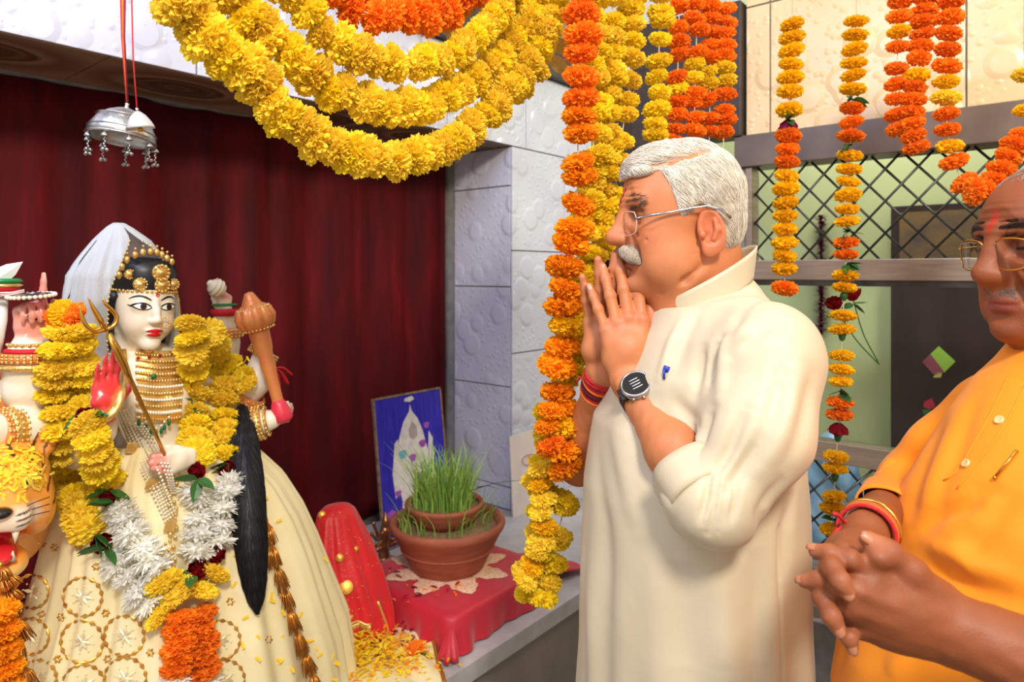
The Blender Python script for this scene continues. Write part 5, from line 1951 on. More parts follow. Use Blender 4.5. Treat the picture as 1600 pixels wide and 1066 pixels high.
nail_mesh(nails2).build('fingernails', M['nail2'], man2)['kind'] = 'stuff'

# ---- eyes, brows, moustache stubble, short hair
for s in (-1, 1):
    v, f = strip2d([(-0.0135, -0.001), (-0.006, -0.0012), (0.0, -0.001), (0.007, -0.0012), (0.0135, -0.0008)], [0.0005, 0.0018, 0.0022, 0.0018, 0.0005])
    dv, df = decal(bvh_h2, [Vector((0.12, 0.0315 * s + a * s, 0.002 + b_)) for a, b_ in v], f, (-1, 0, 0), 0.0005)
    mk('eyelash', [rig2.p(p) for p in dv], [tuple(q) for q in df], M['black_rubber'], man2)
for s in (-1, 1):
    bs = []
    for _ in range(420):
        t = random.random()
        bs.append((0.088 - 0.012 * t, (9 + 40 * t) * 0.001 * s, (24 + 7 * math.sin(t * 2.6) - 5 * t + random.gauss(0, 2.0)) * 0.001))
    v, f, tt = strands(bvh_h2, bs, lambda p: (-0.25, (1 if p.y > 0 else -1) * 1.0, 0.2), 5, 0.0024, 0.0005, 0.0016, 0.2)
    mk('eyebrow', [rig2.p(p) for p in v], f, M['hair_dark'], man2, col=np.outer(0.6 + 0.9 * tt, S((52, 38, 32))))['kind'] = 'stuff'
bs = [(0.09, random.uniform(-0.030, 0.030), -0.047 - random.uniform(0, 0.011)) for _ in range(420)]
bs += [(random.uniform(0.02, 0.085), random.choice((-1, 1)) * random.uniform(0.02, 0.06), random.uniform(-0.12, -0.078)) for _ in range(500)]
v, f, tt = strands(bvh_h2, bs, lambda p: (0.1, 0.05, -1), 3, 0.0012, 0.0003, 0.0010, 0.4)
mk('stubble', [rig2.p(p) for p in v], f, M['hair_dark'], man2, col=np.outer(0.5 + 0.8 * tt, S((150, 136, 124))))['kind'] = 'stuff'
V, Fc = head2
def hl2(P): return P[:, 2] > np.interp(P[:, 0], [-0.12, -0.06, -0.05, -0.02, 0.01, 0.03, 0.045, 0.06, 0.075, 0.1], [-0.06, -0.055, 0.0, 0.02, 0.0, 0.03, 0.06, 0.082, 0.094, 0.11])
seeds = sample_surface(V, Fc, 12000, hl2)
seeds = seeds[np.abs(seeds[:, 1]) < 0.074]
v, f, tt = strands(bvh_h2, seeds, lambda p: (0.5 if p.z > 0.07 else -0.3, 0.1, -0.6), 4, 0.0022, 0.0004, 0.0012, 0.3)
mk('hair', [rig2.p(p) for p in v], f, M['hair_dark'], man2, col=np.outer(0.5 + 0.9 * tt, S((150, 146, 142))))

# ---- kurta
sk = SDF((0.26, 0.42, 0.48), (1.12, 1.30, 1.56), 0.0054)
zs = [0.50, 0.7, 0.99, 1.06, 1.16, 1.227, 1.27, 1.313, 1.365, 1.412, 1.435, 1.462]
RR = np.array([0.25, 0.26, 0.285, 0.285, 0.265, 0.252, 0.238, 0.214, 0.182, 0.146, 0.118, 0.092])
DL = np.interp(zs, [1.2, 1.40, 1.45], [0.055, 0.02, 0.0])
RR = RR - DL
cxs = np.array([0.71, 0.70, 0.675, 0.685, 0.70, 0.715, 0.722, 0.726, 0.732, 0.738, 0.738, 0.735]) - 0.875 * DL
cys = np.array([0.79, 0.79, 0.785, 0.785, 0.785, 0.785, 0.785, 0.795, 0.81, 0.83, 0.84, 0.85]) + 0.484 * DL
sk.loft(zs, list(cxs), list(cys), list(RR * 0.88), list(RR * 1.03), 0.02, math.radians(25))
Sh_f = Vector((0.70, 0.99, 1.345)); Sh_n = Vector((0.80, 0.70, 1.345))
sk.cone((0.72, 0.93, 1.415), Sh_f, 0.040, 0.050, 0.04)
sk.cone((0.755, 0.80, 1.41), Sh_n, 0.042, 0.052, 0.04)
Ec = a_(1425, 755, 1.06)
sk.chain([Sh_f, Sh_f.lerp(Ec, 0.6), Ec, a_(1394, 779, 0.99)], [0.055, 0.052, 0.046, 0.037], 0.02)
Ecn = Vector((0.77, 0.58, 1.14))
sk.chain([Sh_n, Ecn, a_(1800, 1110, 0.58)], [0.062, 0.056, 0.050], 0.02)
sk.chain([rig2.p(mm(-30, 0, -128)), rig2.p(mm(-36, 0, -170))], [0.060, 0.054], 0.008, 'sub')
Vk, Fk = sk.mesh()
Vk = relax(Vk, Fk, 2, 0.5)
Nk = vnormals(Vk, Fk)
bk = bvh_of(Vk, Fk)
dsp = folds(Vk, bk, [
    ([(1430, 830), (1470, 800), (1520, 790)], 0.014, -0.006), ([(1450, 850), (1490, 870), (1530, 900)], 0.012, 0.006), ([(1440, 880), (1480, 900), (1520, 920), (1590, 935)], 0.012, -0.007),
    ([(1480, 840), (1520, 880), (1580, 905)], 0.014, 0.005), ([(1500, 640), (1470, 720), (1440, 800)], 0.02, 0.004), ([(1530, 620), (1490, 720), (1450, 820)], 0.014, -0.003),
    ([(1470, 660), (1440, 740), (1420, 820)], 0.018, -0.004), ([(1590, 760), (1540, 830), (1500, 870)], 0.016, -0.004), ([(1330, 1000), (1310, 1030), (1290, 1060)], 0.014, -0.004),
    ([(1420, 1010), (1400, 1040), (1390, 1060)], 0.016, 0.004), ([(1500, 800), (1530, 770), (1570, 760)], 0.012, -0.004), ([(1380, 750), (1390, 765), (1385, 785)], 0.006, -0.004)])
ang = np.arctan2(Vk[:, 1] - 0.83, Vk[:, 0] - 0.72)
low = np.clip((1.15 - Vk[:, 2]) / 0.3, 0, 1)
dsp += low * (0.005 * np.sin(ang * 9 + 2 * Vk[:, 2]) + 0.003 * np.sin(ang * 19))
dsp += 0.0022 * vnoise(Vk, 26, 11) + 0.001 * vnoise(Vk, 70, 12)
Vk = Vk + Nk * dsp[:, None]
mk('kurta', Vk, Fk, M['kurta_orange'], man2)
bk = bvh_of(Vk, Fk)
cl = rig2.p(mm(-16, 0, -126))
def collar2(u, v):
    gap = 0.25
    th = math.radians(205) + gap + u * (2 * math.pi - 2 * gap)
    fx = math.cos(th - math.radians(205))
    r_ = 0.068 + 0.006 * v
    return (cl.x + math.cos(th) * r_ * 1.02, cl.y + math.sin(th) * r_, cl.z - 0.012 - fx * 0.034 + (v - 0.5) * 0.042)
MB().grid(collar2, 60, 8, 0.003).build('collar', M['kurta_orange'], man2)
# placket, buttons
ln = [(1592, 585), (1575, 622), (1548, 672), (1510, 726), (1488, 758)]
P = [cast(bk, x, y) for x, y in ln]
P = [p for p in P if p is not None]
PS = spline(P, 24)
for off in (-0.017, 0.017):
    pts = []
    for i, p in enumerate(PS):
        t = (PS[min(i + 1, 23)] - PS[max(i - 1, 0)]).normalized()
        h, n_, _, _ = bk.find_nearest(p + t.cross((p - Vector((0, 0, CAMH))).normalized()).normalized() * off)
        pts.append(h - n_ * -0.0004 if False else h + (n_ if n_.dot(p - Vector((0, 0, CAMH))) < 0 else -n_) * 0.0004)
    MB().tube(pts, 0.0011, 5).build('placket_seam', M['kurta_orange'], man2)
M['button'] = mat('pearl_button', S((236, 214, 160)), S((216, 186, 120)), 0.25)
for x, y in ((1562, 657), (1510, 725)):
    h = cast(bk, x, y)
    _, n_, _, _ = bk.find_nearest(h)
    if n_.dot(h - Vector((0, 0, CAMH))) > 0: n_ = -n_
    MB().lathe([(0.0001, 0.0026), (0.0035, 0.0022), (0.0048, 0.003), (0.0055, 0.0024), (0.0055, 0.0)], h, n_, 20).build('button', M['button'], man2)
fa = (Wf - Ef).normalized(); qf = fa.to_track_quat('Z', 'Y')
cf0 = Ef.lerp(Wf, 0.42)
def cuff2(u, v):
    th = u * 2 * math.pi
    r_ = 0.0345 + 0.002 * math.sin(3 * th) - 0.001 * v + 0.004 * (1 - v)
    return cf0 + fa * (-0.09 + 0.105 * v) + qf @ Vector((math.cos(th) * r_, math.sin(th) * r_, 0))
MB().grid(cuff2, 40, 8, 0.003, True).build('cuff', M['kurta_orange'], man2)
# rolled sleeve tab of the far arm
qa = a_(1388, 748, 1.02)
MB().tube(spline([qa + Vector((0.02, 0.02, 0.02)), qa + Vector((-0.004, 0, 0.006)), qa + Vector((0.002, -0.004, -0.022))], 10), [0.012] * 10, 8, flat=0.45).build('sleeve_tab', M['kurta_orange'], man2)
sp = SDF((0.52, 0.62, 0.05), (0.96, 1.12, 1.0), 0.010)
for s in (-1, 1):
    b0 = Vector((0.745, 0.86, 0)) + lat * (0.09 * s)
    sp.chain([b0 + Zv * 0.92, b0 + Zv * 0.5, b0 + Zv * 0.11], [0.10, 0.08, 0.068], 0.02)
V, Fc = sp.mesh()
mk('trousers', V, Fc, M['pyjama'], man2)

# ---- glasses with a thin gold rim
gl2 = empty('eyeglasses', rig2.p(mm(95, 0, -10)), 'thin gold rimmed eyeglasses on the man in the saffron kurta', 'eyeglasses')
for s in (-1, 1):
    def lf(a, b_, s=s):
        xx = a * math.sqrt(1 - 0.34 * b_ * b_); zz = b_ * math.sqrt(1 - 0.34 * a * a)
        xx *= 1 - 0.10 * max(0, -zz)
        return rig2.p(mm(103 - 2.6 * (xx + 0.2) ** 2 - 5 * max(0, xx), 32.5 * s + 25 * xx * s, -5 + 19.5 * zz))
    MB().grid(lambda u, v: lf(u * 2 - 1, v * 2 - 1), 15, 13, 0.0016).build('lens', M['lens'], gl2)
    ring = [(q, -1) for q in np.linspace(-1, 1, 12)] + [(1, q) for q in np.linspace(-1, 1, 12)] + [(q, 1) for q in np.linspace(1, -1, 12)] + [(-1, q) for q in np.linspace(1, -1, 12)]
    MB().tube([lf(*q) for q in ring], 0.0012, 6).build('rim', M['gold_metal'], gl2)
    MB().tube([rig2.p(q) for q in (mm(95, 58 * s, 4), mm(90, 67 * s, 4), mm(50, 74 * s, 6), mm(5, 80 * s, 9), mm(-22, 83 * s, 10), mm(-52, 82 * s, -6))], 0.0014, 8).build('temple', M['gold_metal'], gl2)
    MB().tube([rig2.p(q) for q in (mm(102, 9.5 * s, -4), mm(100, 12 * s, -8), mm(97, 11.5 * s, -11))], 0.0008, 6).build('nose_pad_arm', M['gold_metal'], gl2)
    MB().ball(rig2.p(mm(97, 11 * s, -12)), (0.003, 0.002, 0.005), 8, 6).build('nose_pad', M['lens'], gl2)
MB().tube([rig2.p(q) for q in (mm(103, -8.5, 1), mm(106, 0, 5), mm(103, 8.5, 1))], 0.0012, 8).build('bridge', M['gold_metal'], gl2)

# ---- bracelets on the far wrist
br2 = empty('sacred_thread', Wf, 'orange and red sacred thread tied round the wrist of the man in saffron', 'bracelet')
ax2 = (Ef - Wf).normalized(); q2 = ax2.to_track_quat('Z', 'Y')
for i in range(7):
    pts = [Wf + ax2 * (0.004 + i * 0.0036 + 0.002 * math.sin(2 * t_ + i)) + q2 @ Vector((math.cos(t_) * 0.0295, math.sin(t_) * 0.0295, 0)) for t_ in np.linspace(0, 2 * math.pi, 33)]
    MB().tube(pts, 0.0025, 6).build('thread_turn', M['thread_red'] if i % 3 == 0 else M['thread_orange'], br2)
kp = Wf + ax2 * 0.012 + Vector((-0.028, -0.012, 0.012))
for d in ((-0.02, -0.01, 0.016), (-0.022, -0.008, -0.012), (-0.012, -0.012, -0.02)):
    MB().tube(spline([kp, kp + Vector(d) * 0.6 + Vector((0, 0, 0.003)), kp + Vector(d)], 6), 0.0022, 6).build('thread_end', M['thread_orange'] if d[2] < -0.015 else M['thread_red'], br2)
MB().ball(kp, 0.006, 10, 8).build('knot', M['thread_red'], br2)
bg2 = empty('bangle', Wf + ax2 * 0.034, 'thin gold bangle above the orange thread on the wrist', 'bangle')
pts = [Wf + ax2 * (0.037 + 0.004 * math.cos(t_)) + q2 @ Vector((math.cos(t_) * 0.031, math.sin(t_) * 0.031, 0)) for t_ in np.linspace(0, 2 * math.pi, 41)]
MB().tube(pts, 0.0028, 8).build('ring', M['gold_metal'], bg2)
# ---- slim pen on the saffron kurta
h0, h1 = cast(bk, 1553, 745), cast(bk, 1588, 702)
pen2 = empty('pen', h0, 'slim gold pen clipped to the saffron kurta', 'pen')
MB().tube([h0 + Vector((-0.002, -0.004, 0)), h1 + Vector((-0.002, -0.004, 0))], 0.0016, 8).build('clip', M['gold_metal'], pen2)
MB().ball(h0 + Vector((-0.002, -0.004, 0)), 0.0024, 8, 6).build('clip_tip', M['gold_metal'], pen2)

# ================================================================== the idol
M['marble'] = mat('painted_marble', (0.95, 0.95, 0.95), (1.03, 1.02, 1.0), 0.28, vcol=True, nscale=9, coat=0.2)
M['gold'] = mat('gilded_ornament', S((244, 208, 134)), S((226, 178, 92)), 0.25, metal=0.75, nscale=60, bump=0.5, bscale=220, bdist=0.002)
M['gold_red'] = mat('copper_red_gilding', S((238, 132, 84)), S((226, 150, 74)), 0.32, metal=0.25, nscale=40, bump=0.4, bscale=160)
M['pearl'] = mat('pearl', S((240, 232, 210)), S((228, 214, 184)), 0.2)
M['emerald'] = mat('green_stone', S((10, 110, 60)), S((8, 80, 46)), 0.1)
M['ruby'] = mat('red_stone', S((170, 16, 40)), S((130, 8, 30)), 0.1)
M['black_paint'] = mat('black_paint', S((14, 12, 14)), S((22, 18, 20)), 0.4)
M['eye_white'] = mat('eye_white', S((246, 244, 238)), None, 0.2)
M['iris'] = mat('brown_iris', S((70, 34, 20)), S((48, 22, 14)), 0.15)
M['lip_red'] = mat('red_lip_paint', S((214, 26, 36)), S((196, 20, 32)), 0.25)
M['green_paint'] = mat('green_paint', S((20, 120, 60)), S((30, 140, 74)), 0.3)
M['red_cloth'] = mat('red_cloth', S((206, 20, 34)), S((180, 14, 28)), 0.7, nscale=30)
M['steel2'] = mat('silver_metal', S((206, 204, 200)), S((170, 168, 166)), 0.3, metal=1.0, nscale=70, bump=0.5, bscale=260, bdist=0.0015)

I = ST.px
IA, IN = ST.a, ST.n
SKI = np.array(S((240, 226, 200)))
PINK = S((238, 118, 104))
idol_z = 0.6
idol = empty('idol', ST.w(0.02, 0.0, idol_z), 'many-armed marble goddess idol in cream skirt and sheer veil before the curtain', 'idol')
HSC = 0.78
rh = Rig(I(219, 478, 0.0), math.degrees(math.atan2(IN.y, IN.x)), 2, -3, HSC)

# head in head-local metres
sd = SDF((-0.11, -0.095, -0.24), (0.125, 0.095, 0.125), 0.0026)
sd.ell(mm(-6, 0, 32), mm(86, 74, 80), 0.0)
sd.ell(mm(40, 0, 8), mm(50, 62, 66), 0.03)
sd.ell(mm(42, 0, -40), mm(46, 58, 62), 0.03)
sd.ell(mm(76, 0, -94), mm(17, 20, 15), 0.03)
for s in (-1, 1):
    sd.ell(mm(60, 30 * s, -42), mm(26, 24, 26), 0.02)
    sd.ell(mm(80, 30 * s, 3), mm(9, 19, 13), 0.012)
    sd.ell(mm(98, 9.5 * s, -33), mm(8, 6, 6), 0.006)
    ear(sd, -0.026, 0.073 * s, -0.022, s)
sd.chain([mm(90, 0, 22), mm(98, 0, -8), mm(107, 0, -29)], [0.0055, 0.0065, 0.0085], 0.012)
sd.ell(mm(92, 0, -56), mm(9, 20, 6), 0.008)
sd.ell(mm(90, 0, -66), mm(10, 17, 7), 0.006)
sd.chain([mm(93, -19, -60), mm(101, 0, -61.5), mm(93, 19, -60)], [0.001, 0.0016, 0.001], 0.002, 'sub')
sd.cone(mm(-14, 0, -70), mm(-22, 0, -235), 0.050, 0.060, 0.03)
sd.chain([mm(30, -30, -148), mm(40, 0, -152), mm(30, 30, -148)], [0.0015, 0.002, 0.0015], 0.006, 'sub')
V, Fc = sd.mesh()
V = relax(V, Fc, 2, 0.4)
hb = bvh_of(V, Fc)
col = np.tile(SKI, (len(V), 1))
for s in (-1, 1):
    col = blend(col, 0.35 * near(V, mm(62, 38 * s, -36), mm(34, 26, 26), 1.0), S((244, 196, 176)))
iparts = [(rh.arr(V), Fc, col)]

# torso and arms in world space
sb = SDF((-1.16, 1.00, 0.60), (-0.42, 1.78, 1.60), 0.0040)
ch = I(238, 640, 0.0)
sb.cone(I(225, 590, -0.01), I(240, 640, 0.0), 0.075, 0.072, 0.03)
sb.cone(I(205, 600, -0.02), I(270, 590, -0.02), 0.055, 0.055, 0.04)
for q in (I(215, 632, 0.055), I(262, 630, 0.055)): sb.ell(q, (0.042,) * 3, 0.02)
sb.cone(I(238, 650, 0.0), I(240, 720, 0.0), 0.068, 0.075, 0.03)
sb.ell(I(240, 745, 0.0), (0.12, 0.12, 0.09), 0.04)
sb.loft([0.602, 0.75, 0.98, 1.12], [ST.w(0.02, 0, 0).x] * 4, [ST.w(0.02, 0, 0).y] * 4, [0.16, 0.16, 0.13, 0.10], [0.16, 0.16, 0.13, 0.10], 0.03)
# shoulders
sb.chain([I(200, 590, -0.02), I(165, 600, -0.02)], [0.05, 0.045], 0.03)
sb.chain([I(275, 585, -0.02), I(312, 600, -0.02)], [0.05, 0.042], 0.03)
def limb(pts, r, k=0.015): sb.chain([I(*q) for q in pts], r, k)
limb([(312, 600, -0.02), (350, 585, -0.03), (351, 535, -0.02), (350, 492, -0.01)], [0.042, 0.034, 0.030, 0.022])        # raised arm with conch
limb([(300, 620, 0.0), (372, 628, 0.02), (398, 598, 0.05), (411, 555, 0.06)], [0.042, 0.036, 0.030, 0.022])            # arm behind the mace head
limb([(300, 650, 0.02), (360, 672, 0.04), (400, 662, 0.09), (424, 656, 0.11)], [0.042, 0.035, 0.028, 0.021])           # arm with the mace grip
limb([(165, 600, -0.02), (90, 640, 0.0), (48, 605, 0.06), (46, 560, 0.07), (48, 540, 0.07)], [0.045, 0.042, 0.040, 0.034, 0.026])   # raised arm with discus
limb([(165, 620, 0.0), (95, 672, 0.04), (40, 672, 0.08), (-20, 676, 0.10)], [0.045, 0.036, 0.034, 0.030])              # arm to the left edge
limb([(150, 600, 0.0), (60, 640, -0.02), (-10, 620, -0.02)], [0.042, 0.040, 0.036])                                    # upper arm under the big armlet
limb([(165, 620, 0.0), (128, 700, 0.06), (150, 672, 0.13), (158, 652, 0.15)], [0.045, 0.036, 0.030, 0.022])            # blessing arm
limb([(300, 620, 0.0), (330, 720, 0.06), (300, 722, 0.13), (288, 716, 0.15)], [0.045, 0.036, 0.030, 0.022])            # arm holding the trident
# hands
UP = Vector((0, 0, 1))
to_cam = lambda p: (Vector((0, 0, CAMH)) - p).normalized()
W1 = I(160, 646, 0.155)
hn = []
n_, _ = hand(sb, W1, UP + IA * 0.1, IN, IA, 0.56, bend=((6, 6, 4), (4, 5, 4), (5, 6, 4), (8, 8, 4)), spread=(2, 0, -2, -5), thick=1.1,
             thumb=[(0.018, 0.022, 0.006), (0.045, 0.046, 0.010), (0.070, 0.062, 0.012), (0.092, 0.070, 0.010)])
W2 = I(48, 532, 0.07)
n_, _ = hand(sb, W2, UP, IN, IA, 0.64, bend=((2, 3, 2), (82, 80, 30), (82, 80, 30), (80, 80, 30)), spread=(0, 0, 0, 0), thick=1.25,
             thumb=[(0.018, 0.026, 0.006), (0.05, 0.046, 0.014), (0.082, 0.052, 0.020), (0.106, 0.046, 0.022)])
W3 = I(300, 714, 0.175)
hand(sb, W3, -IA + IN * 0.15, -IN, UP, 0.54, bend=((20, 90, 60),) * 4, spread=(0, 0, 0, 0), thick=1.3)
W4 = I(424, 655, 0.11)
hand(sb, W4, IA + UP * 0.15, -IN, UP, 0.46, bend=((40, 80, 50),) * 4, spread=(3, 1, -1, -3), thick=1.3)
W5 = I(350, 490, -0.01)
hand(sb, W5, UP, -IN, -IA, 0.44, bend=((5, 5, 5), (60, 70, 40), (60, 70, 40), (60, 70, 40)), spread=(0, 0, 0, 0), thick=1.2)
V, Fc = sb.mesh()
col = np.tile(SKI, (len(V), 1))
Nn = vnormals(V, Fc)
facing = (Nn @ np.array(IN)) > 0.05
pk = near(V, W1 + UP * 0.055, (0.062, 0.062, 0.075), 0.15) * facing
col = blend(col, pk, S((226, 60, 62)))
pk = near(V, W2 + UP * 0.045 + IN * 0.012, (0.045, 0.045, 0.042), 0.3) * facing
col = blend(col, pk * 0.85, S((240, 140, 128)))
for q in (W2 + UP * 0.085 + IN * 0.03,):
    col = blend(col, 0.8 * near(V, q, (0.04, 0.04, 0.03), 0.3) * facing, S((232, 110, 100)))
col = blend(col, near(V, W2 + UP * 0.118, (0.02, 0.02, 0.03), 0.4), S((240, 120, 108)))
col = blend(col, 0.75 * near(V, W3 - IA * 0.070 + IN * 0.0, (0.026, 0.034, 0.034), 0.4), S((232, 110, 100)))
col = blend(col, 0.7 * near(V, W4 + IA * 0.04, (0.03, 0.03, 0.024), 0.4), S((232, 104, 96)))
col = blend(col, 0.7 * near(V, W5 + UP * 0.06, (0.03, 0.03, 0.03), 0.4), S((232, 110, 104)))
# green and gold cloth painted on the chest sides
iparts.append((V, Fc, col))
V, Fs, C = mesh_join(iparts)
mk('body', V, Fs, M['marble'], idol, col=C)
bvh_b = BVHTree.FromPolygons([tuple(p) for p in V], Fs)

# ---- painted face
def face_decal(name, v2, f2, m, off=0.0008, scale=0.001):
    pts = [Vector((0.14, y * scale, z * scale)) for y, z in v2]
    dv, df = decal(hb, pts, f2, (-1, 0, 0), off)
    return mk(name, [rh.p(p) for p in dv], [tuple(q) for q in df], m, idol)
def almond(cx, cz, w, h, n=15, tilt=0.0):
    v = []; f = []
    for i in range(n):
        t = i / (n - 1) * 2 - 1
        hh = h * (1 - t * t) ** 0.8
        z0 = cz + tilt * t
        for q in (-0.75, -0.35, 0.05, 0.5, 1.0):
            v.append((cx + t * w, z0 + hh * q))
    for i in range(n - 1):
        for q in range(4): f.append((i * 5 + q, i * 5 + q + 1, i * 5 + 6 + q, i * 5 + 5 + q))
    return v, f
for s in (-1, 1):
    face_decal('eye_white', *almond(30 * s, 3, 19, 8.5, tilt=1.5 * s), M['eye_white'], 0.0010)
    face_decal('iris', *disc2d(31 * s + 2, 4, 7.2, 7.4, 18, 3), M['iris'], 0.0016)
    face_decal('pupil', *disc2d(31 * s + 2, 4, 3.2, 3.4, 12, 2), M['black_paint'], 0.0022)
    up = [(30 * s - 21 * s + 42 * s * t, 3 + (1.5 * (2 * t - 1)) + 9.2 * (1 - (2 * t - 1) ** 2) ** 0.8 + (2.5 * max(0, t - 0.85) / 0.15)) for t in np.linspace(0, 1.06, 15)] if s > 0 else [(30 * s + 21 * (-s) * -1 - 42 * t * 1.0 + 0, 3 + (1.5 * (2 * t - 1)) + 9.2 * max(0, (1 - (2 * t - 1) ** 2)) ** 0.8) for t in np.linspace(0, 1.0, 15)]
    up = [(30 * s + s * (-20 + 42 * t), 3 + 1.5 * (2 * t - 1) + 9.0 * max(0, 1 - (2 * t - 1) ** 2) ** 0.8) for t in np.linspace(0, 1, 15)] + [(30 * s + s * 27, 7.5)]
    dn_ = [(30 * s + s * (-20 + 41 * t), 3 + 1.5 * (2 * t - 1) - 6.8 * max(0, 1 - (2 * t - 1) ** 2) ** 0.8) for t in np.linspace(0, 1, 13)]
    face_decal('eyeliner', *strip2d(up, [0.6] + [1.7] * 14 + [0.5]), M['black_paint'], 0.0018)
    face_decal('eyeliner', *strip2d(dn_, 1.1), M['black_paint'], 0.0018)
    br = [(s * (11 + 44 * t), 19 + 13 * math.sin(t * 2.3) - 7 * t * t) for t in np.linspace(0, 1, 14)]
    face_decal('eyebrow', *strip2d(br, [1.0, 1.6, 2.0, 2.3, 2.4, 2.4, 2.4, 2.3, 2.2, 2.0, 1.7, 1.4, 1.0, 0.6]), M['black_paint'], 0.0012)
lipu = almond(0, -59, 20, 5.0)
face_decal('upper_lip', *almond(0, -57.5, 20, 5.2), M['lip_red'], 0.0010)
face_decal('lower_lip', *almond(0, -66.5, 16.5, 6.2), M['lip_red'], 0.0010)
face_decal('forehead_mark', *strip2d([(3 + 4.6 * (1 - t * 0.6) * math.cos(t * 11), 32 + 4.6 * (1 - t * 0.6) * math.sin(t * 11)) for t in np.linspace(0, 1, 26)], 1.0), M['lip_red'], 0.0012)
# nose ring with drops
nr0 = rh.p(mm(102, 12, -36))
mb = MB()
for k in range(12):
    an = 2 * math.pi * k / 12
    mb.ball(nr0 + (rh.d((0, 1, 0)) * math.cos(an) + UP * math.sin(an)) * 0.010 + rh.d((0, 1, 0)) * 0.006 + rh.d((1, 0, 0)) * 0.003, 0.0022, 6, 4)
mb.build('nose_ring', M['gold'], idol)

# ---- black cap with gold ornaments, hair, crown
capc = rh.p(mm(14, 0, 38))
cz = rh.d((0, 0, 1))
cap = MB().lathe([(0.056, 0), (0.060, 0.012), (0.060, 0.040), (0.054, 0.060), (0.03, 0.068), (0.0005, 0.070)], capc, cz, 40)
cap_o = cap.build('cap', M['black_paint'], idol)
cb = BVHTree.FromPolygons([Vector(q) for q in cap.v], cap.f)
mb = MB()
for k in range(44):
    an = 2 * math.pi * k / 44
    p = capc + (rh.d((1, 0, 0)) * math.cos(an) + rh.d((0, 1, 0)) * math.sin(an)) * 0.0595 + cz * 0.002
    mb.ball(p, 0.0035, 6, 4)
mb.build('cap_bead_band', M['gold'], idol)
def on_cap(y, z):
    h, n_, _, _ = cb.ray_cast(capc + rh.d((1, 0, 0)) * 0.3 + rh.d((0, 1, 0)) * y + cz * z, -rh.d((1, 0, 0)))
    return (h, rh.d((1, 0, 0))) if h else (capc + rh.d((1, 0, 0)) * 0.07 + cz * z, rh.d((1, 0, 0)))
for y, z, r in ((0.006, 0.040, 0.017), (0.010, 0.016, 0.015), (-0.028, 0.016, 0.013), (0.036, 0.018, 0.012), (-0.044, 0.034, 0.010)):
    p, d = on_cap(y, z)
    mb = MB().lathe([(0.0005, 0.006), (r * 0.3, 0.0055), (r * 0.35, 0.003), (r * 0.75, 0.0035), (r, 0.001), (r, -0.004)], p, d, 20)
    sx_, sy_ = rh.d((0, 1, 0)), cz
    for k in range(12):
        an = 2 * math.pi * k / 12
        mb.ball(p + d * 0.003 + (sx_ * math.cos(an) + sy_ * math.sin(an)) * r * 0.86, r * 0.2, 6, 4)
    mb.build('cap_medallion', M['gold'], idol)
mb = MB()
for q in ((0.03, 0.055), (0.02, 0.062), (0.01, 0.068), (0.0, 0.072), (-0.012, 0.072), (-0.026, 0.070), (-0.04, 0.064), (-0.054, 0.054), (-0.062, 0.040), (-0.066, 0.024)):
    c = capc + rh.d((1, 0, 0)) * 0.048 + rh.d((0, 1, 0)) * q[0] + cz * (q[1] + 0.008)
    mb.ball(c, (0.006, 0.006, 0.008), 8, 5)
    mb.ball(c + cz * 0.012, 0.003, 6, 4)
mb.build('crown_edge', M['gold'], idol)
# side hair
for s in (-1, 1):
    pts = [rh.p(mm(30, 66 * s, 34)), rh.p(mm(6, 76 * s, 5)), rh.p(mm(-20, 74 * s, -50)), rh.p(mm(-34, 66 * s, -120))]
    MB().tube(spline(pts, 10), [0.010, 0.014, 0.016, 0.018, 0.018, 0.018, 0.018, 0.016, 0.014, 0.010], 10).build('side_hair', M['black_paint'], idol)

# ---- skirt
lv = [  # py, left px, right px, front f, back f
    (690, 165, 330, 0.10, -0.09), (730, 120, 380, 0.15, -0.12), (780, 92, 415, 0.19, -0.15), (840, 78, 440, 0.22, -0.17), (900, 62, 458, 0.24, -0.19), (980, 34, 478, 0.26, -0.20), (1060, 14, 500, 0.27, -0.21), (1150, 4, 512, 0.28, -0.21)]
ltop = []
for py, xl, xr, ff, fb in lv:
    pl, pr = I(xl, py, 0.02), I(xr, py, 0.0)
    z = I(238, py, 0.05).z
    tl_, tr2 = (pl - ST.o).dot(IA), (pr - ST.o).dot(IA)
    ltop.append((z, tl_, tr2, ff, fb))
ltop[-1] = (idol_z + 0.001, *ltop[-1][1:])
lz = np.array([q[0] for q in ltop])[::-1]
def skirt_fn(u, v):
    z = lz[-1] + (lz[0] - lz[-1]) * v
    g = lambda k: float(np.interp(z, lz, np.array([q[k] for q in ltop])[::-1]))
    l, r_, ff, fb = g(1), g(2), g(3), g(4)
    th = u * 2 * math.pi
    c, s = math.cos(th), math.sin(th)
    sx_ = (l + r_) / 2 + (r_ - l) / 2 * math.copysign(abs(s) ** 0.85, s)
    fy = (ff if c > 0 else -fb) * math.copysign(abs(c) ** 0.85, c)
    a = 0.25 + 0.75 * v
    pl = (0.010 * math.sin(th * 26 + 1.2 * math.sin(th * 5) + v * 1.5) + 0.015 * math.sin(th * 11 + 0.6 + v) + 0.003 * math.sin(th * 47)) * a
    rr = math.hypot(sx_ - (l + r_) / 2, fy) or 1
    return ST.w(sx_ + (sx_ - (l + r_) / 2) / rr * pl, fy + fy / rr * pl, z)
mb = MB().grid(skirt_fn, 420, 40, 0.0, True)
M['skirt'] = mat('cream_georgette', S((240, 226, 178)), S((230, 212, 160)), 0.6, nscale=6, bump=0.3, bscale=30, bdist=0.004, sheen=0.1)
skirt = mb.build('skirt', M['skirt'], idol)
bvh_s = BVHTree.FromPolygons([Vector(p) for p in mb.v], mb.f)
CAMP = Vector((0, 0, CAMH))
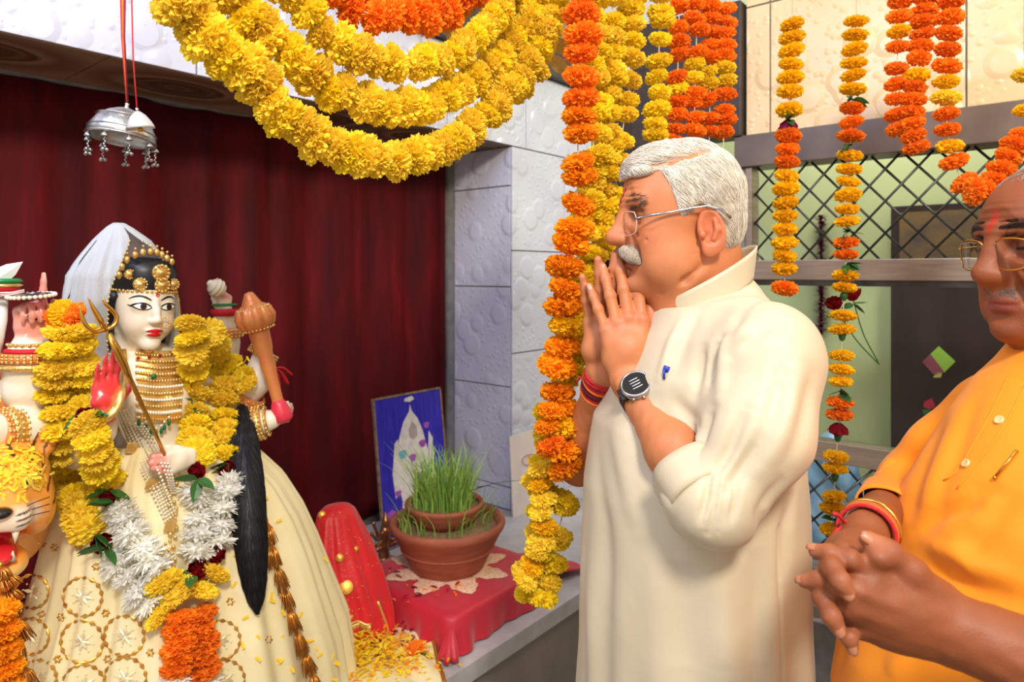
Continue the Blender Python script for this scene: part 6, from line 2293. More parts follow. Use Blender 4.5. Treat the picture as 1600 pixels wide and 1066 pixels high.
def on_idol(x, y, lift=0.0, f=0.12):
    d = (at(x, y, 1.0) - CAMP).normalized()
    best = None
    for b_ in (bvh_s, bvh_b):
        h, n_, _, dist = b_.ray_cast(CAMP, d)
        if h is not None and (best is None or dist < best[1]): best = (h, dist)
    p = best[0] if best else I(x, y, f)
    return p - d * lift
# gold embroidery: rings of dashes around a star, and small sprigs
M['zari'] = mat('gold_thread_embroidery', S((214, 160, 66)), S((186, 124, 40)), 0.3, metal=0.7, nscale=200)
M['zari_pale'] = mat('silver_gold_embroidery', S((250, 240, 205)), S((226, 200, 140)), 0.25, metal=0.5, nscale=120)
def stitch(mb, x, y, dx, dy, L, W):
    """raised lens-shaped stitch at pixel (x, y) on the cloth, along (dx, dy)"""
    c = on_idol(x, y, 0.002)
    e = on_idol(x + dx * 4, y + dy * 4, 0.002)
    t = (e - c)
    t = t.normalized() if t.length > 1e-6 else IA
    vd = (CAMP - c).normalized()
    s = t.cross(vd).normalized()
    n_ = s.cross(t)
    if n_.dot(vd) < 0: n_ = -n_
    mb.add([c - t * L, c - s * W, c + t * L, c + s * W, c + n_ * 0.0016], [(0, 1, 4), (1, 2, 4), (2, 3, 4), (3, 0, 4)])
def ring_motif(x, y, r, star=True):
    mb = MB()
    n = 15
    for k in range(n):
        an = 2 * math.pi * k / n + 0.2
        stitch(mb, x + r * math.cos(an), y + r * math.sin(an), -math.sin(an), math.cos(an), 0.0082, 0.0034)
    mb.build('embroidered_ring', M['zari'], idol)
    if star:
        mb = MB()
        for k in range(8):
            an = math.pi * k / 4 + 0.2
            stitch(mb, x + r * 0.24 * math.cos(an), y + r * 0.24 * math.sin(an), math.cos(an), math.sin(an), 0.0085, 0.0030)
        for k in range(8):
            an = math.pi * k / 4 + 0.2
            stitch(mb, x + r * 0.55 * math.cos(an), y + r * 0.55 * math.sin(an), math.cos(an), math.sin(an), 0.002, 0.0016)
        mb.build('embroidered_star', M['zari_pale'], idol)
for x, y, r in ((129, 933, 30), (128, 1003, 33), (131, 1072, 33), (50, 925, 26), (48, 995, 28), (194, 994, 31), (196, 1060, 32), (60, 1060, 28), (345, 1000, 30), (352, 1062, 30)):
    ring_motif(x, y, r)
for x, y in ((85, 856), (123, 855), (150, 885), (65, 960), (165, 958), (95, 965), (168, 1030), (90, 1030), (235, 1020), (230, 960), (66, 850), (30, 960), (360, 940), (420, 1000), (440, 930)):
    mb = MB()
    for k in range(6):
        an = math.pi * k / 3
        stitch(mb, x + 4.5 * math.cos(an), y + 4.5 * math.sin(an), math.cos(an), math.sin(an), 0.0035, 0.0022)
    mb.build('embroidered_sprig', M['zari'], idol)

# ---- jewelled bodice: rows of beads over a gold plate
mb = MB()
def plate(u, v):
    x = 212 + (288 - 212) * u + (1 - v) * 0; y = 548 + v * 112
    x = x + (0.5 - u) * (10 * v)
    return on_idol(x, y, 0.004)
MB().grid(plate, 14, 18, 0.0).build('bodice_plate', M['gold'], idol)
for r_ in range(11):
    mb = MB()
    y = 552 + r_ * 10
    n = 17
    for k in range(n):
        x = 214 + k * (74 / (n - 1)) * (1 - r_ * 0.010)
        mb.ball(on_idol(x, y + 3.5 * math.sin(k / (n - 1) * math.pi), 0.0065), (0.0032 if r_ % 3 else 0.0040), 6, 4)
    mb.build('bead_row', M['pearl'] if r_ in (5, 7, 9) else M['gold'], idol)
for x, y in ((216, 560), (233, 558), (250, 556), (268, 553)):
    MB().ball(on_idol(x, y, 0.009), 0.0036, 8, 6).build('ruby_stone', M['ruby'], idol)
mb = MB().ball(on_idol(240, 588, 0.010), (0.006, 0.006, 0.005), 10, 8); mb.build('emerald_stone', M['emerald'], idol)
for x, y in ((217, 655), (228, 662), (236, 668), (244, 672), (252, 668), (257, 662), (264, 655)):
    e = MB().ball(on_idol(x, y + 6, 0.012), (0.0036, 0.0036, 0.006), 8, 6).build('green_drop', M['emerald'], idol)
    MB().ball(on_idol(x, y - 3, 0.010), 0.0028, 6, 4).build('pearl_bead', M['pearl'], e)
# pearl strands across the waist with gold clasps
for k in range(5):
    mb = MB()
    P = spline([on_idol(178 + k * 5, 645 - k * 1, 0.010), on_idol(200 + k * 5, 695 - k * 2, 0.010), on_idol(228 + k * 5, 750 - k * 3, 0.010), on_idol(258 + k * 4, 815 - k * 3, 0.010)], 44)
    for p in P: mb.ball(p, 0.0026, 6, 4)
    mb.build('pearl_strand', M['pearl'], idol)
for k in range(3):
    mb = MB()
    P = spline([on_idol(212 + k * 5, 662, 0.012), on_idol(232 + k * 5, 690, 0.012), on_idol(255 + k * 5, 730, 0.012), on_idol(268 + k * 3, 770, 0.012)], 30)
    for p in P: mb.ball(p, 0.0025, 6, 4)
    mb.build('pearl_strand', M['pearl'], idol)
for x, y in ((206, 700), (237, 757), (266, 822)):
    c = on_idol(x, y, 0.013)
    MB().box(c, IA * 0.010 + UP * -0.003, (CAMP - c).normalized() * 0.003, UP * 0.010 + IA * 0.003, 0.0015).build('clasp', M['gold'], idol)
mb = MB()
for k in range(30):
    mb.ball(on_idol(258 + random.uniform(0, 18), 745 + k * 5, 0.010), random.uniform(0.003, 0.005), 6, 4)
mb.build('gold_pendant_chain', M['gold'], idol)
# gold scarf edge over the right shoulder of the idol
P = [on_idol(x, y, 0.010) for x, y in ((160, 655), (178, 640), (186, 615), (190, 580), (188, 550))]
MB().tube(spline(P, 16), [0.016] * 16, 8, flat=0.5).build('gold_scarf_edge', M['gold'], idol)

# ---- bangles and armlets
def band(c, axis, r, w, m, beads=0, name='bangle', th=0.005):
    c = Vector(c); A_ = Vector(axis).normalized()
    o = MB().lathe([(r, -w / 2), (r + th, -w / 2 + 0.002), (r + th * 1.3, 0), (r + th, w / 2 - 0.002), (r, w / 2)], c, A_, 32).build(name, m, idol)
    if beads:
        q = A_.to_track_quat('Z', 'Y')
        mb = MB()
        for off in ((-w * 0.32, 0, w * 0.32) if w > 0.012 else (0,)):
            for k in range(beads):
                an = 2 * math.pi * k / beads
                mb.ball(c + A_ * off + q @ Vector((math.cos(an) * (r + th * 1.25), math.sin(an) * (r + th * 1.25), 0)), 0.0030, 6, 4)
        mb.build('bead_ring', M['gold'], o)
    return o
axD = I(48, 540, 0.07) - I(46, 590, 0.07)
band(I(46, 572, 0.07), axD, 0.040, 0.012, M['gold'], 30)
band(I(46, 558, 0.07), axD, 0.038, 0.016, M['gold_red'], 30)
band(I(47, 548, 0.07), axD, 0.032, 0.010, M['red_cloth'], 0, 'wrist_thread')
band(I(48, 538, 0.07), axD, 0.027, 0.006, M['gold'], 20)
axB = I(411, 555, 0.06) - I(398, 598, 0.05)
band(I(411, 553, 0.06), axB + IA * 0.02, 0.026, 0.018, M['gold'], 24)
axC = I(424, 656, 0.11) - I(400, 662, 0.09)
band(I(404, 661, 0.095), axC, 0.030, 0.022, M['gold'], 24)
band(I(417, 658, 0.105), axC, 0.025, 0.008, M['gold'], 20)
band(I(383, 618, 0.03), I(398, 598, 0.05) - I(372, 628, 0.02), 0.037, 0.030, M['gold_red'], 22, 'armlet')
band(I(351, 520, -0.015), UP, 0.032, 0.022, M['gold_red'], 24, 'armlet')
band(I(351, 488, -0.01), UP, 0.024, 0.016, M['red_cloth'], 0, 'wrist_thread')
band(I(351, 476, -0.01), UP, 0.022, 0.006, M['green_paint'], 0, 'bangle')
# the big ribbed armlet at the left edge and the bangles below it
big = band(I(18, 630, -0.01), IA + UP * -0.12, 0.052, 0.075, M['gold_red'], 0, 'armlet', 0.008)
for off in np.linspace(-0.033, 0.033, 7):
    c = I(18, 630, -0.01) + (IA + UP * -0.12).normalized() * off
    MB().lathe([(0.058, -0.0025), (0.0645, 0), (0.058, 0.0025)], c, IA + UP * -0.12, 36).build('rib', M['gold'], big)
cm = I(22, 612, -0.01) + (CAMP - I(22, 612, 0)).normalized() * 0.064
MB().lathe([(0.0005, 0.005), (0.005, 0.004), (0.006, 0.002), (0.012, 0.002), (0.014, -0.004)], cm, (CAMP - cm), 20).build('medallion', M['gold'], big)
MB().ball(cm + (CAMP - cm).normalized() * 0.005, 0.004, 8, 6).build('stone', M['ruby'], big)
axE = I(-20, 676, 0.10) - I(40, 672, 0.08)
band(I(12, 676, 0.085), axE, 0.034, 0.028, M['gold'], 26)
band(I(-4, 680, 0.09), axE, 0.034, 0.018, M['gold_red'], 26)

# ---- long black hair fall
P = spline([on_idol(378, 640, 0.02), on_idol(382, 720, 0.02), on_idol(388, 800, 0.02), on_idol(395, 880, 0.02), on_idol(402, 958, 0.012)], 16)
rr = [0.012, 0.018, 0.022, 0.026, 0.028, 0.030, 0.031, 0.031, 0.030, 0.029, 0.028, 0.026, 0.023, 0.019, 0.013, 0.004]
sh = SDF(np.min([np.array(p) for p in P], 0) - 0.05, np.max([np.array(p) for p in P], 0) + 0.05, 0.005)
sh.chain(P, rr, 0.01)
V, Fc = sh.mesh()
hb2 = bvh_of(V, Fc)
seeds = sample_surface(V, Fc, 1500)
v, f, tt = strands(hb2, seeds, lambda p: (0.08, 0, -1), 8, 0.010, 0.0007, 0.0015, 0.06)
Vj, Fj, Cj = mesh_join([(V, Fc, np.tile(S((16, 14, 16)), (len(V), 1))), (np.array([tuple(p) for p in v]), f, np.outer(0.6 + 0.8 * tt, S((26, 22, 22))))])
mk('hair_fall', Vj, Fj, M['hair_dark'], idol, col=Cj)

# ---- gold cords and tassels
M['tassel'] = mat('gold_tinsel', S((236, 168, 74)), S((196, 112, 40)), 0.3, metal=0.7, nscale=150)
for k in range(3):
    P = [on_idol(372 + 4 * k, 640, 0.03), on_idol(386 + 5 * k, 700, 0.055), on_idol(396 + 4 * k, 760, 0.055), on_idol(408 + 2 * k, 815, 0.03)]
    MB().tube(spline(P, 14), 0.0028, 6).build('gold_cord', M['tassel'], idol)
def tassel(p, d, L, R):
    mb = MB()
    d = d.normalized()
    q = d.to_track_quat('Z', 'Y')
    for k in range(46):
        an = random.uniform(0, 6.28); r = R * math.sqrt(random.random())
        e = p + d * L * random.uniform(0.85, 1.05) + q @ Vector((math.cos(an) * r, math.sin(an) * r, 0))
        m_ = p.lerp(e, 0.4) + q @ Vector((math.cos(an) * r * 0.25, math.sin(an) * r * 0.25, 0))
        mb.tube([p, m_, e], [0.0014, 0.0013, 0.0008], 3)
    mb.tube([p - d * 0.006, p + d * 0.004], 0.004, 6)
    mb.build('tassel', M['tassel'], idol)
tp = [(416, 815), (424, 850), (432, 885), (444, 920), (452, 950), (462, 985), (474, 1020), (486, 1050), (500, 1085)]
for i in range(len(tp) - 1):
    p0, p1 = on_idol(*tp[i], 0.022), on_idol(*tp[i + 1], 0.022)
    tassel(p0, p1 - p0 + Vector((0, -0.004, 0)), (p1 - p0).length * 1.05, 0.016)
tp = [(0, 885), (6, 900), (10, 920), (16, 940), (22, 965), (28, 1000), (34, 1040), (40, 1075)]
for i in range(len(tp) - 1):
    p0, p1 = I(*tp[i], 0.29), I(*tp[i + 1], 0.29)
    tassel(p0, p1 - p0 + Vector((random.uniform(-0.01, 0.01), -0.004, 0)), (p1 - p0).length * 1.1, 0.018)

# ---- sheer veil
veil = NT('sheer_white_veil')
veil.b.inputs['Base Color'].default_value = (*S((226, 230, 232)), 1)
veil.b.inputs['Roughness'].default_value = 0.4
tr = veil.n('ShaderNodeBsdfTransparent')
lw = veil.n('ShaderNodeLayerWeight'); lw.inputs['Blend'].default_value = 0.35
mr = veil.n('ShaderNodeMapRange'); mr.inputs['To Min'].default_value = 0.28; mr.inputs['To Max'].default_value = 0.8
veil.l(lw, 'Facing', mr, 'Value')
mx = veil.n('ShaderNodeMixShader')
veil.l(mr, 'Result', mx, 0)
veil.l(tr, 'BSDF', mx, 1); veil.l(veil.b, 'BSDF', mx, 2)
veil.l(mx, 'Shader', veil.t.nodes['Material Output'], 'Surface')
M['veil'] = veil.m
vl = [(349, 170, 200), (356, 160, 212), (375, 142, 238), (400, 122, 254), (430, 103, 266), (470, 96, 274), (510, 108, 277), (550, 124, 276), (600, 136, 274), (640, 142, 272)]
def veil_fn(u, v):
    py = 349 + v * (640 - 349)
    xl = float(np.interp(py, [q[0] for q in vl], [q[1] for q in vl])); xr = float(np.interp(py, [q[0] for q in vl], [q[2] for q in vl]))
    pl, pr = I(xl, py, -0.01), I(xr, py, 0.03)
    l, r_ = (pl - ST.o).dot(IA), (pr - ST.o).dot(IA)
    c, R = (l + r_) / 2, (r_ - l) / 2
    op = math.radians(float(np.interp(py, [349, 372, 400, 450, 540, 640], [180, 178, 164, 150, 138, 130])))
    opr = op * (1.0 - 0.24 * min(1, max(0, (v - 0.03) / 0.15)))
    th = -op + (op + opr) * u
    if v > 0.62 and u > 0.5:       # the right side ends higher
        py = 349 + 0.62 * (640 - 349) + (py - (349 + 0.62 * (640 - 349))) * 0.2
    z = I((xl + xr) / 2, py, 0).z
    wv = 0.004 * math.sin(th * 13 + 3 * v) + 0.003 * math.sin(th * 29 + v * 5)
    rad = R * (1 + 0.0) + wv * min(1, v * 4)
    return ST.w(c + rad * math.sin(th), 0.012 - rad * 0.92 * math.cos(th), z)
MB().grid(veil_fn, 90, 44, 0.0008).build('veil', M['veil'], idol)
# gold edging of the veil
for u in (0.0, 1.0):
    mb = MB()
    for k in range(40):
        v = 0.10 + k * (0.5 / 39 if u > 0.5 else 0.86 / 39)
        mb.ball(Vector(veil_fn(u, v)), 0.0022, 6, 4)
    mb.build('veil_edging', M['gold'], idol)
P = [Vector(veil_fn(0.5 - 0.28, v)) + IN * 0.002 for v in np.linspace(0.1, 0.4, 12)]
MB().tube(P, 0.0009, 5).build('veil_seam', M['black_paint'], idol)

# ================================================================== things the idol holds
tri = empty('trident', I(268, 706, 0.2), 'slender gold trident held slanting in front of the idol', 'trident')
MB().tube([I(258, 712, 0.185), I(240, 672, 0.2), I(200, 585, 0.21), I(170, 522, 0.215)], [0.0035, 0.0035, 0.0042, 0.0050], 10).build('shaft', M['gold_metal'], tri)
MB().tube([I(206, 598, 0.21), I(196, 575, 0.212), I(182, 545, 0.214), I(170, 522, 0.215)], [0.004, 0.0085, 0.009, 0.005], 10, flat=0.55).build('socket', M['gold_metal'], tri)
for nm_, pts, r in (('middle_tine', [(166, 518), (156, 500), (146, 482), (137, 464)], [0.006, 0.0085, 0.006, 0.001]),
                    ('left_tine', [(164, 515), (148, 519), (134, 508), (127, 492), (124, 476)], [0.006, 0.0062, 0.0058, 0.005, 0.001]),
                    ('right_tine', [(166, 515), (178, 508), (182, 494), (172, 482), (164, 474), (160, 464)], [0.006, 0.0062, 0.0058, 0.0055, 0.005, 0.001])):
    P = spline([I(x, y, 0.216) for x, y in pts], 16)
    R_ = list(np.interp(np.linspace(0, 1, 16), np.linspace(0, 1, len(r)), r))
    MB().tube(P, R_, 8, flat=0.6).build(nm_, M['gold_metal'], tri)
# mace
mace = empty('mace', I(438, 650, 0.13), 'orange gold mace with a ribbed round head at the right of the idol', 'mace')
mt, mbm = I(399, 497, 0.10), I(439, 645, 0.12)
ax = (mt - mbm).normalized()
mb = MB(); qx_ = ax.to_track_quat('Z', 'Y')
prof = [(0.004, -0.034), (0.022, -0.030), (0.036, -0.016), (0.041, 0.002), (0.036, 0.020), (0.022, 0.030), (0.010, 0.034)]
v = []; f = []; n = 60
for r_, h in prof:
    for k in range(n):
        an = 2 * math.pi * k / n
        rr_ = r_ * (1 + 0.16 * abs(math.cos(an * 5)) - 0.08)
        v.append(mt + ax * h + qx_ @ Vector((math.cos(an) * rr_, math.sin(an) * rr_, 0)))
for i in range(len(prof) - 1):
    for k in range(n):
        f.append((i * n + k, i * n + (k + 1) % n, (i + 1) * n + (k + 1) % n, (i + 1) * n + k))
mb.add(v, f); mb.build('head', M['gold_red'], mace)
MB().lathe([(0.024, 0.024), (0.020, 0.034), (0.013, 0.048), (0.009, 0.056), (0.0005, 0.058)], mt, ax, 24).build('finial', M['gold_red'], mace)
mb = MB()
for off in (-0.024, 0.022):
    for k in range(26):
        an = 2 * math.pi * k / 26
        mb.ball(mt + ax * off + qx_ @ Vector((math.cos(an) * 0.033, math.sin(an) * 0.033, 0)), 0.003, 6, 4)
mb.build('bead_ring', M['gold'], mace)
L_ = (mt - mbm).length
MB().lathe([(0.012, 0.0), (0.012, 0.02), (0.013, L_ * 0.35), (0.016, L_ * 0.5), (0.015, L_ * 0.6), (0.020, L_ * 0.7), (0.022, L_ - 0.03)], mbm, ax, 24).build('shaft', M['gold_red'], mace)
M['flare'] = mat('pink_red_paint', S((226, 60, 80)), S((210, 44, 66)), 0.35)
MB().lathe([(0.020, -0.018), (0.023, -0.012), (0.021, 0.004), (0.016, 0.020), (0.012, 0.030)], mbm, ax, 24, True).build('foot', M['flare'], mace)
# red ribbon on the mace
rb_ = I(428, 575, 0.11)
for d in (Vector((0.03, 0.03, -0.02)), Vector((0.022, 0.026, -0.04)), Vector((0.008, 0.01, -0.045))):
    MB().tube(spline([rb_, rb_ + d * 0.5 + Vector((0, 0, 0.008)), rb_ + d], 8), [0.003, 0.005, 0.007, 0.008, 0.008, 0.008, 0.009, 0.006], 6, flat=0.3).build('ribbon', M['red_cloth'], mace)
# conch
con = empty('conch', I(345, 458, 0.0), 'small white conch in the raised hand above the mace', 'conch')
cc_ = I(342, 452, 0.005)
v = []; f = []; n = 18; m_ = 26
for i in range(m_):
    t_ = i / (m_ - 1)
    c = cc_ + (IA * 0.9 + UP * -0.5).normalized() * ((t_ - 0.5) * 0.055)
    r_ = 0.019 * (math.sin(min(1, t_ * 1.25) * math.pi) ** 0.7 + 0.05) * (1 + 0.10 * math.cos(t_ * 38))
    d = (IA * 0.9 + UP * -0.5).normalized(); q = d.to_track_quat('Z', 'Y')
    for k in range(n):
        an = 2 * math.pi * k / n
        v.append(c + q @ Vector((math.cos(an) * r_, math.sin(an) * r_, 0)))
for i in range(m_ - 1):
    for k in range(n): f.append((i * n + k, i * n + (k + 1) % n, (i + 1) * n + (k + 1) % n, (i + 1) * n + k))
mk('shell', v, f, M['pearl'], con)
MB().ball(cc_ + UP * 0.012 - IA * 0.018, 0.009, 10, 8).build('shell_tip', M['pearl'], con)
# discus on the raised finger
dis = empty('discus', I(50, 462, 0.10), 'silver discus with beaded rim on the raised finger at left', 'discus')
dc = I(49, 462, 0.10)
da = (UP + IN * 0.05 - IA * 0.08).normalized()
MB().lathe([(0.007, -0.004), (0.020, -0.004), (0.030, -0.002), (0.033, 0), (0.030, 0.002), (0.020, 0.004), (0.007, 0.004), (0.007, -0.004)], dc, da, 40).build('plate', M['steel2'], dis)
mb = MB(); q = da.to_track_quat('Z', 'Y')
for k in range(28):
    an = 2 * math.pi * k / 28
    mb.ball(dc + q @ Vector((math.cos(an) * 0.034, math.sin(an) * 0.034, 0)), 0.0036, 7, 5)
mb.build('beaded_rim', M['pearl'], dis)
# sword or lotus weapon at the very left edge
swd = empty('sword', I(4, 470, 0.06), 'white blade with green and red grip rising at the left edge', 'sword')
M['white_paint'] = mat('white_gloss_paint', S((240, 240, 238)), None, 0.25)
b0, b1 = I(-6, 436, 0.06), I(36, 409, 0.06)
bd = (b1 - b0).normalized(); bs_ = bd.cross(IN).normalized()
v = [b0 - bs_ * 0.016, b0 + bs_ * 0.016, b0 - IN * 0.005, b0 + IN * 0.005]
mid = b0.lerp(b1, 0.55)
v += [mid - bs_ * 0.011, mid + bs_ * 0.011, mid - IN * 0.004, mid + IN * 0.004, b1]
f = [(0, 4, 7, 3), (3, 7, 5, 1), (1, 5, 6, 2), (2, 6, 4, 0), (4, 8, 7), (7, 8, 5), (5, 8, 6), (6, 8, 4), (0, 3, 1, 2)]
mk('blade', v, f, M['white_paint'], swd, smooth=False)
MB().lathe([(0.026, -0.004), (0.031, 0), (0.026, 0.004)], I(2, 439, 0.06), UP, 28, True).build('green_ring', M['green_paint'], swd)
MB().lathe([(0.028, -0.003), (0.032, 0), (0.028, 0.003)], I(1, 446, 0.06), UP, 28, True).build('gold_ring', M['gold'], swd)
MB().lathe([(0.022, -0.010), (0.028, 0.0), (0.026, 0.008)], I(0, 452, 0.06), UP, 28, True).build('red_grip', M['red_cloth'], swd)
for k in range(5):
    MB().tube([I(-10, 458 + 1.5 * k, 0.09), I(20, 457 + 0.8 * k, 0.10), I(38, 453 + 0.8 * k, 0.10)], 0.0011, 5).build('thread', M['thread_red'] if k % 2 else M['wire'], swd)
MB().tube([I(2, 462, 0.06), I(2, 500, 0.06), I(-8, 560, 0.05)], [0.010, 0.009, 0.008], 12).build('handle', M['white_paint'], swd)

# ================================================================== garlands on the idol
def ig(name, label, pts, codes, r, lift=None, sp_=1.0, group=None, flat=0.8):
    P = [on_idol(x, y, (lift if lift is not None else r * 0.55)) for x, y in pts]
    Q = spline(P, 240)
    root = empty(name, Q[-1], label, 'garland', group)
    MB().tube(Q[::8], 0.0012, 5).build('thread', M['thread'], root)
    m_ = {'y': 'yellow', 'l': 'lemon', 'w': 'white', 'o': 'orange', 'R': 'rose', 'g': 'gold'}
    wt = [0.7 if c in 'R' else (0.25 if c == 'L' else 0.9 if c == 'w' else 1.0) for c in codes]
    tot = sum(wt); s_ = 0
    for c, w in zip(codes, wt):
        k = min(int((s_ + w / 2) / tot * 239), 238); s_ += w
        p = Q[k]; t_ = (Q[k + 1] - Q[max(k - 1, 0)]).normalized()
        if c == 'L':
            for _ in range(3): leaf(p + (CAMP - p).normalized() * r * 0.7, (random.uniform(-1, 1), random.uniform(-0.6, 0.1), random.uniform(-0.7, 0.2)), r * 1.3, root)
            continue
        ax_i = (t_ + Vector((random.gauss(0, .12), random.gauss(0, .12), random.gauss(0, .12)))).normalized()
        rr_ = r * random.uniform(0.92, 1.1) * (0.75 if c == 'R' else (0.95 if c == 'w' else 1))
        if c == 'R': ax_i = (CAMP - p).normalized() + Vector((random.gauss(0, .3), 0, random.gauss(0, .3)))
        flower(m_[c], p + Vector((random.gauss(0, 1), random.gauss(0, 1), random.gauss(0, 1))) * r * 0.06, ax_i, rr_, root, NAMES.get(m_[c], 'marigold'), flat if c != 'R' else 1.0)
    return root
GI = 'garland strands on the idol'
ig('idol_garland', 'outer yellow strand on the viewer left shoulder of the idol, ending in white flowers',
   [(102, 508), (90, 560), (86, 620), (94, 680), (108, 740), (122, 790), (142, 832), (178, 872), (206, 915), (236, 948), (258, 970)], 'ylyylylyyyllylylyyyLRLwwwwwy', 0.032, None, group=GI)
ig('idol_garland', 'inner yellow strand on the viewer left side of the idol, passing the red palm',
   [(122, 508), (124, 560), (128, 620), (136, 660), (148, 700), (164, 745), (178, 785), (206, 835), (234, 880), (262, 915), (284, 935)], 'ylylyylylLRylyylylLRLwwwwwwyy', 0.032, 0.03, group=GI)
ig('idol_garland', 'inner yellow strand on the viewer right side of the idol, beside the face',
   [(296, 492), (300, 540), (302, 590), (302, 640), (303, 690), (310, 725), (308, 770), (312, 820), (308, 870), (300, 905), (294, 935)], 'ylyylyyLylyylRLwwwwwRLy', 0.033, 0.02, group=GI)
ig('idol_garland', 'outer yellow strand on the viewer right shoulder of the idol beside the black hair',
   [(326, 515), (342, 560), (350, 610), (350, 660), (355, 710), (360, 750), (348, 790), (344, 840), (338, 885), (322, 912), (310, 935)], 'ylylyylyylyylLRwwwwwRyy', 0.032, 0.02, group=GI)
ig('idol_garland', 'orange marigold pendant joining the strands at the bottom, viewer left row', [(284, 955), (282, 985), (280, 1015), (276, 1045), (274, 1072)], 'oooooow', 0.029, 0.03)
ig('idol_garland', 'orange marigold pendant joining the strands at the bottom, viewer right row', [(308, 955), (312, 985), (314, 1015), (316, 1045), (318, 1072)], 'oooooow', 0.030, 0.03)
ig('idol_garland', 'loose yellow flower cluster lying on the viewer right upper arm of the idol', [(352, 560), (372, 580), (388, 598), (396, 610)], 'lyly', 0.026, 0.03)
ig('idol_garland', 'orange and gold flower top of the strand beside the discus hand', [(88, 498), (104, 490), (120, 500)], 'ogo', 0.026, 0.02)
og = empty('idol_garland', I(2, 1066, 0.31), 'orange flowers hanging at the lower left corner of the picture', 'garland')
for x, y in ((-2, 955), (2, 985), (4, 1015), (6, 1045), (4, 1075)):
    flower('amber', I(x, y, 0.31), UP, 0.026, og)
# yellow petals on the mace arm
pw = MB()
for _ in range(70):
    p = on_idol(random.gauss(372, 14), random.gauss(590, 14), 0.022)
    d = Vector((random.gauss(0, 1), random.gauss(0, 1), random.gauss(0, 1))).normalized()
    s = d.cross(Vector((random.gauss(0, 1), random.gauss(0, 1), 1))).normalized()
    pw.add([p - s * 0.002, p + s * 0.002, p + d * 0.014 + s * 0.002, p + d * 0.014 - s * 0.002], [(0, 1, 2, 3)])
pe = pw.build('scattered_petals', PET['lemon'])
tag(pe, 'loose yellow petals scattered on the arm beside the mace', 'petals', kind='stuff')

# ================================================================== the tiger
tg = empty('tiger_statue', I(-20, 900, 0.1), 'painted tiger head with open red mouth at the left edge beside the skirt', 'tiger')
rt = Rig(I(-4, 772, 0.10), math.degrees(math.atan2(IN.y, IN.x)) - 12, 4, 0, 0.84)
st_ = SDF((-0.16, -0.15, -0.19), (0.17, 0.15, 0.15), 0.0036)
st_.ell((0, 0, 0.025), (0.095, 0.088, 0.085), 0)
st_.ell((0.06, 0, 0.0), (0.065, 0.045, 0.045), 0.03)
for s in (-1, 1):
    st_.ell((0.105, 0.022 * s, -0.015), (0.030, 0.028, 0.028), 0.02)
    st_.ell((0.03, 0.058 * s, -0.03), (0.045, 0.035, 0.05), 0.03)
    st_.ell((-0.01, 0.072 * s, 0.090), (0.014, 0.028, 0.032), 0.012)
    st_.ell((0.008, 0.072 * s, 0.092), (0.010, 0.018, 0.020), 0.004, None, 'sub')
    st_.ell((0.070, 0.040 * s, 0.042), (0.020, 0.016, 0.012), 0.01)
st_.ell((0.06, 0, -0.115), (0.062, 0.048, 0.028), 0.03)
st_.ell((0.10, 0, -0.068), (0.075, 0.046, 0.034), 0.012, None, 'sub')
st_.ell((0.085, 0, -0.085), (0.050, 0.026, 0.014), 0.006)
st_.cone((-0.06, 0, -0.04), (-0.15, 0, -0.12), 0.09, 0.10, 0.03)
st_.ell((0.132, 0, 0.006), (0.014, 0.020, 0.011), 0.006)
V, Fc = st_.mesh()
V = relax(V, Fc, 1, 0.4)
c = np.tile(S((244, 160, 66)), (len(V), 1))
stripes = np.sin(V[:, 2] * 90 + 8 * np.sin(V[:, 1] * 40)) > 0.72
c = blend(c, near(V, (0.10, 0, -0.02), (0.06, 0.07, 0.034), 0.3), S((246, 222, 196)))
c = blend(c, near(V, (0.07, 0, -0.125), (0.07, 0.055, 0.024), 0.4), S((242, 200, 120)))
c = blend(c, (stripes & (V[:, 0] < 0.06) & (V[:, 2] > -0.02)).astype(float) * 0.9, S((30, 20, 16)))
mouth = near(V, (0.085, 0, -0.070), (0.075, 0.047, 0.034), 0.12)
c = blend(c, mouth * (V[:, 2] < -0.036), S((222, 40, 52)))
c = blend(c, near(V, (0.138, 0, 0.010), (0.016, 0.021, 0.011), 0.3), S((26, 18, 18)))
for s in (-1, 1):
    c = blend(c, near(V, (0.088, 0.042 * s, 0.042), (0.016, 0.016, 0.009), 0.3), S((236, 220, 120)))
    c = blend(c, near(V, (0.090, 0.040 * s, 0.042), (0.016, 0.006, 0.006), 0.3), S((14, 10, 10)))
    for zz in (-0.022, -0.012, -0.002):
        c = blend(c, near(V, (0.12, 0.036 * s, zz), (0.03, 0.014, 0.0022), 0.4), S((40, 24, 20)))
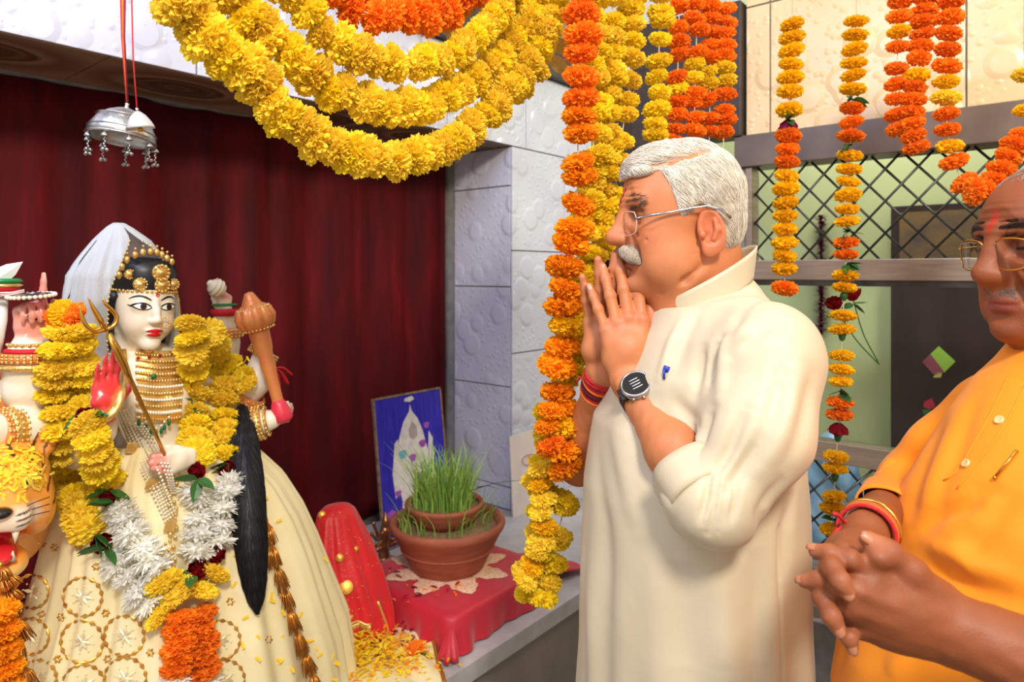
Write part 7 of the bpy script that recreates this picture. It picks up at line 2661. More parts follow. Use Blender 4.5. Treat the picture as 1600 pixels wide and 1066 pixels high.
# body resting on the platform
sbt = SDF((-1.45, 0.95, 0.598), (-0.72, 1.75, 1.02), 0.009)
sbt.cone(rt.p((-0.11, -0.04, -0.12)), rt.p((-0.22, -0.20, -0.18)), 0.09, 0.10, 0.03)
for s in (-1, 1):
    q = rt.p((-0.12, -0.08 + 0.05 * s, -0.15)); sbt.chain([q, Vector((q.x, q.y, 0.645))], [0.05, 0.045], 0.02)
Vb, Fb = sbt.mesh()
Vj, Fj, Cj = mesh_join([(rt.arr(V), Fc, c), (Vb, Fb, blend(np.tile(S((236, 150, 60)), (len(Vb), 1)), (np.sin((Vb[:, 0] + Vb[:, 1]) * 75 + 2.5 * np.sin(Vb[:, 2] * 25)) > 0.6).astype(float), S((30, 20, 16))))])
mk('body', Vj, Fj, M['marble'], tg, col=Cj)
for s in (-1, 1):
    MB().tube([rt.p((0.118, 0.024 * s, -0.034)), rt.p((0.120, 0.023 * s, -0.058))], [0.006, 0.0008], 8).build('fang', M['pearl'], tg)
    MB().tube([rt.p((0.112, 0.020 * s, -0.092)), rt.p((0.114, 0.020 * s, -0.074))], [0.005, 0.0008], 8).build('fang', M['pearl'], tg)
    for k in range(3):
        MB().tube([rt.p((0.118, 0.030 * s, -0.014 + 0.009 * k)), rt.p((0.105, 0.055 * s, -0.016 + 0.012 * k)), rt.p((0.085, 0.078 * s, -0.022 + 0.014 * k))], 0.0007, 4).build('whisker', M['black_paint'], tg)
pw = MB()
tbv = bvh_of(rt.arr(V), Fc)
for _ in range(260):
    q = rt.p((0.06 + random.uniform(-0.03, 0.05), random.uniform(-0.07, 0.07), 0.055 + random.uniform(-0.03, 0.055)))
    h, n_, _, _ = tbv.find_nearest(q)
    p = h + n_ * 0.003
    d = Vector((random.gauss(0, 1), random.gauss(0, 1), random.gauss(0, 1))); d = (d - n_ * d.dot(n_) * 0.7).normalized()
    s = d.cross(n_).normalized()
    pw.add([p - s * 0.002, p + s * 0.002, p + d * 0.013 + s * 0.0022, p + d * 0.013 - s * 0.0022], [(0, 1, 2, 3)])
tag(pw.build('scattered_petals', PET['yellow']), 'yellow petals scattered on the forehead of the tiger', 'petals', kind='stuff')

# ================================================================== offerings on the platform
PZ = 0.6
def pl(px, py, z=PZ):
    """point of the horizontal plane z seen at a pixel"""
    D = (CAMH - z) * F / (py - HOR)
    return at(px, py, D)

# ---- low table under a red cloth
TC = Vector((-0.150, 1.700, 0)); TA = LW.a; TB = -LW.n
TW, TD, TZ = 0.40, 0.38, 0.69
tcen = TC + TA * TW / 2 + TB * TD / 2
tab = empty('low_table', tcen + Zv * PZ, 'small square wooden table hidden under the red cloth', 'table')
M['wood'] = mat('brown_wood', S((130, 84, 50)), S((104, 64, 36)), 0.6, nscale=5, stretch=(1, 8, 1))
MB().box(tcen + Zv * (TZ - 0.012), TA * (TW / 2 - 0.006), TB * (TD / 2 - 0.006), Zv * 0.010, 0.003).build('tabletop', M['wood'], tab, smooth=False)
for i in (-1, 1):
    for j in (-1, 1):
        MB().box(tcen + TA * i * (TW / 2 - 0.03) + TB * j * (TD / 2 - 0.03) + Zv * (PZ + 0.0335), TA * 0.018, TB * 0.018, Zv * 0.0335).build('leg', M['wood'], tab, smooth=False)
M['redcloth'] = mat('crimson_satin', S((202, 24, 48)), S((180, 16, 40)), 0.5, nscale=9, bump=0.4, bscale=16, bdist=0.006, sheen=0.2)
def rr_pt(th, hw, hd, r):
    """point on a rounded rectangle outline at parameter th 0..1, and its outward normal"""
    segs = []
    L1, L2, A = 2 * (hw - r), 2 * (hd - r), math.pi / 2 * r
    per = 2 * (L1 + L2) + 4 * A
    s = (th % 1.0) * per
    corners = [((1, -1), 0), ((1, 1), 90), ((-1, 1), 180), ((-1, -1), 270)]
    seq = [('l', L2, (hw, -(hd - r)), (0, 1), (1, 0)), ('a', A, (hw - r, hd - r), 0), ('l', L1, (hw - r, hd), (-1, 0), (0, 1)), ('a', A, (-(hw - r), hd - r), 90),
           ('l', L2, (-hw, hd - r), (0, -1), (-1, 0)), ('a', A, (-(hw - r), -(hd - r)), 180), ('l', L1, (-(hw - r), -hd), (1, 0), (0, -1)), ('a', A, (hw - r, -(hd - r)), 270)]
    for q in seq:
        if s <= q[1] or q is seq[-1]:
            if q[0] == 'l':
                return (q[2][0] + q[3][0] * s, q[2][1] + q[3][1] * s), q[4]
            an = math.radians(q[3]) + s / r
            return (q[2][0] + r * math.cos(an), q[2][1] + r * math.sin(an)), (math.cos(an), math.sin(an))
        s -= q[1]
def cloth_fn(u, v):
    hw, hd = TW / 2 + 0.004, TD / 2 + 0.004
    if v < 0.45:
        k = v / 0.45
        (x, y), _ = rr_pt(u, hw, hd, 0.03)
        return tcen + TA * x * k + TB * y * k + Zv * (TZ + 0.002 + 0.0006 * math.sin(x * 60) * math.sin(y * 50))
    k = (v - 0.45) / 0.55
    (x, y), (nx, ny) = rr_pt(u, hw, hd, 0.03)
    corner = min(abs(abs(x) - hw) + abs(abs(y) - hd), 0.12) / 0.12
    wv = (0.5 + 0.5 * (1 - corner)) * (0.010 * math.sin(u * 70 + 2 * math.sin(u * 17)) + 0.005 * math.sin(u * 160)) * k
    out = 0.006 + 0.018 * k * (1.2 - corner) + wv + 0.004 * math.sin(min(k * 4, 1.57))
    z = TZ + 0.002 - max(0, k - 0.04) * (TZ - PZ - 0.003) - (0.004 if k > 0.02 else 0)
    return tcen + TA * (x + nx * out) + TB * (y + ny * out) + Zv * max(z, PZ + 0.001)
o = MB().grid(cloth_fn, 260, 26, 0.0, True).build('table_cloth', M['redcloth'])
tag(o, 'crimson cloth draped over the low table on the platform', 'cloth')
# knotted corner and the loose end on the right
kc = TC + Zv * (TZ - 0.035) + (TA * -0.012 + TB * -0.012) * 1.2
mb = MB()
kn_ = empty('cloth_knot', Vector((kc.x, kc.y, PZ)), 'gathered knot of crimson cloth at the near corner of the table', 'cloth')
for k in range(7):
    an = math.pi * 0.85 + k * 0.28
    d = TA * math.cos(an) + TB * math.sin(an)
    e = kc + d * (0.030 + 0.012 * (k % 2)) - TB * 0.004
    e.z = PZ + 0.006 + 0.004 * (k % 3)
    MB().tube(spline([kc + Zv * 0.018 + d * 0.004, kc.lerp(e, 0.45) + d * 0.006, e], 8), [0.004, 0.006, 0.008, 0.009, 0.010, 0.010, 0.009, 0.006], 8, flat=0.45).build('cloth_fold', M['redcloth'], kn_)
def tail_fn(u, v):
    p = TC + TA * (TW + 0.01) + TB * (0.03 + 0.16 * u) + TA * (0.20 * v)
    z = PZ + 0.004 + 0.05 * (1 - v) * (0.6 + 0.4 * math.sin(u * 9)) + 0.016 * abs(math.sin(u * 8 + 2 * v)) * (1 - 0.4 * v)
    return p - TB * 0.05 * v * (1 - u) + Zv * z
tag(MB().grid(tail_fn, 24, 20, 0.002).build('cloth_end', M['redcloth']), 'loose end of crimson cloth spread on the slab beside the man in cream', 'cloth')

# ---- rangoli flower of rice and powder on the cloth
M['rice'] = mat('rice_and_orange_powder', S((236, 214, 190)), S((226, 150, 96)), 0.9, nscale=140, bump=0.8, bscale=300, bdist=0.003)
pc = tcen + TA * -0.004 + TB * 0.02
ran = empty('rangoli', pc + Zv * (TZ + 0.003), 'star shaped rangoli of pale rice powder round the clay pot', 'rangoli')
for k in range(8):
    an = 2 * math.pi * k / 8 + 0.35
    d = TA * math.cos(an) + TB * math.sin(an); s = TA * -math.sin(an) + TB * math.cos(an)
    def petal_fn(u, v, d=d, s=s):
        w = 0.040 * math.sin(math.pi * min(1, 0.12 + u * 0.88)) ** 0.7 * (1 + 0.12 * math.sin(u * 23 + 5 * v))
        a = v * 2 - 1
        h = 0.0035 * (1 - a * a) * min(1, (1 - u) * 5) * (0.8 + 0.2 * math.sin(u * 40 + a * 9))
        return pc + d * (0.055 + 0.132 * u) + s * (a * w) + Zv * (TZ + 0.0036 + h)
    MB().grid(petal_fn, 12, 9, 0.0).build('rangoli_petal', M['rice'], ran)

# ---- clay pots with barley grass
M['clay'] = mat('terracotta', S((168, 92, 62)), S((140, 72, 48)), 0.75, nscale=12, bump=0.4, bscale=60, stretch=(1, 1, 6))
M['soil'] = mat('sandy_soil', S((150, 120, 84)), S((110, 84, 56)), 0.95, nscale=90, bump=0.9, bscale=160, bdist=0.006)
pb = Vector((pc.x, pc.y, TZ + 0.004))
pot = empty('clay_bowl', pb, 'wide terracotta bowl filled with soil standing on the rangoli', 'bowl')
MB().lathe([(0.001, 0.0), (0.100, 0.0), (0.104, 0.004), (0.132, 0.06), (0.156, 0.108), (0.164, 0.118), (0.168, 0.128), (0.166, 0.138), (0.158, 0.141), (0.150, 0.136), (0.144, 0.126), (0.141, 0.118)], pb, Zv, 64).build('wall', M['clay'], pot)
MB().lathe([(0.0005, 0.124), (0.06, 0.123), (0.11, 0.120), (0.144, 0.118)], pb, Zv, 48).build('soil', M['soil'], pot)
MB().lathe([(0.133, 0.059), (0.137, 0.063), (0.135, 0.067)], pb, Zv, 64).build('band', M['clay'], pot)
ib = pb + Zv * 0.124 + TB * 0.02 + TA * 0.006
pot2 = empty('clay_pot', ib, 'smaller terracotta pot of barley sprouts set inside the wide bowl', 'pot')
MB().lathe([(0.001, 0.0), (0.085, 0.0), (0.098, 0.02), (0.112, 0.046), (0.116, 0.054), (0.114, 0.060), (0.108, 0.061), (0.102, 0.052)], ib, Zv, 56).build('wall', M['clay'], pot2)
MB().lathe([(0.0005, 0.050), (0.06, 0.050), (0.104, 0.048)], ib, Zv, 40).build('soil', M['soil'], pot2)
def blades(center, rad, n, L0, L1, z, name, parent, lean=0.25, droop=0.2):
    v = []; f = []; col = []
    for _ in range(n):
        an = random.uniform(0, 6.28); r = rad * math.sqrt(random.random())
        p = Vector(center) + Vector((math.cos(an) * r, math.sin(an) * r, z))
        L = random.uniform(L0, L1)
        o2 = Vector((math.cos(an), math.sin(an), 0)) * random.uniform(0, lean) + Vector((random.gauss(0, 0.2), random.gauss(0, 0.2), 0))
        w = random.uniform(0.0013, 0.0024)
        sdv = Vector((random.gauss(0, 1), random.gauss(0, 1), 0)).normalized()
        i0 = len(v)
        m_ = 5
        tint = random.uniform(0, 1)
        c0 = np.array(S((84, 132, 40))) * (1 - tint) + np.array(S((158, 186, 88))) * tint
        dr = random.uniform(0, droop)
        for i in range(m_ + 1):
            t = i / m_
            q = p + Vector((0, 0, 1)) * (L * t) + o2 * (L * t * t) * 0.9 - Vector((0, 0, 1)) * (dr * L * t * t)
            ww = w * (1 - t) ** 0.5 + 0.0002
            v.append(q - sdv * ww); v.append(q + sdv * ww); col.extend([c0, c0])
        for i in range(m_):
            f.append((i0 + 2 * i, i0 + 2 * i + 1, i0 + 2 * i + 3, i0 + 2 * i + 2))
    o = mk(name, v, f, M['grass'], parent, col=np.array(col))
    o['kind'] = 'stuff'
    return o
M['grass'] = mat('barley_grass', (0.9, 0.9, 0.9), (1.1, 1.1, 1.0), 0.5, vcol=True)
gr = empty('barley_grass', ib + Zv * 0.05, 'thick tuft of green barley grass sprouting from the clay pots', 'grass', kind='stuff')
blades(ib, 0.088, 460, 0.06, 0.19, 0.050, 'blades', gr, 0.5, 0.2)
blades(pb, 0.138, 150, 0.05, 0.13, 0.12, 'outer_blades', gr, 0.75, 0.5)
for px_, py_, ex, ey in ((640, 800, 612, 818), (668, 845, 648, 866), (745, 765, 780, 765), (735, 770, 822, 750), (690, 800, 668, 868)):
    D = 1.93
    a0, a1 = at(px_, py_, D), at(ex, ey, D - 0.03)
    MB().tube(spline([a0 + Vector((0, 0.02, 0.0)), a0.lerp(a1, 0.5) + Zv * 0.01, a1], 8), [0.003, 0.003, 0.0028, 0.0026, 0.0022, 0.0018, 0.0012, 0.0005], 5, flat=0.4).build('long_blade', M['leafgrass'] if 'leafgrass' in M else M['leaf'], gr)

# ---- blue print of the idol in a thin frame, leaning at the back
A0 = pl(598, 863)
FP = Frame(A0, WD, WN)
PW, PH = 0.325, 0.515
lean = (LW.n * -0.12 + Zv).normalized()
pf = empty('picture', A0 + FP.a * PW / 2, 'blue framed picture of a white clad deity leaning behind the clay bowl', 'picture')
pn = FP.a.cross(lean).normalized()
if pn.dot(LW.n) < 0: pn = -pn
c0 = A0 + FP.a * PW / 2 + lean * PH / 2 + pn * 0.006
M['pframe'] = mat('worn_frame', S((150, 120, 90)), S((90, 70, 60)), 0.6, nscale=50)
MB().box(c0 - pn * 0.004, FP.a * PW / 2, pn * 0.003, lean * PH / 2).build('backing', M['pframe'], pf, smooth=False)
M['pblue'] = mat('blue_print', S((40, 30, 150)), S((60, 50, 176)), 0.25, nscale=6, stretch=(14, 14, 1))
MB().box(c0, FP.a * (PW / 2 - 0.006), pn * 0.0015, lean * (PH / 2 - 0.006)).build('print', M['pblue'], pf, smooth=False)
for sgn in (-1, 1):
    MB().box(c0 + FP.a * sgn * (PW / 2 - 0.003), FP.a * 0.0035, pn * 0.004, lean * PH / 2).build('frame_side', M['pframe'], pf, smooth=False)
    MB().box(c0 + lean * sgn * (PH / 2 - 0.003), FP.a * PW / 2, pn * 0.004, lean * 0.0035).build('frame_side', M['pframe'], pf, smooth=False)
def shape(poly, m, off, name='printed_shape'):
    v = [c0 + FP.a * (x * PW / 2) + lean * (y * PH / 2) + pn * off for x, y in poly]
    mk(name, v, [tuple(range(len(v)))], m, pf, smooth=False)
M['pcream'] = mat('cream_print', S((226, 220, 206)), S((196, 186, 190)), 0.3, nscale=40)
M['ppurple'] = mat('purple_print', S((170, 90, 180)), S((140, 60, 150)), 0.3, nscale=30)
M['pteal'] = mat('teal_print', S((110, 170, 190)), None, 0.3)
shape([(0.02, 0.84), (0.06, 0.74), (0.22, 0.62), (0.34, 0.44), (0.42, 0.22), (0.50, 0.05), (0.56, -0.15), (0.50, -0.30), (0.56, -0.5), (0.64, -0.75), (0.66, -0.98), (-0.50, -0.98), (-0.46, -0.7), (-0.40, -0.45), (-0.46, -0.22), (-0.52, 0.0), (-0.46, 0.24), (-0.34, 0.44), (-0.20, 0.62), (-0.02, 0.74)], M['pcream'], 0.0018)
shape([(-0.62, -0.05), (-0.50, 0.35), (-0.40, 0.40), (-0.44, -0.02), (-0.46, -0.3), (-0.58, -0.38)], M['pcream'], 0.0019)
shape([(0.60, -0.1), (0.62, 0.3), (0.52, 0.42), (0.44, 0.1), (0.5, -0.25)], M['pcream'], 0.0019)
shape([(0.04, 0.60), (0.16, 0.52), (0.18, 0.40), (0.06, 0.34), (-0.06, 0.38), (-0.08, 0.50)], mat('face_print', S((176, 166, 160)), S((150, 140, 140)), 0.3), 0.0021)
for cx, cy, r, m in ((-0.30, 0.18, 0.11, 'pteal'), (0.30, 0.26, 0.10, 'ppurple'), (-0.02, 0.10, 0.10, 'ppurple'), (0.20, -0.18, 0.12, 'ppurple'), (-0.25, -0.62, 0.14, 'ppurple'), (0.46, 0.5, 0.08, 'ppurple'), (-0.5, -0.32, 0.08, 'ppurple'), (0.1, -0.55, 0.12, 'ppurple')):
    shape([(cx + r * math.cos(t_) * (1 + 0.2 * math.sin(3 * t_)), cy + r * 0.63 * math.sin(t_) * (1 + 0.2 * math.cos(2 * t_))) for t_ in np.linspace(0, 2 * math.pi, 14, endpoint=False)], M[m], 0.0022)
shape([(-0.95, -0.55), (-0.7, -0.5), (-0.45, -0.6), (-0.5, -0.78), (-0.95, -0.75)], M['ppurple'], 0.0020)
shape([(-0.12, 0.93), (0.10, 0.95), (0.16, 0.90), (0.02, 0.87), (-0.14, 0.89)], M['pcream'], 0.0020)

# ---- pale card with a red mark, leaning at the pillar behind the bowl
B0 = LW.w(0.02, 0.03, PZ)
cd = empty('card', B0 + LW.a * 0.1, 'pale card with a faint red mark leaning at the tiled pillar', 'card')
cl_ = (Zv - LW.n * 0.06).normalized()
MB().box(B0 + LW.a * 0.03 + cl_ * 0.155 + LW.n * 0.016, LW.a * 0.10, LW.n * 0.002, cl_ * 0.155).build('sheet', mat('pale_card', S((226, 214, 206)), S((214, 200, 194)), 0.6), cd, smooth=False)
M['redink'] = mat('red_ink', S((196, 90, 90)), None, 0.7)
P = [B0 + LW.a * (0.03 + 0.05 * math.cos(t_) * (1 - t_ / 9)) + cl_ * (0.20 + 0.02 * math.sin(t_)) + LW.n * (0.0225 - 0.0) for t_ in np.linspace(0, 7, 40)]
MB().tube(P, 0.0016, 4).build('mark', M['redink'], cd)

# ---- bronze figurine
fz = pl(600, 884)
M['bronze'] = mat('aged_bronze', S((170, 110, 74)), S((120, 74, 50)), 0.35, metal=0.8, nscale=60, bump=0.4, bscale=120)
bz = empty('figurine', fz, 'small bronze many-armed figurine between red cloth and picture', 'figurine')
sf = SDF(np.array(fz) + (-0.09, -0.09, -0.005), np.array(fz) + (0.09, 0.09, 0.21), 0.003)
q = lambda a, f_, z: fz + LW.a * a + LW.n * f_ + Zv * z
sf.ell(q(0, 0, 0.012), (0.045, 0.045, 0.013), 0.006)
sf.cone(q(0, 0, 0.015), q(0, 0, 0.06), 0.024, 0.014, 0.01)
sf.cone(q(0, 0, 0.06), q(0.004, 0, 0.112), 0.012, 0.016, 0.01)
sf.ell(q(0.005, 0.004, 0.138), (0.0125, 0.0125, 0.014), 0.006)
sf.cone(q(0.005, 0.002, 0.148), q(0.006, 0, 0.172), 0.011, 0.002, 0.006)
for sgn in (-1, 1):
    for dz, ez, r_ in ((0.10, 0.150, 0.052), (0.098, 0.118, 0.058), (0.092, 0.082, 0.050), (0.085, 0.062, 0.036)):
        sf.chain([q(0, 0, dz), q(sgn * r_ * 0.6, 0.006, (dz + ez) / 2 - 0.012), q(sgn * r_, 0.012, ez)], [0.007, 0.0058, 0.005], 0.004)
        sf.ell(q(sgn * r_, 0.012, ez + 0.004), (0.007,) * 3, 0.003)
V, Fc = sf.mesh()
mk('figure', V, Fc, M['bronze'], bz)
sl = MB().box(fz + Zv * 0.004 + LW.n * 0.0, LW.a * 0.05, LW.n * 0.04, Zv * 0.004, 0.001); sl.build('plinth', M['bronze'], bz, smooth=False)

# ---- small figure wrapped in a red gold-fringed scarf
rb0 = pl(572, 1008)
M['chunri'] = mat('scarlet_chiffon', S((214, 14, 22)), S((190, 8, 18)), 0.5, nscale=7, bump=0.6, bscale=24, bdist=0.006, sheen=0.2)
wr_ = empty('wrapped_figure', rb0, 'small figure wrapped in a scarlet scarf with gold fringe beside the skirt', 'wrapped figure')
top = at(527, 788, 1.80)
base_l, base_r = at(548, 1010, 1.72), at(606, 1000, 1.76)
cl = [(top, 0.030, 0.026), (at(526, 800, 1.79), 0.052, 0.040), (at(535, 850, 1.78), 0.078, 0.055), (at(548, 905, 1.77), 0.094, 0.066), (at(562, 955, 1.76), 0.092, 0.066), (at(576, 1000, 1.74), 0.072, 0.055), (pl(580, 1012), 0.066, 0.05)]
cl[-1] = (Vector((cl[-1][0].x, cl[-1][0].y, PZ + 0.002)), 0.066, 0.05)
cz_ = [np.array(c[0]) for c in cl]
def wrap_fn(u, v):
    k = v * (len(cl) - 1); i = min(int(k), len(cl) - 2); t = k - i
    c = Vector(cz_[i] * (1 - t) + cz_[i + 1] * t)
    ra, rb2 = cl[i][1] * (1 - t) + cl[i + 1][1] * t, cl[i][2] * (1 - t) + cl[i + 1][2] * t
    if v < 0.04: ra *= v / 0.04 * 0.6 + 0.4; rb2 *= v / 0.04 * 0.6 + 0.4
    th = u * 2 * math.pi
    w = 1 + (0.06 * math.sin(th * 7 + 3 * v) + 0.04 * math.sin(th * 13 - 5 * v)) * min(1, v * 3)
    return c + LW.a * (ra * w * math.cos(th)) + LW.n * (rb2 * w * math.sin(th))
mbw = MB().grid(wrap_fn, 110, 40, 0.0, True)
mbw.add([wrap_fn(k / 30, 0) for k in range(30)], [tuple(range(30))])
mbw.build('scarf', M['chunri'], wr_)
wb_ = BVHTree.FromPolygons([Vector(p) for p in mbw.v], mbw.f)
def on_wrap(x, y, lift=0.002):
    h = cast(wb_, x, y)
    d = (at(x, y, 1.0) - CAMP).normalized()
    return (h if h else at(x, y, 1.72)) - d * lift
mb = MB()
for k in range(26):
    x = 537 + k * 1.65; y = 975 + 3 * math.sin(k * 0.3)
    p = on_wrap(x, y, 0.004)
    mb.tube([p, p + Vector((random.gauss(0, 0.001), 0, -0.022))], [0.0018, 0.0014], 4)
P = [on_wrap(535 + k * 5, 974 + 3 * math.sin(k), 0.004) for k in range(10)]
mb.tube(P, 0.0035, 6)
mb.build('fringe', M['gold'], wr_)
for (x, y, r_) in ((541, 918, 0.017), (531, 872, 0.010), (503, 805, 0.010), (556, 858, 0.007), (548, 965, 0.007)):
    c = on_wrap(x, y, 0.003); d = (CAMP - c).normalized()
    MB().lathe([(0.0004, 0.0018), (r_ * 0.6, 0.0014), (r_, 0.0)], c, d + Vector((0, 0, 0.1)), 14).build('sequin', M['zari'], wr_)
mb = MB()
for _ in range(60):
    x = random.uniform(505, 600); y = random.uniform(800, 990)
    h = cast(wb_, x, y)
    if h: mb.ball(h - (h - CAMP).normalized() * 0.0015, 0.0016, 5, 3)
mb.build('glitter', M['gold'], wr_)['kind'] = 'stuff'
# gold edge of the scarf along its lower right side
P = [on_wrap(x, y, 0.003) for x, y in ((590, 940), (600, 965), (606, 985), (602, 1003))]
MB().tube(spline(P, 10), 0.004, 6).build('gold_edge', M['gold'], wr_)

# ---- sheer cream cloth end with a gold border, and the petal heap
def sheer_fn(u, v):
    a_, b_ = pl(470 + 225 * v, 1090 - 10 * v), pl(560 + 110 * v, 960 + 30 * v)
    p = a_.lerp(b_, u)
    return Vector((p.x, p.y, PZ + 0.004 + 0.010 * abs(math.sin(u * 6 + v * 7)) + 0.006 * math.sin(v * 15 + u * 3) ** 2))
tag(MB().grid(sheer_fn, 30, 40, 0.001).build('cloth_hem', M['skirt']), 'cream cloth hem spread on the slab under the petal heap', 'cloth')
P = [Vector(sheer_fn(u, 1.0)) + Zv * 0.003 for u in np.linspace(0, 1, 24)]
tag(MB().tube(P, 0.005, 6, flat=0.6).build('gold_border', M['zari']), 'gold embroidered border of the cream cloth on the slab', 'trim')
def petal_heap(n, fn, m, name, label, L=(0.010, 0.018), parent=None):
    v = []; f = []
    for _ in range(n):
        p = fn()
        an = random.uniform(0, 6.28); el = random.uniform(-0.3, 0.5)
        d = Vector((math.cos(an) * math.cos(el), math.sin(an) * math.cos(el), math.sin(el)))
        s = d.cross(Zv).normalized(); nn = s.cross(d)
        l = random.uniform(*L); w = l * 0.22
        i0 = len(v)
        v.extend([p - s * w * 0.4, p + s * w * 0.4, p + d * l * 0.5 - s * w + nn * 0.001, p + d * l * 0.5 + s * w + nn * 0.001, p + d * l - s * w * 0.5 - nn * 0.001, p + d * l + s * w * 0.5 - nn * 0.001])
        f.extend([(i0, i0 + 1, i0 + 3, i0 + 2), (i0 + 2, i0 + 3, i0 + 5, i0 + 4)])
    return tag(mk(name, v, f, m), label, 'petals', kind='stuff')
def heap_pt(cx, cy, sx_, sy_, h):
    def g():
        x, y = random.gauss(cx, sx_), random.gauss(cy, sy_)
        p = pl(x, max(y, 930))
        e = math.exp(-(((x - cx) / sx_) ** 2 + ((y - cy) / sy_) ** 2) / 2)
        return Vector((p.x, p.y, PZ + 0.016 + random.random() * h * e))
    return g
petal_heap(1300, heap_pt(560, 1030, 42, 22, 0.05), PET['lemon'], 'petal_heap', 'heap of yellow petals on the cream cloth below the wrapped figure')
petal_heap(260, heap_pt(575, 1025, 48, 24, 0.05), PET['orange'], 'petal_heap', 'orange petals strewn among the yellow petal heap')
petal_heap(120, heap_pt(590, 1010, 45, 22, 0.04), PET['magenta'], 'petal_heap', 'dark red petals strewn over the petal heap')
petal_heap(110, heap_pt(640, 1030, 26, 20, 0.02), PET['yellow'], 'petal_heap', 'sparse yellow petals at the right of the heap towards the slab edge')
def tb_pt():
    x, y = random.uniform(600, 720), random.uniform(880, 945)
    p = pl(x, y, TZ)
    return Vector((p.x, p.y, TZ + 0.007))
petal_heap(26, tb_pt, PET['orange'], 'petal_heap', 'few orange petals lying on the crimson table cloth', (0.008, 0.014))
petal_heap(14, tb_pt, PET['magenta'], 'petal_heap', 'few dark red petals lying on the crimson table cloth', (0.014, 0.022))
sm = empty('marigold_flower', pl(650, 1030), 'single orange marigold head on the cream cloth near the slab edge', 'flower')
flower('orange', pl(650, 1030) + Zv * 0.026, (0.1, -0.4, 0.9), 0.022, sm, 'marigold')
leaf(pl(656, 1034) + Zv * 0.016, (1, -0.3, 0.1), 0.028, sm)
# petals on the skirt of the idol
sv = MB()
for _ in range(46):
    x, y = random.choice(((random.gauss(400, 22), random.gauss(860, 80)), (random.gauss(520, 30), random.gauss(1030, 20)), (random.gauss(440, 40), random.gauss(960, 50))))
    p = on_idol(x, y, 0.004); vd = (CAMP - p).normalized()
    d = Vector((random.gauss(0, 1), 0, random.gauss(0, 1))); d = (d - vd * d.dot(vd)).normalized(); s = d.cross(vd)
    sv.add([p - s * 0.002, p + s * 0.002, p + d * 0.012 + s * 0.0024, p + d * 0.012 - s * 0.0024], [(0, 1, 2, 3)])
tag(sv.build('scattered_petals', PET['gold']), 'loose golden petals clinging to the skirt and the black hair', 'petals', kind='stuff')

# ---- brown carton on the slab behind the garland end
ct = LW.w(0.42, 0.33, PZ)
bx_ = empty('carton', ct, 'brown carton standing on the slab behind the hanging garland end', 'carton')
M['carton'] = mat('brown_cardboard', S((158, 112, 66)), S((140, 96, 54)), 0.8)
MB().box(ct + Zv * 0.13, LW.a * 0.14, LW.n * 0.10, Zv * 0.13, 0.002).build('body', M['carton'], bx_, smooth=False)
MB().box(ct + Zv * 0.262, LW.a * 0.142, LW.n * 0.049, Zv * 0.002).build('flap', M['carton'], bx_, smooth=False)
MB().box(ct + Zv * 0.2645, LW.a * 0.14, LW.n * 0.02, Zv * 0.0005).build('tape', M['steel'], bx_, smooth=False)

# ================================================================== silver umbrella and bell hanging before the curtain
UD = 1.28
uc = at(193, 196, UD)
um = empty('silver_umbrella', at(193, 245, UD), 'engraved silver ceremonial umbrella with dangling bells above the idol', 'ceremonial umbrella')
ua = (Zv + Vector((0.10, 0.12, 0))).normalized()
Rm = 0.058
MB().lathe([(0.0005, 0.034), (0.010, 0.034), (0.016, 0.032), (0.030, 0.025), (0.044, 0.014), (0.054, -0.004), (Rm, -0.016), (Rm + 0.001, -0.026), (Rm - 0.002, -0.027), (Rm - 0.003, -0.016), (0.050, -0.004), (0.030, 0.018), (0.0005, 0.028)], uc - ua * 0.002, ua, 56).build('dome', M['steel2'], um)
for h, r in ((-0.012, Rm - 0.001), (-0.026, Rm + 0.001), (0.012, 0.046)):
    MB().lathe([(r, -0.0014), (r + 0.0018, 0), (r, 0.0014)], uc + ua * h, ua, 56).build('rim_band', M['steel2'], um)
MB().lathe([(0.004, 0), (0.005, 0.003), (0.003, 0.008), (0.004, 0.011), (0.0005, 0.013)], uc + ua * 0.031, ua, 16).build('finial', M['steel2'], um)
qu = ua.to_track_quat('Z', 'Y')
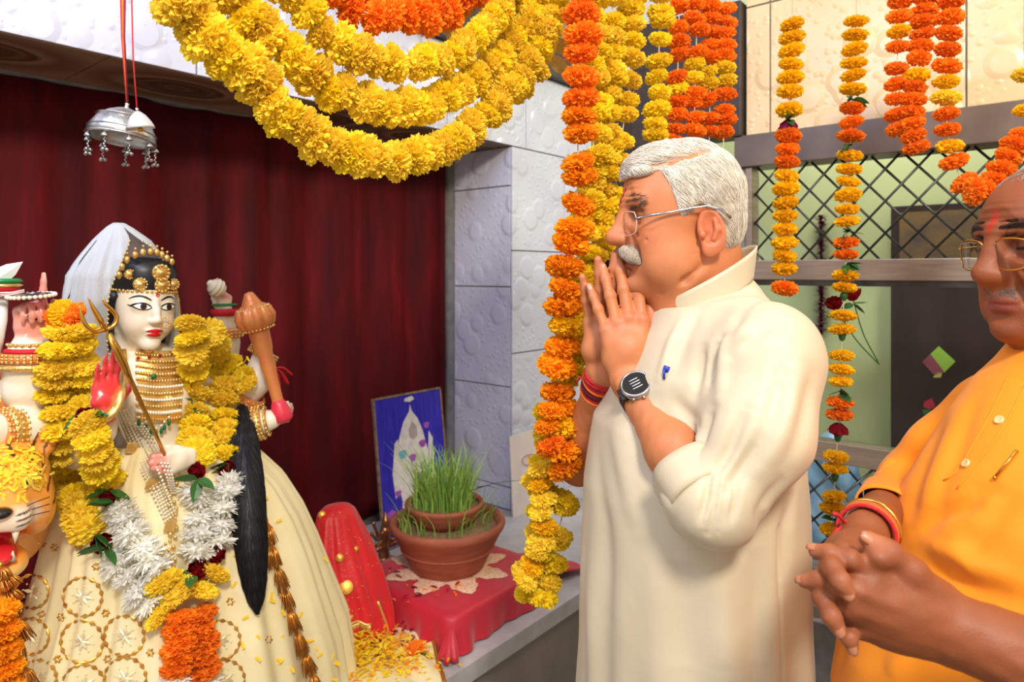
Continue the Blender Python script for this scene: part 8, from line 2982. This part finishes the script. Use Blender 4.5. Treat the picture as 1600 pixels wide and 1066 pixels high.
for k in range(9):
    an = 2 * math.pi * (k + 0.3) / 9
    rp = uc - ua * 0.026 + qu @ Vector((math.cos(an) * (Rm - 0.001), math.sin(an) * (Rm - 0.001), 0))
    dg = MB().lathe([(0.0005, -0.002), (0.003, -0.003), (0.006, -0.007), (0.0072, -0.010), (0.0068, -0.0105)], rp - Zv * 0.002, Zv, 14).build('dangle', M['steel2'], um)
    MB().tube([rp, rp - Zv * 0.004], 0.0012, 5).build('ring', M['steel2'], dg)
    mb = MB()
    for s in range(5): mb.ball(rp - Zv * (0.014 + 0.0042 * s) + Vector((0.001 * (-1) ** s, 0, 0)), (0.0018, 0.0018, 0.0026), 6, 4)
    mb.build('chain', M['steel2'], dg)
    mb = MB()
    for a3 in range(4):
        mb.ball(rp - Zv * 0.037 + Vector((math.cos(a3 * 1.57) * 0.0045, math.sin(a3 * 1.57) * 0.0045, 0.001 * (a3 % 2))), 0.0034, 7, 5)
    mb.build('bell_beads', M['steel2'], dg)
tops = at(191, -30, UD)
for k, (m, dx) in enumerate((('thread_red', -0.002), ('thread_orange', 0.0), ('thread_red', 0.002), ('thread_maroon', 0.003))):
    MB().tube([uc + ua * 0.042 + Vector((dx * 0.4, 0, 0)), uc.lerp(tops, 0.5) + Vector((dx, 0, 0.03)), tops + Vector((dx * 2, 0, 0))], 0.0016, 6).build('string', M[m], um)
sbx = at(217, 187, UD - 0.09)
M['bright_silver'] = mat('bright_silver', S((238, 236, 232)), S((222, 220, 216)), 0.35, metal=0.6)
sbell = empty('silver_bell', at(213, 205, UD - 0.09), 'small plain silver bell hanging in front of the ceremonial umbrella', 'bell')
ub = (Zv + Vector((-0.12, -0.12, 0))).normalized()
MB().lathe([(0.0005, 0.014), (0.004, 0.014), (0.012, 0.007), (0.019, -0.004), (0.0225, -0.012), (0.0235, -0.016), (0.0220, -0.016), (0.017, -0.004), (0.010, 0.005), (0.0005, 0.009)], sbx, ub, 40).build('bell', M['bright_silver'], sbell)
MB().tube([sbx + ub * 0.006, sbx - ub * 0.014], 0.0012, 6).build('clapper_rod', M['steel2'], sbell)
MB().ball(sbx - ub * 0.017, 0.0045, 10, 8).build('clapper', M['gold_metal'], sbell)
MB().tube([sbx + ub * 0.012, sbx + ub * 0.02], 0.0028, 8).build('loop', M['steel2'], sbell)
MB().tube([sbx + ub * 0.018, at(208, 90, UD - 0.09), at(205, -30, UD - 0.09)], 0.0014, 6).build('string', M['thread_red'], sbell)

# fine bead work, stitching, strands and tinsel too small to pick apart
for o in bpy.data.objects:
    n = o.name.split('.')[0]
    if o.parent is not None and n in ('embroidered_ring', 'embroidered_star', 'embroidered_sprig', 'bead_row', 'pearl_strand', 'cap_bead_band', 'veil_edging', 'crown_edge', 'bead_ring',
                                      'bell_beads', 'chain', 'fringe', 'tassel', 'gold_pendant_chain', 'nose_ring', 'beaded_rim', 'hair', 'moustache', 'hair_fall'):
        o['kind'] = 'stuff'
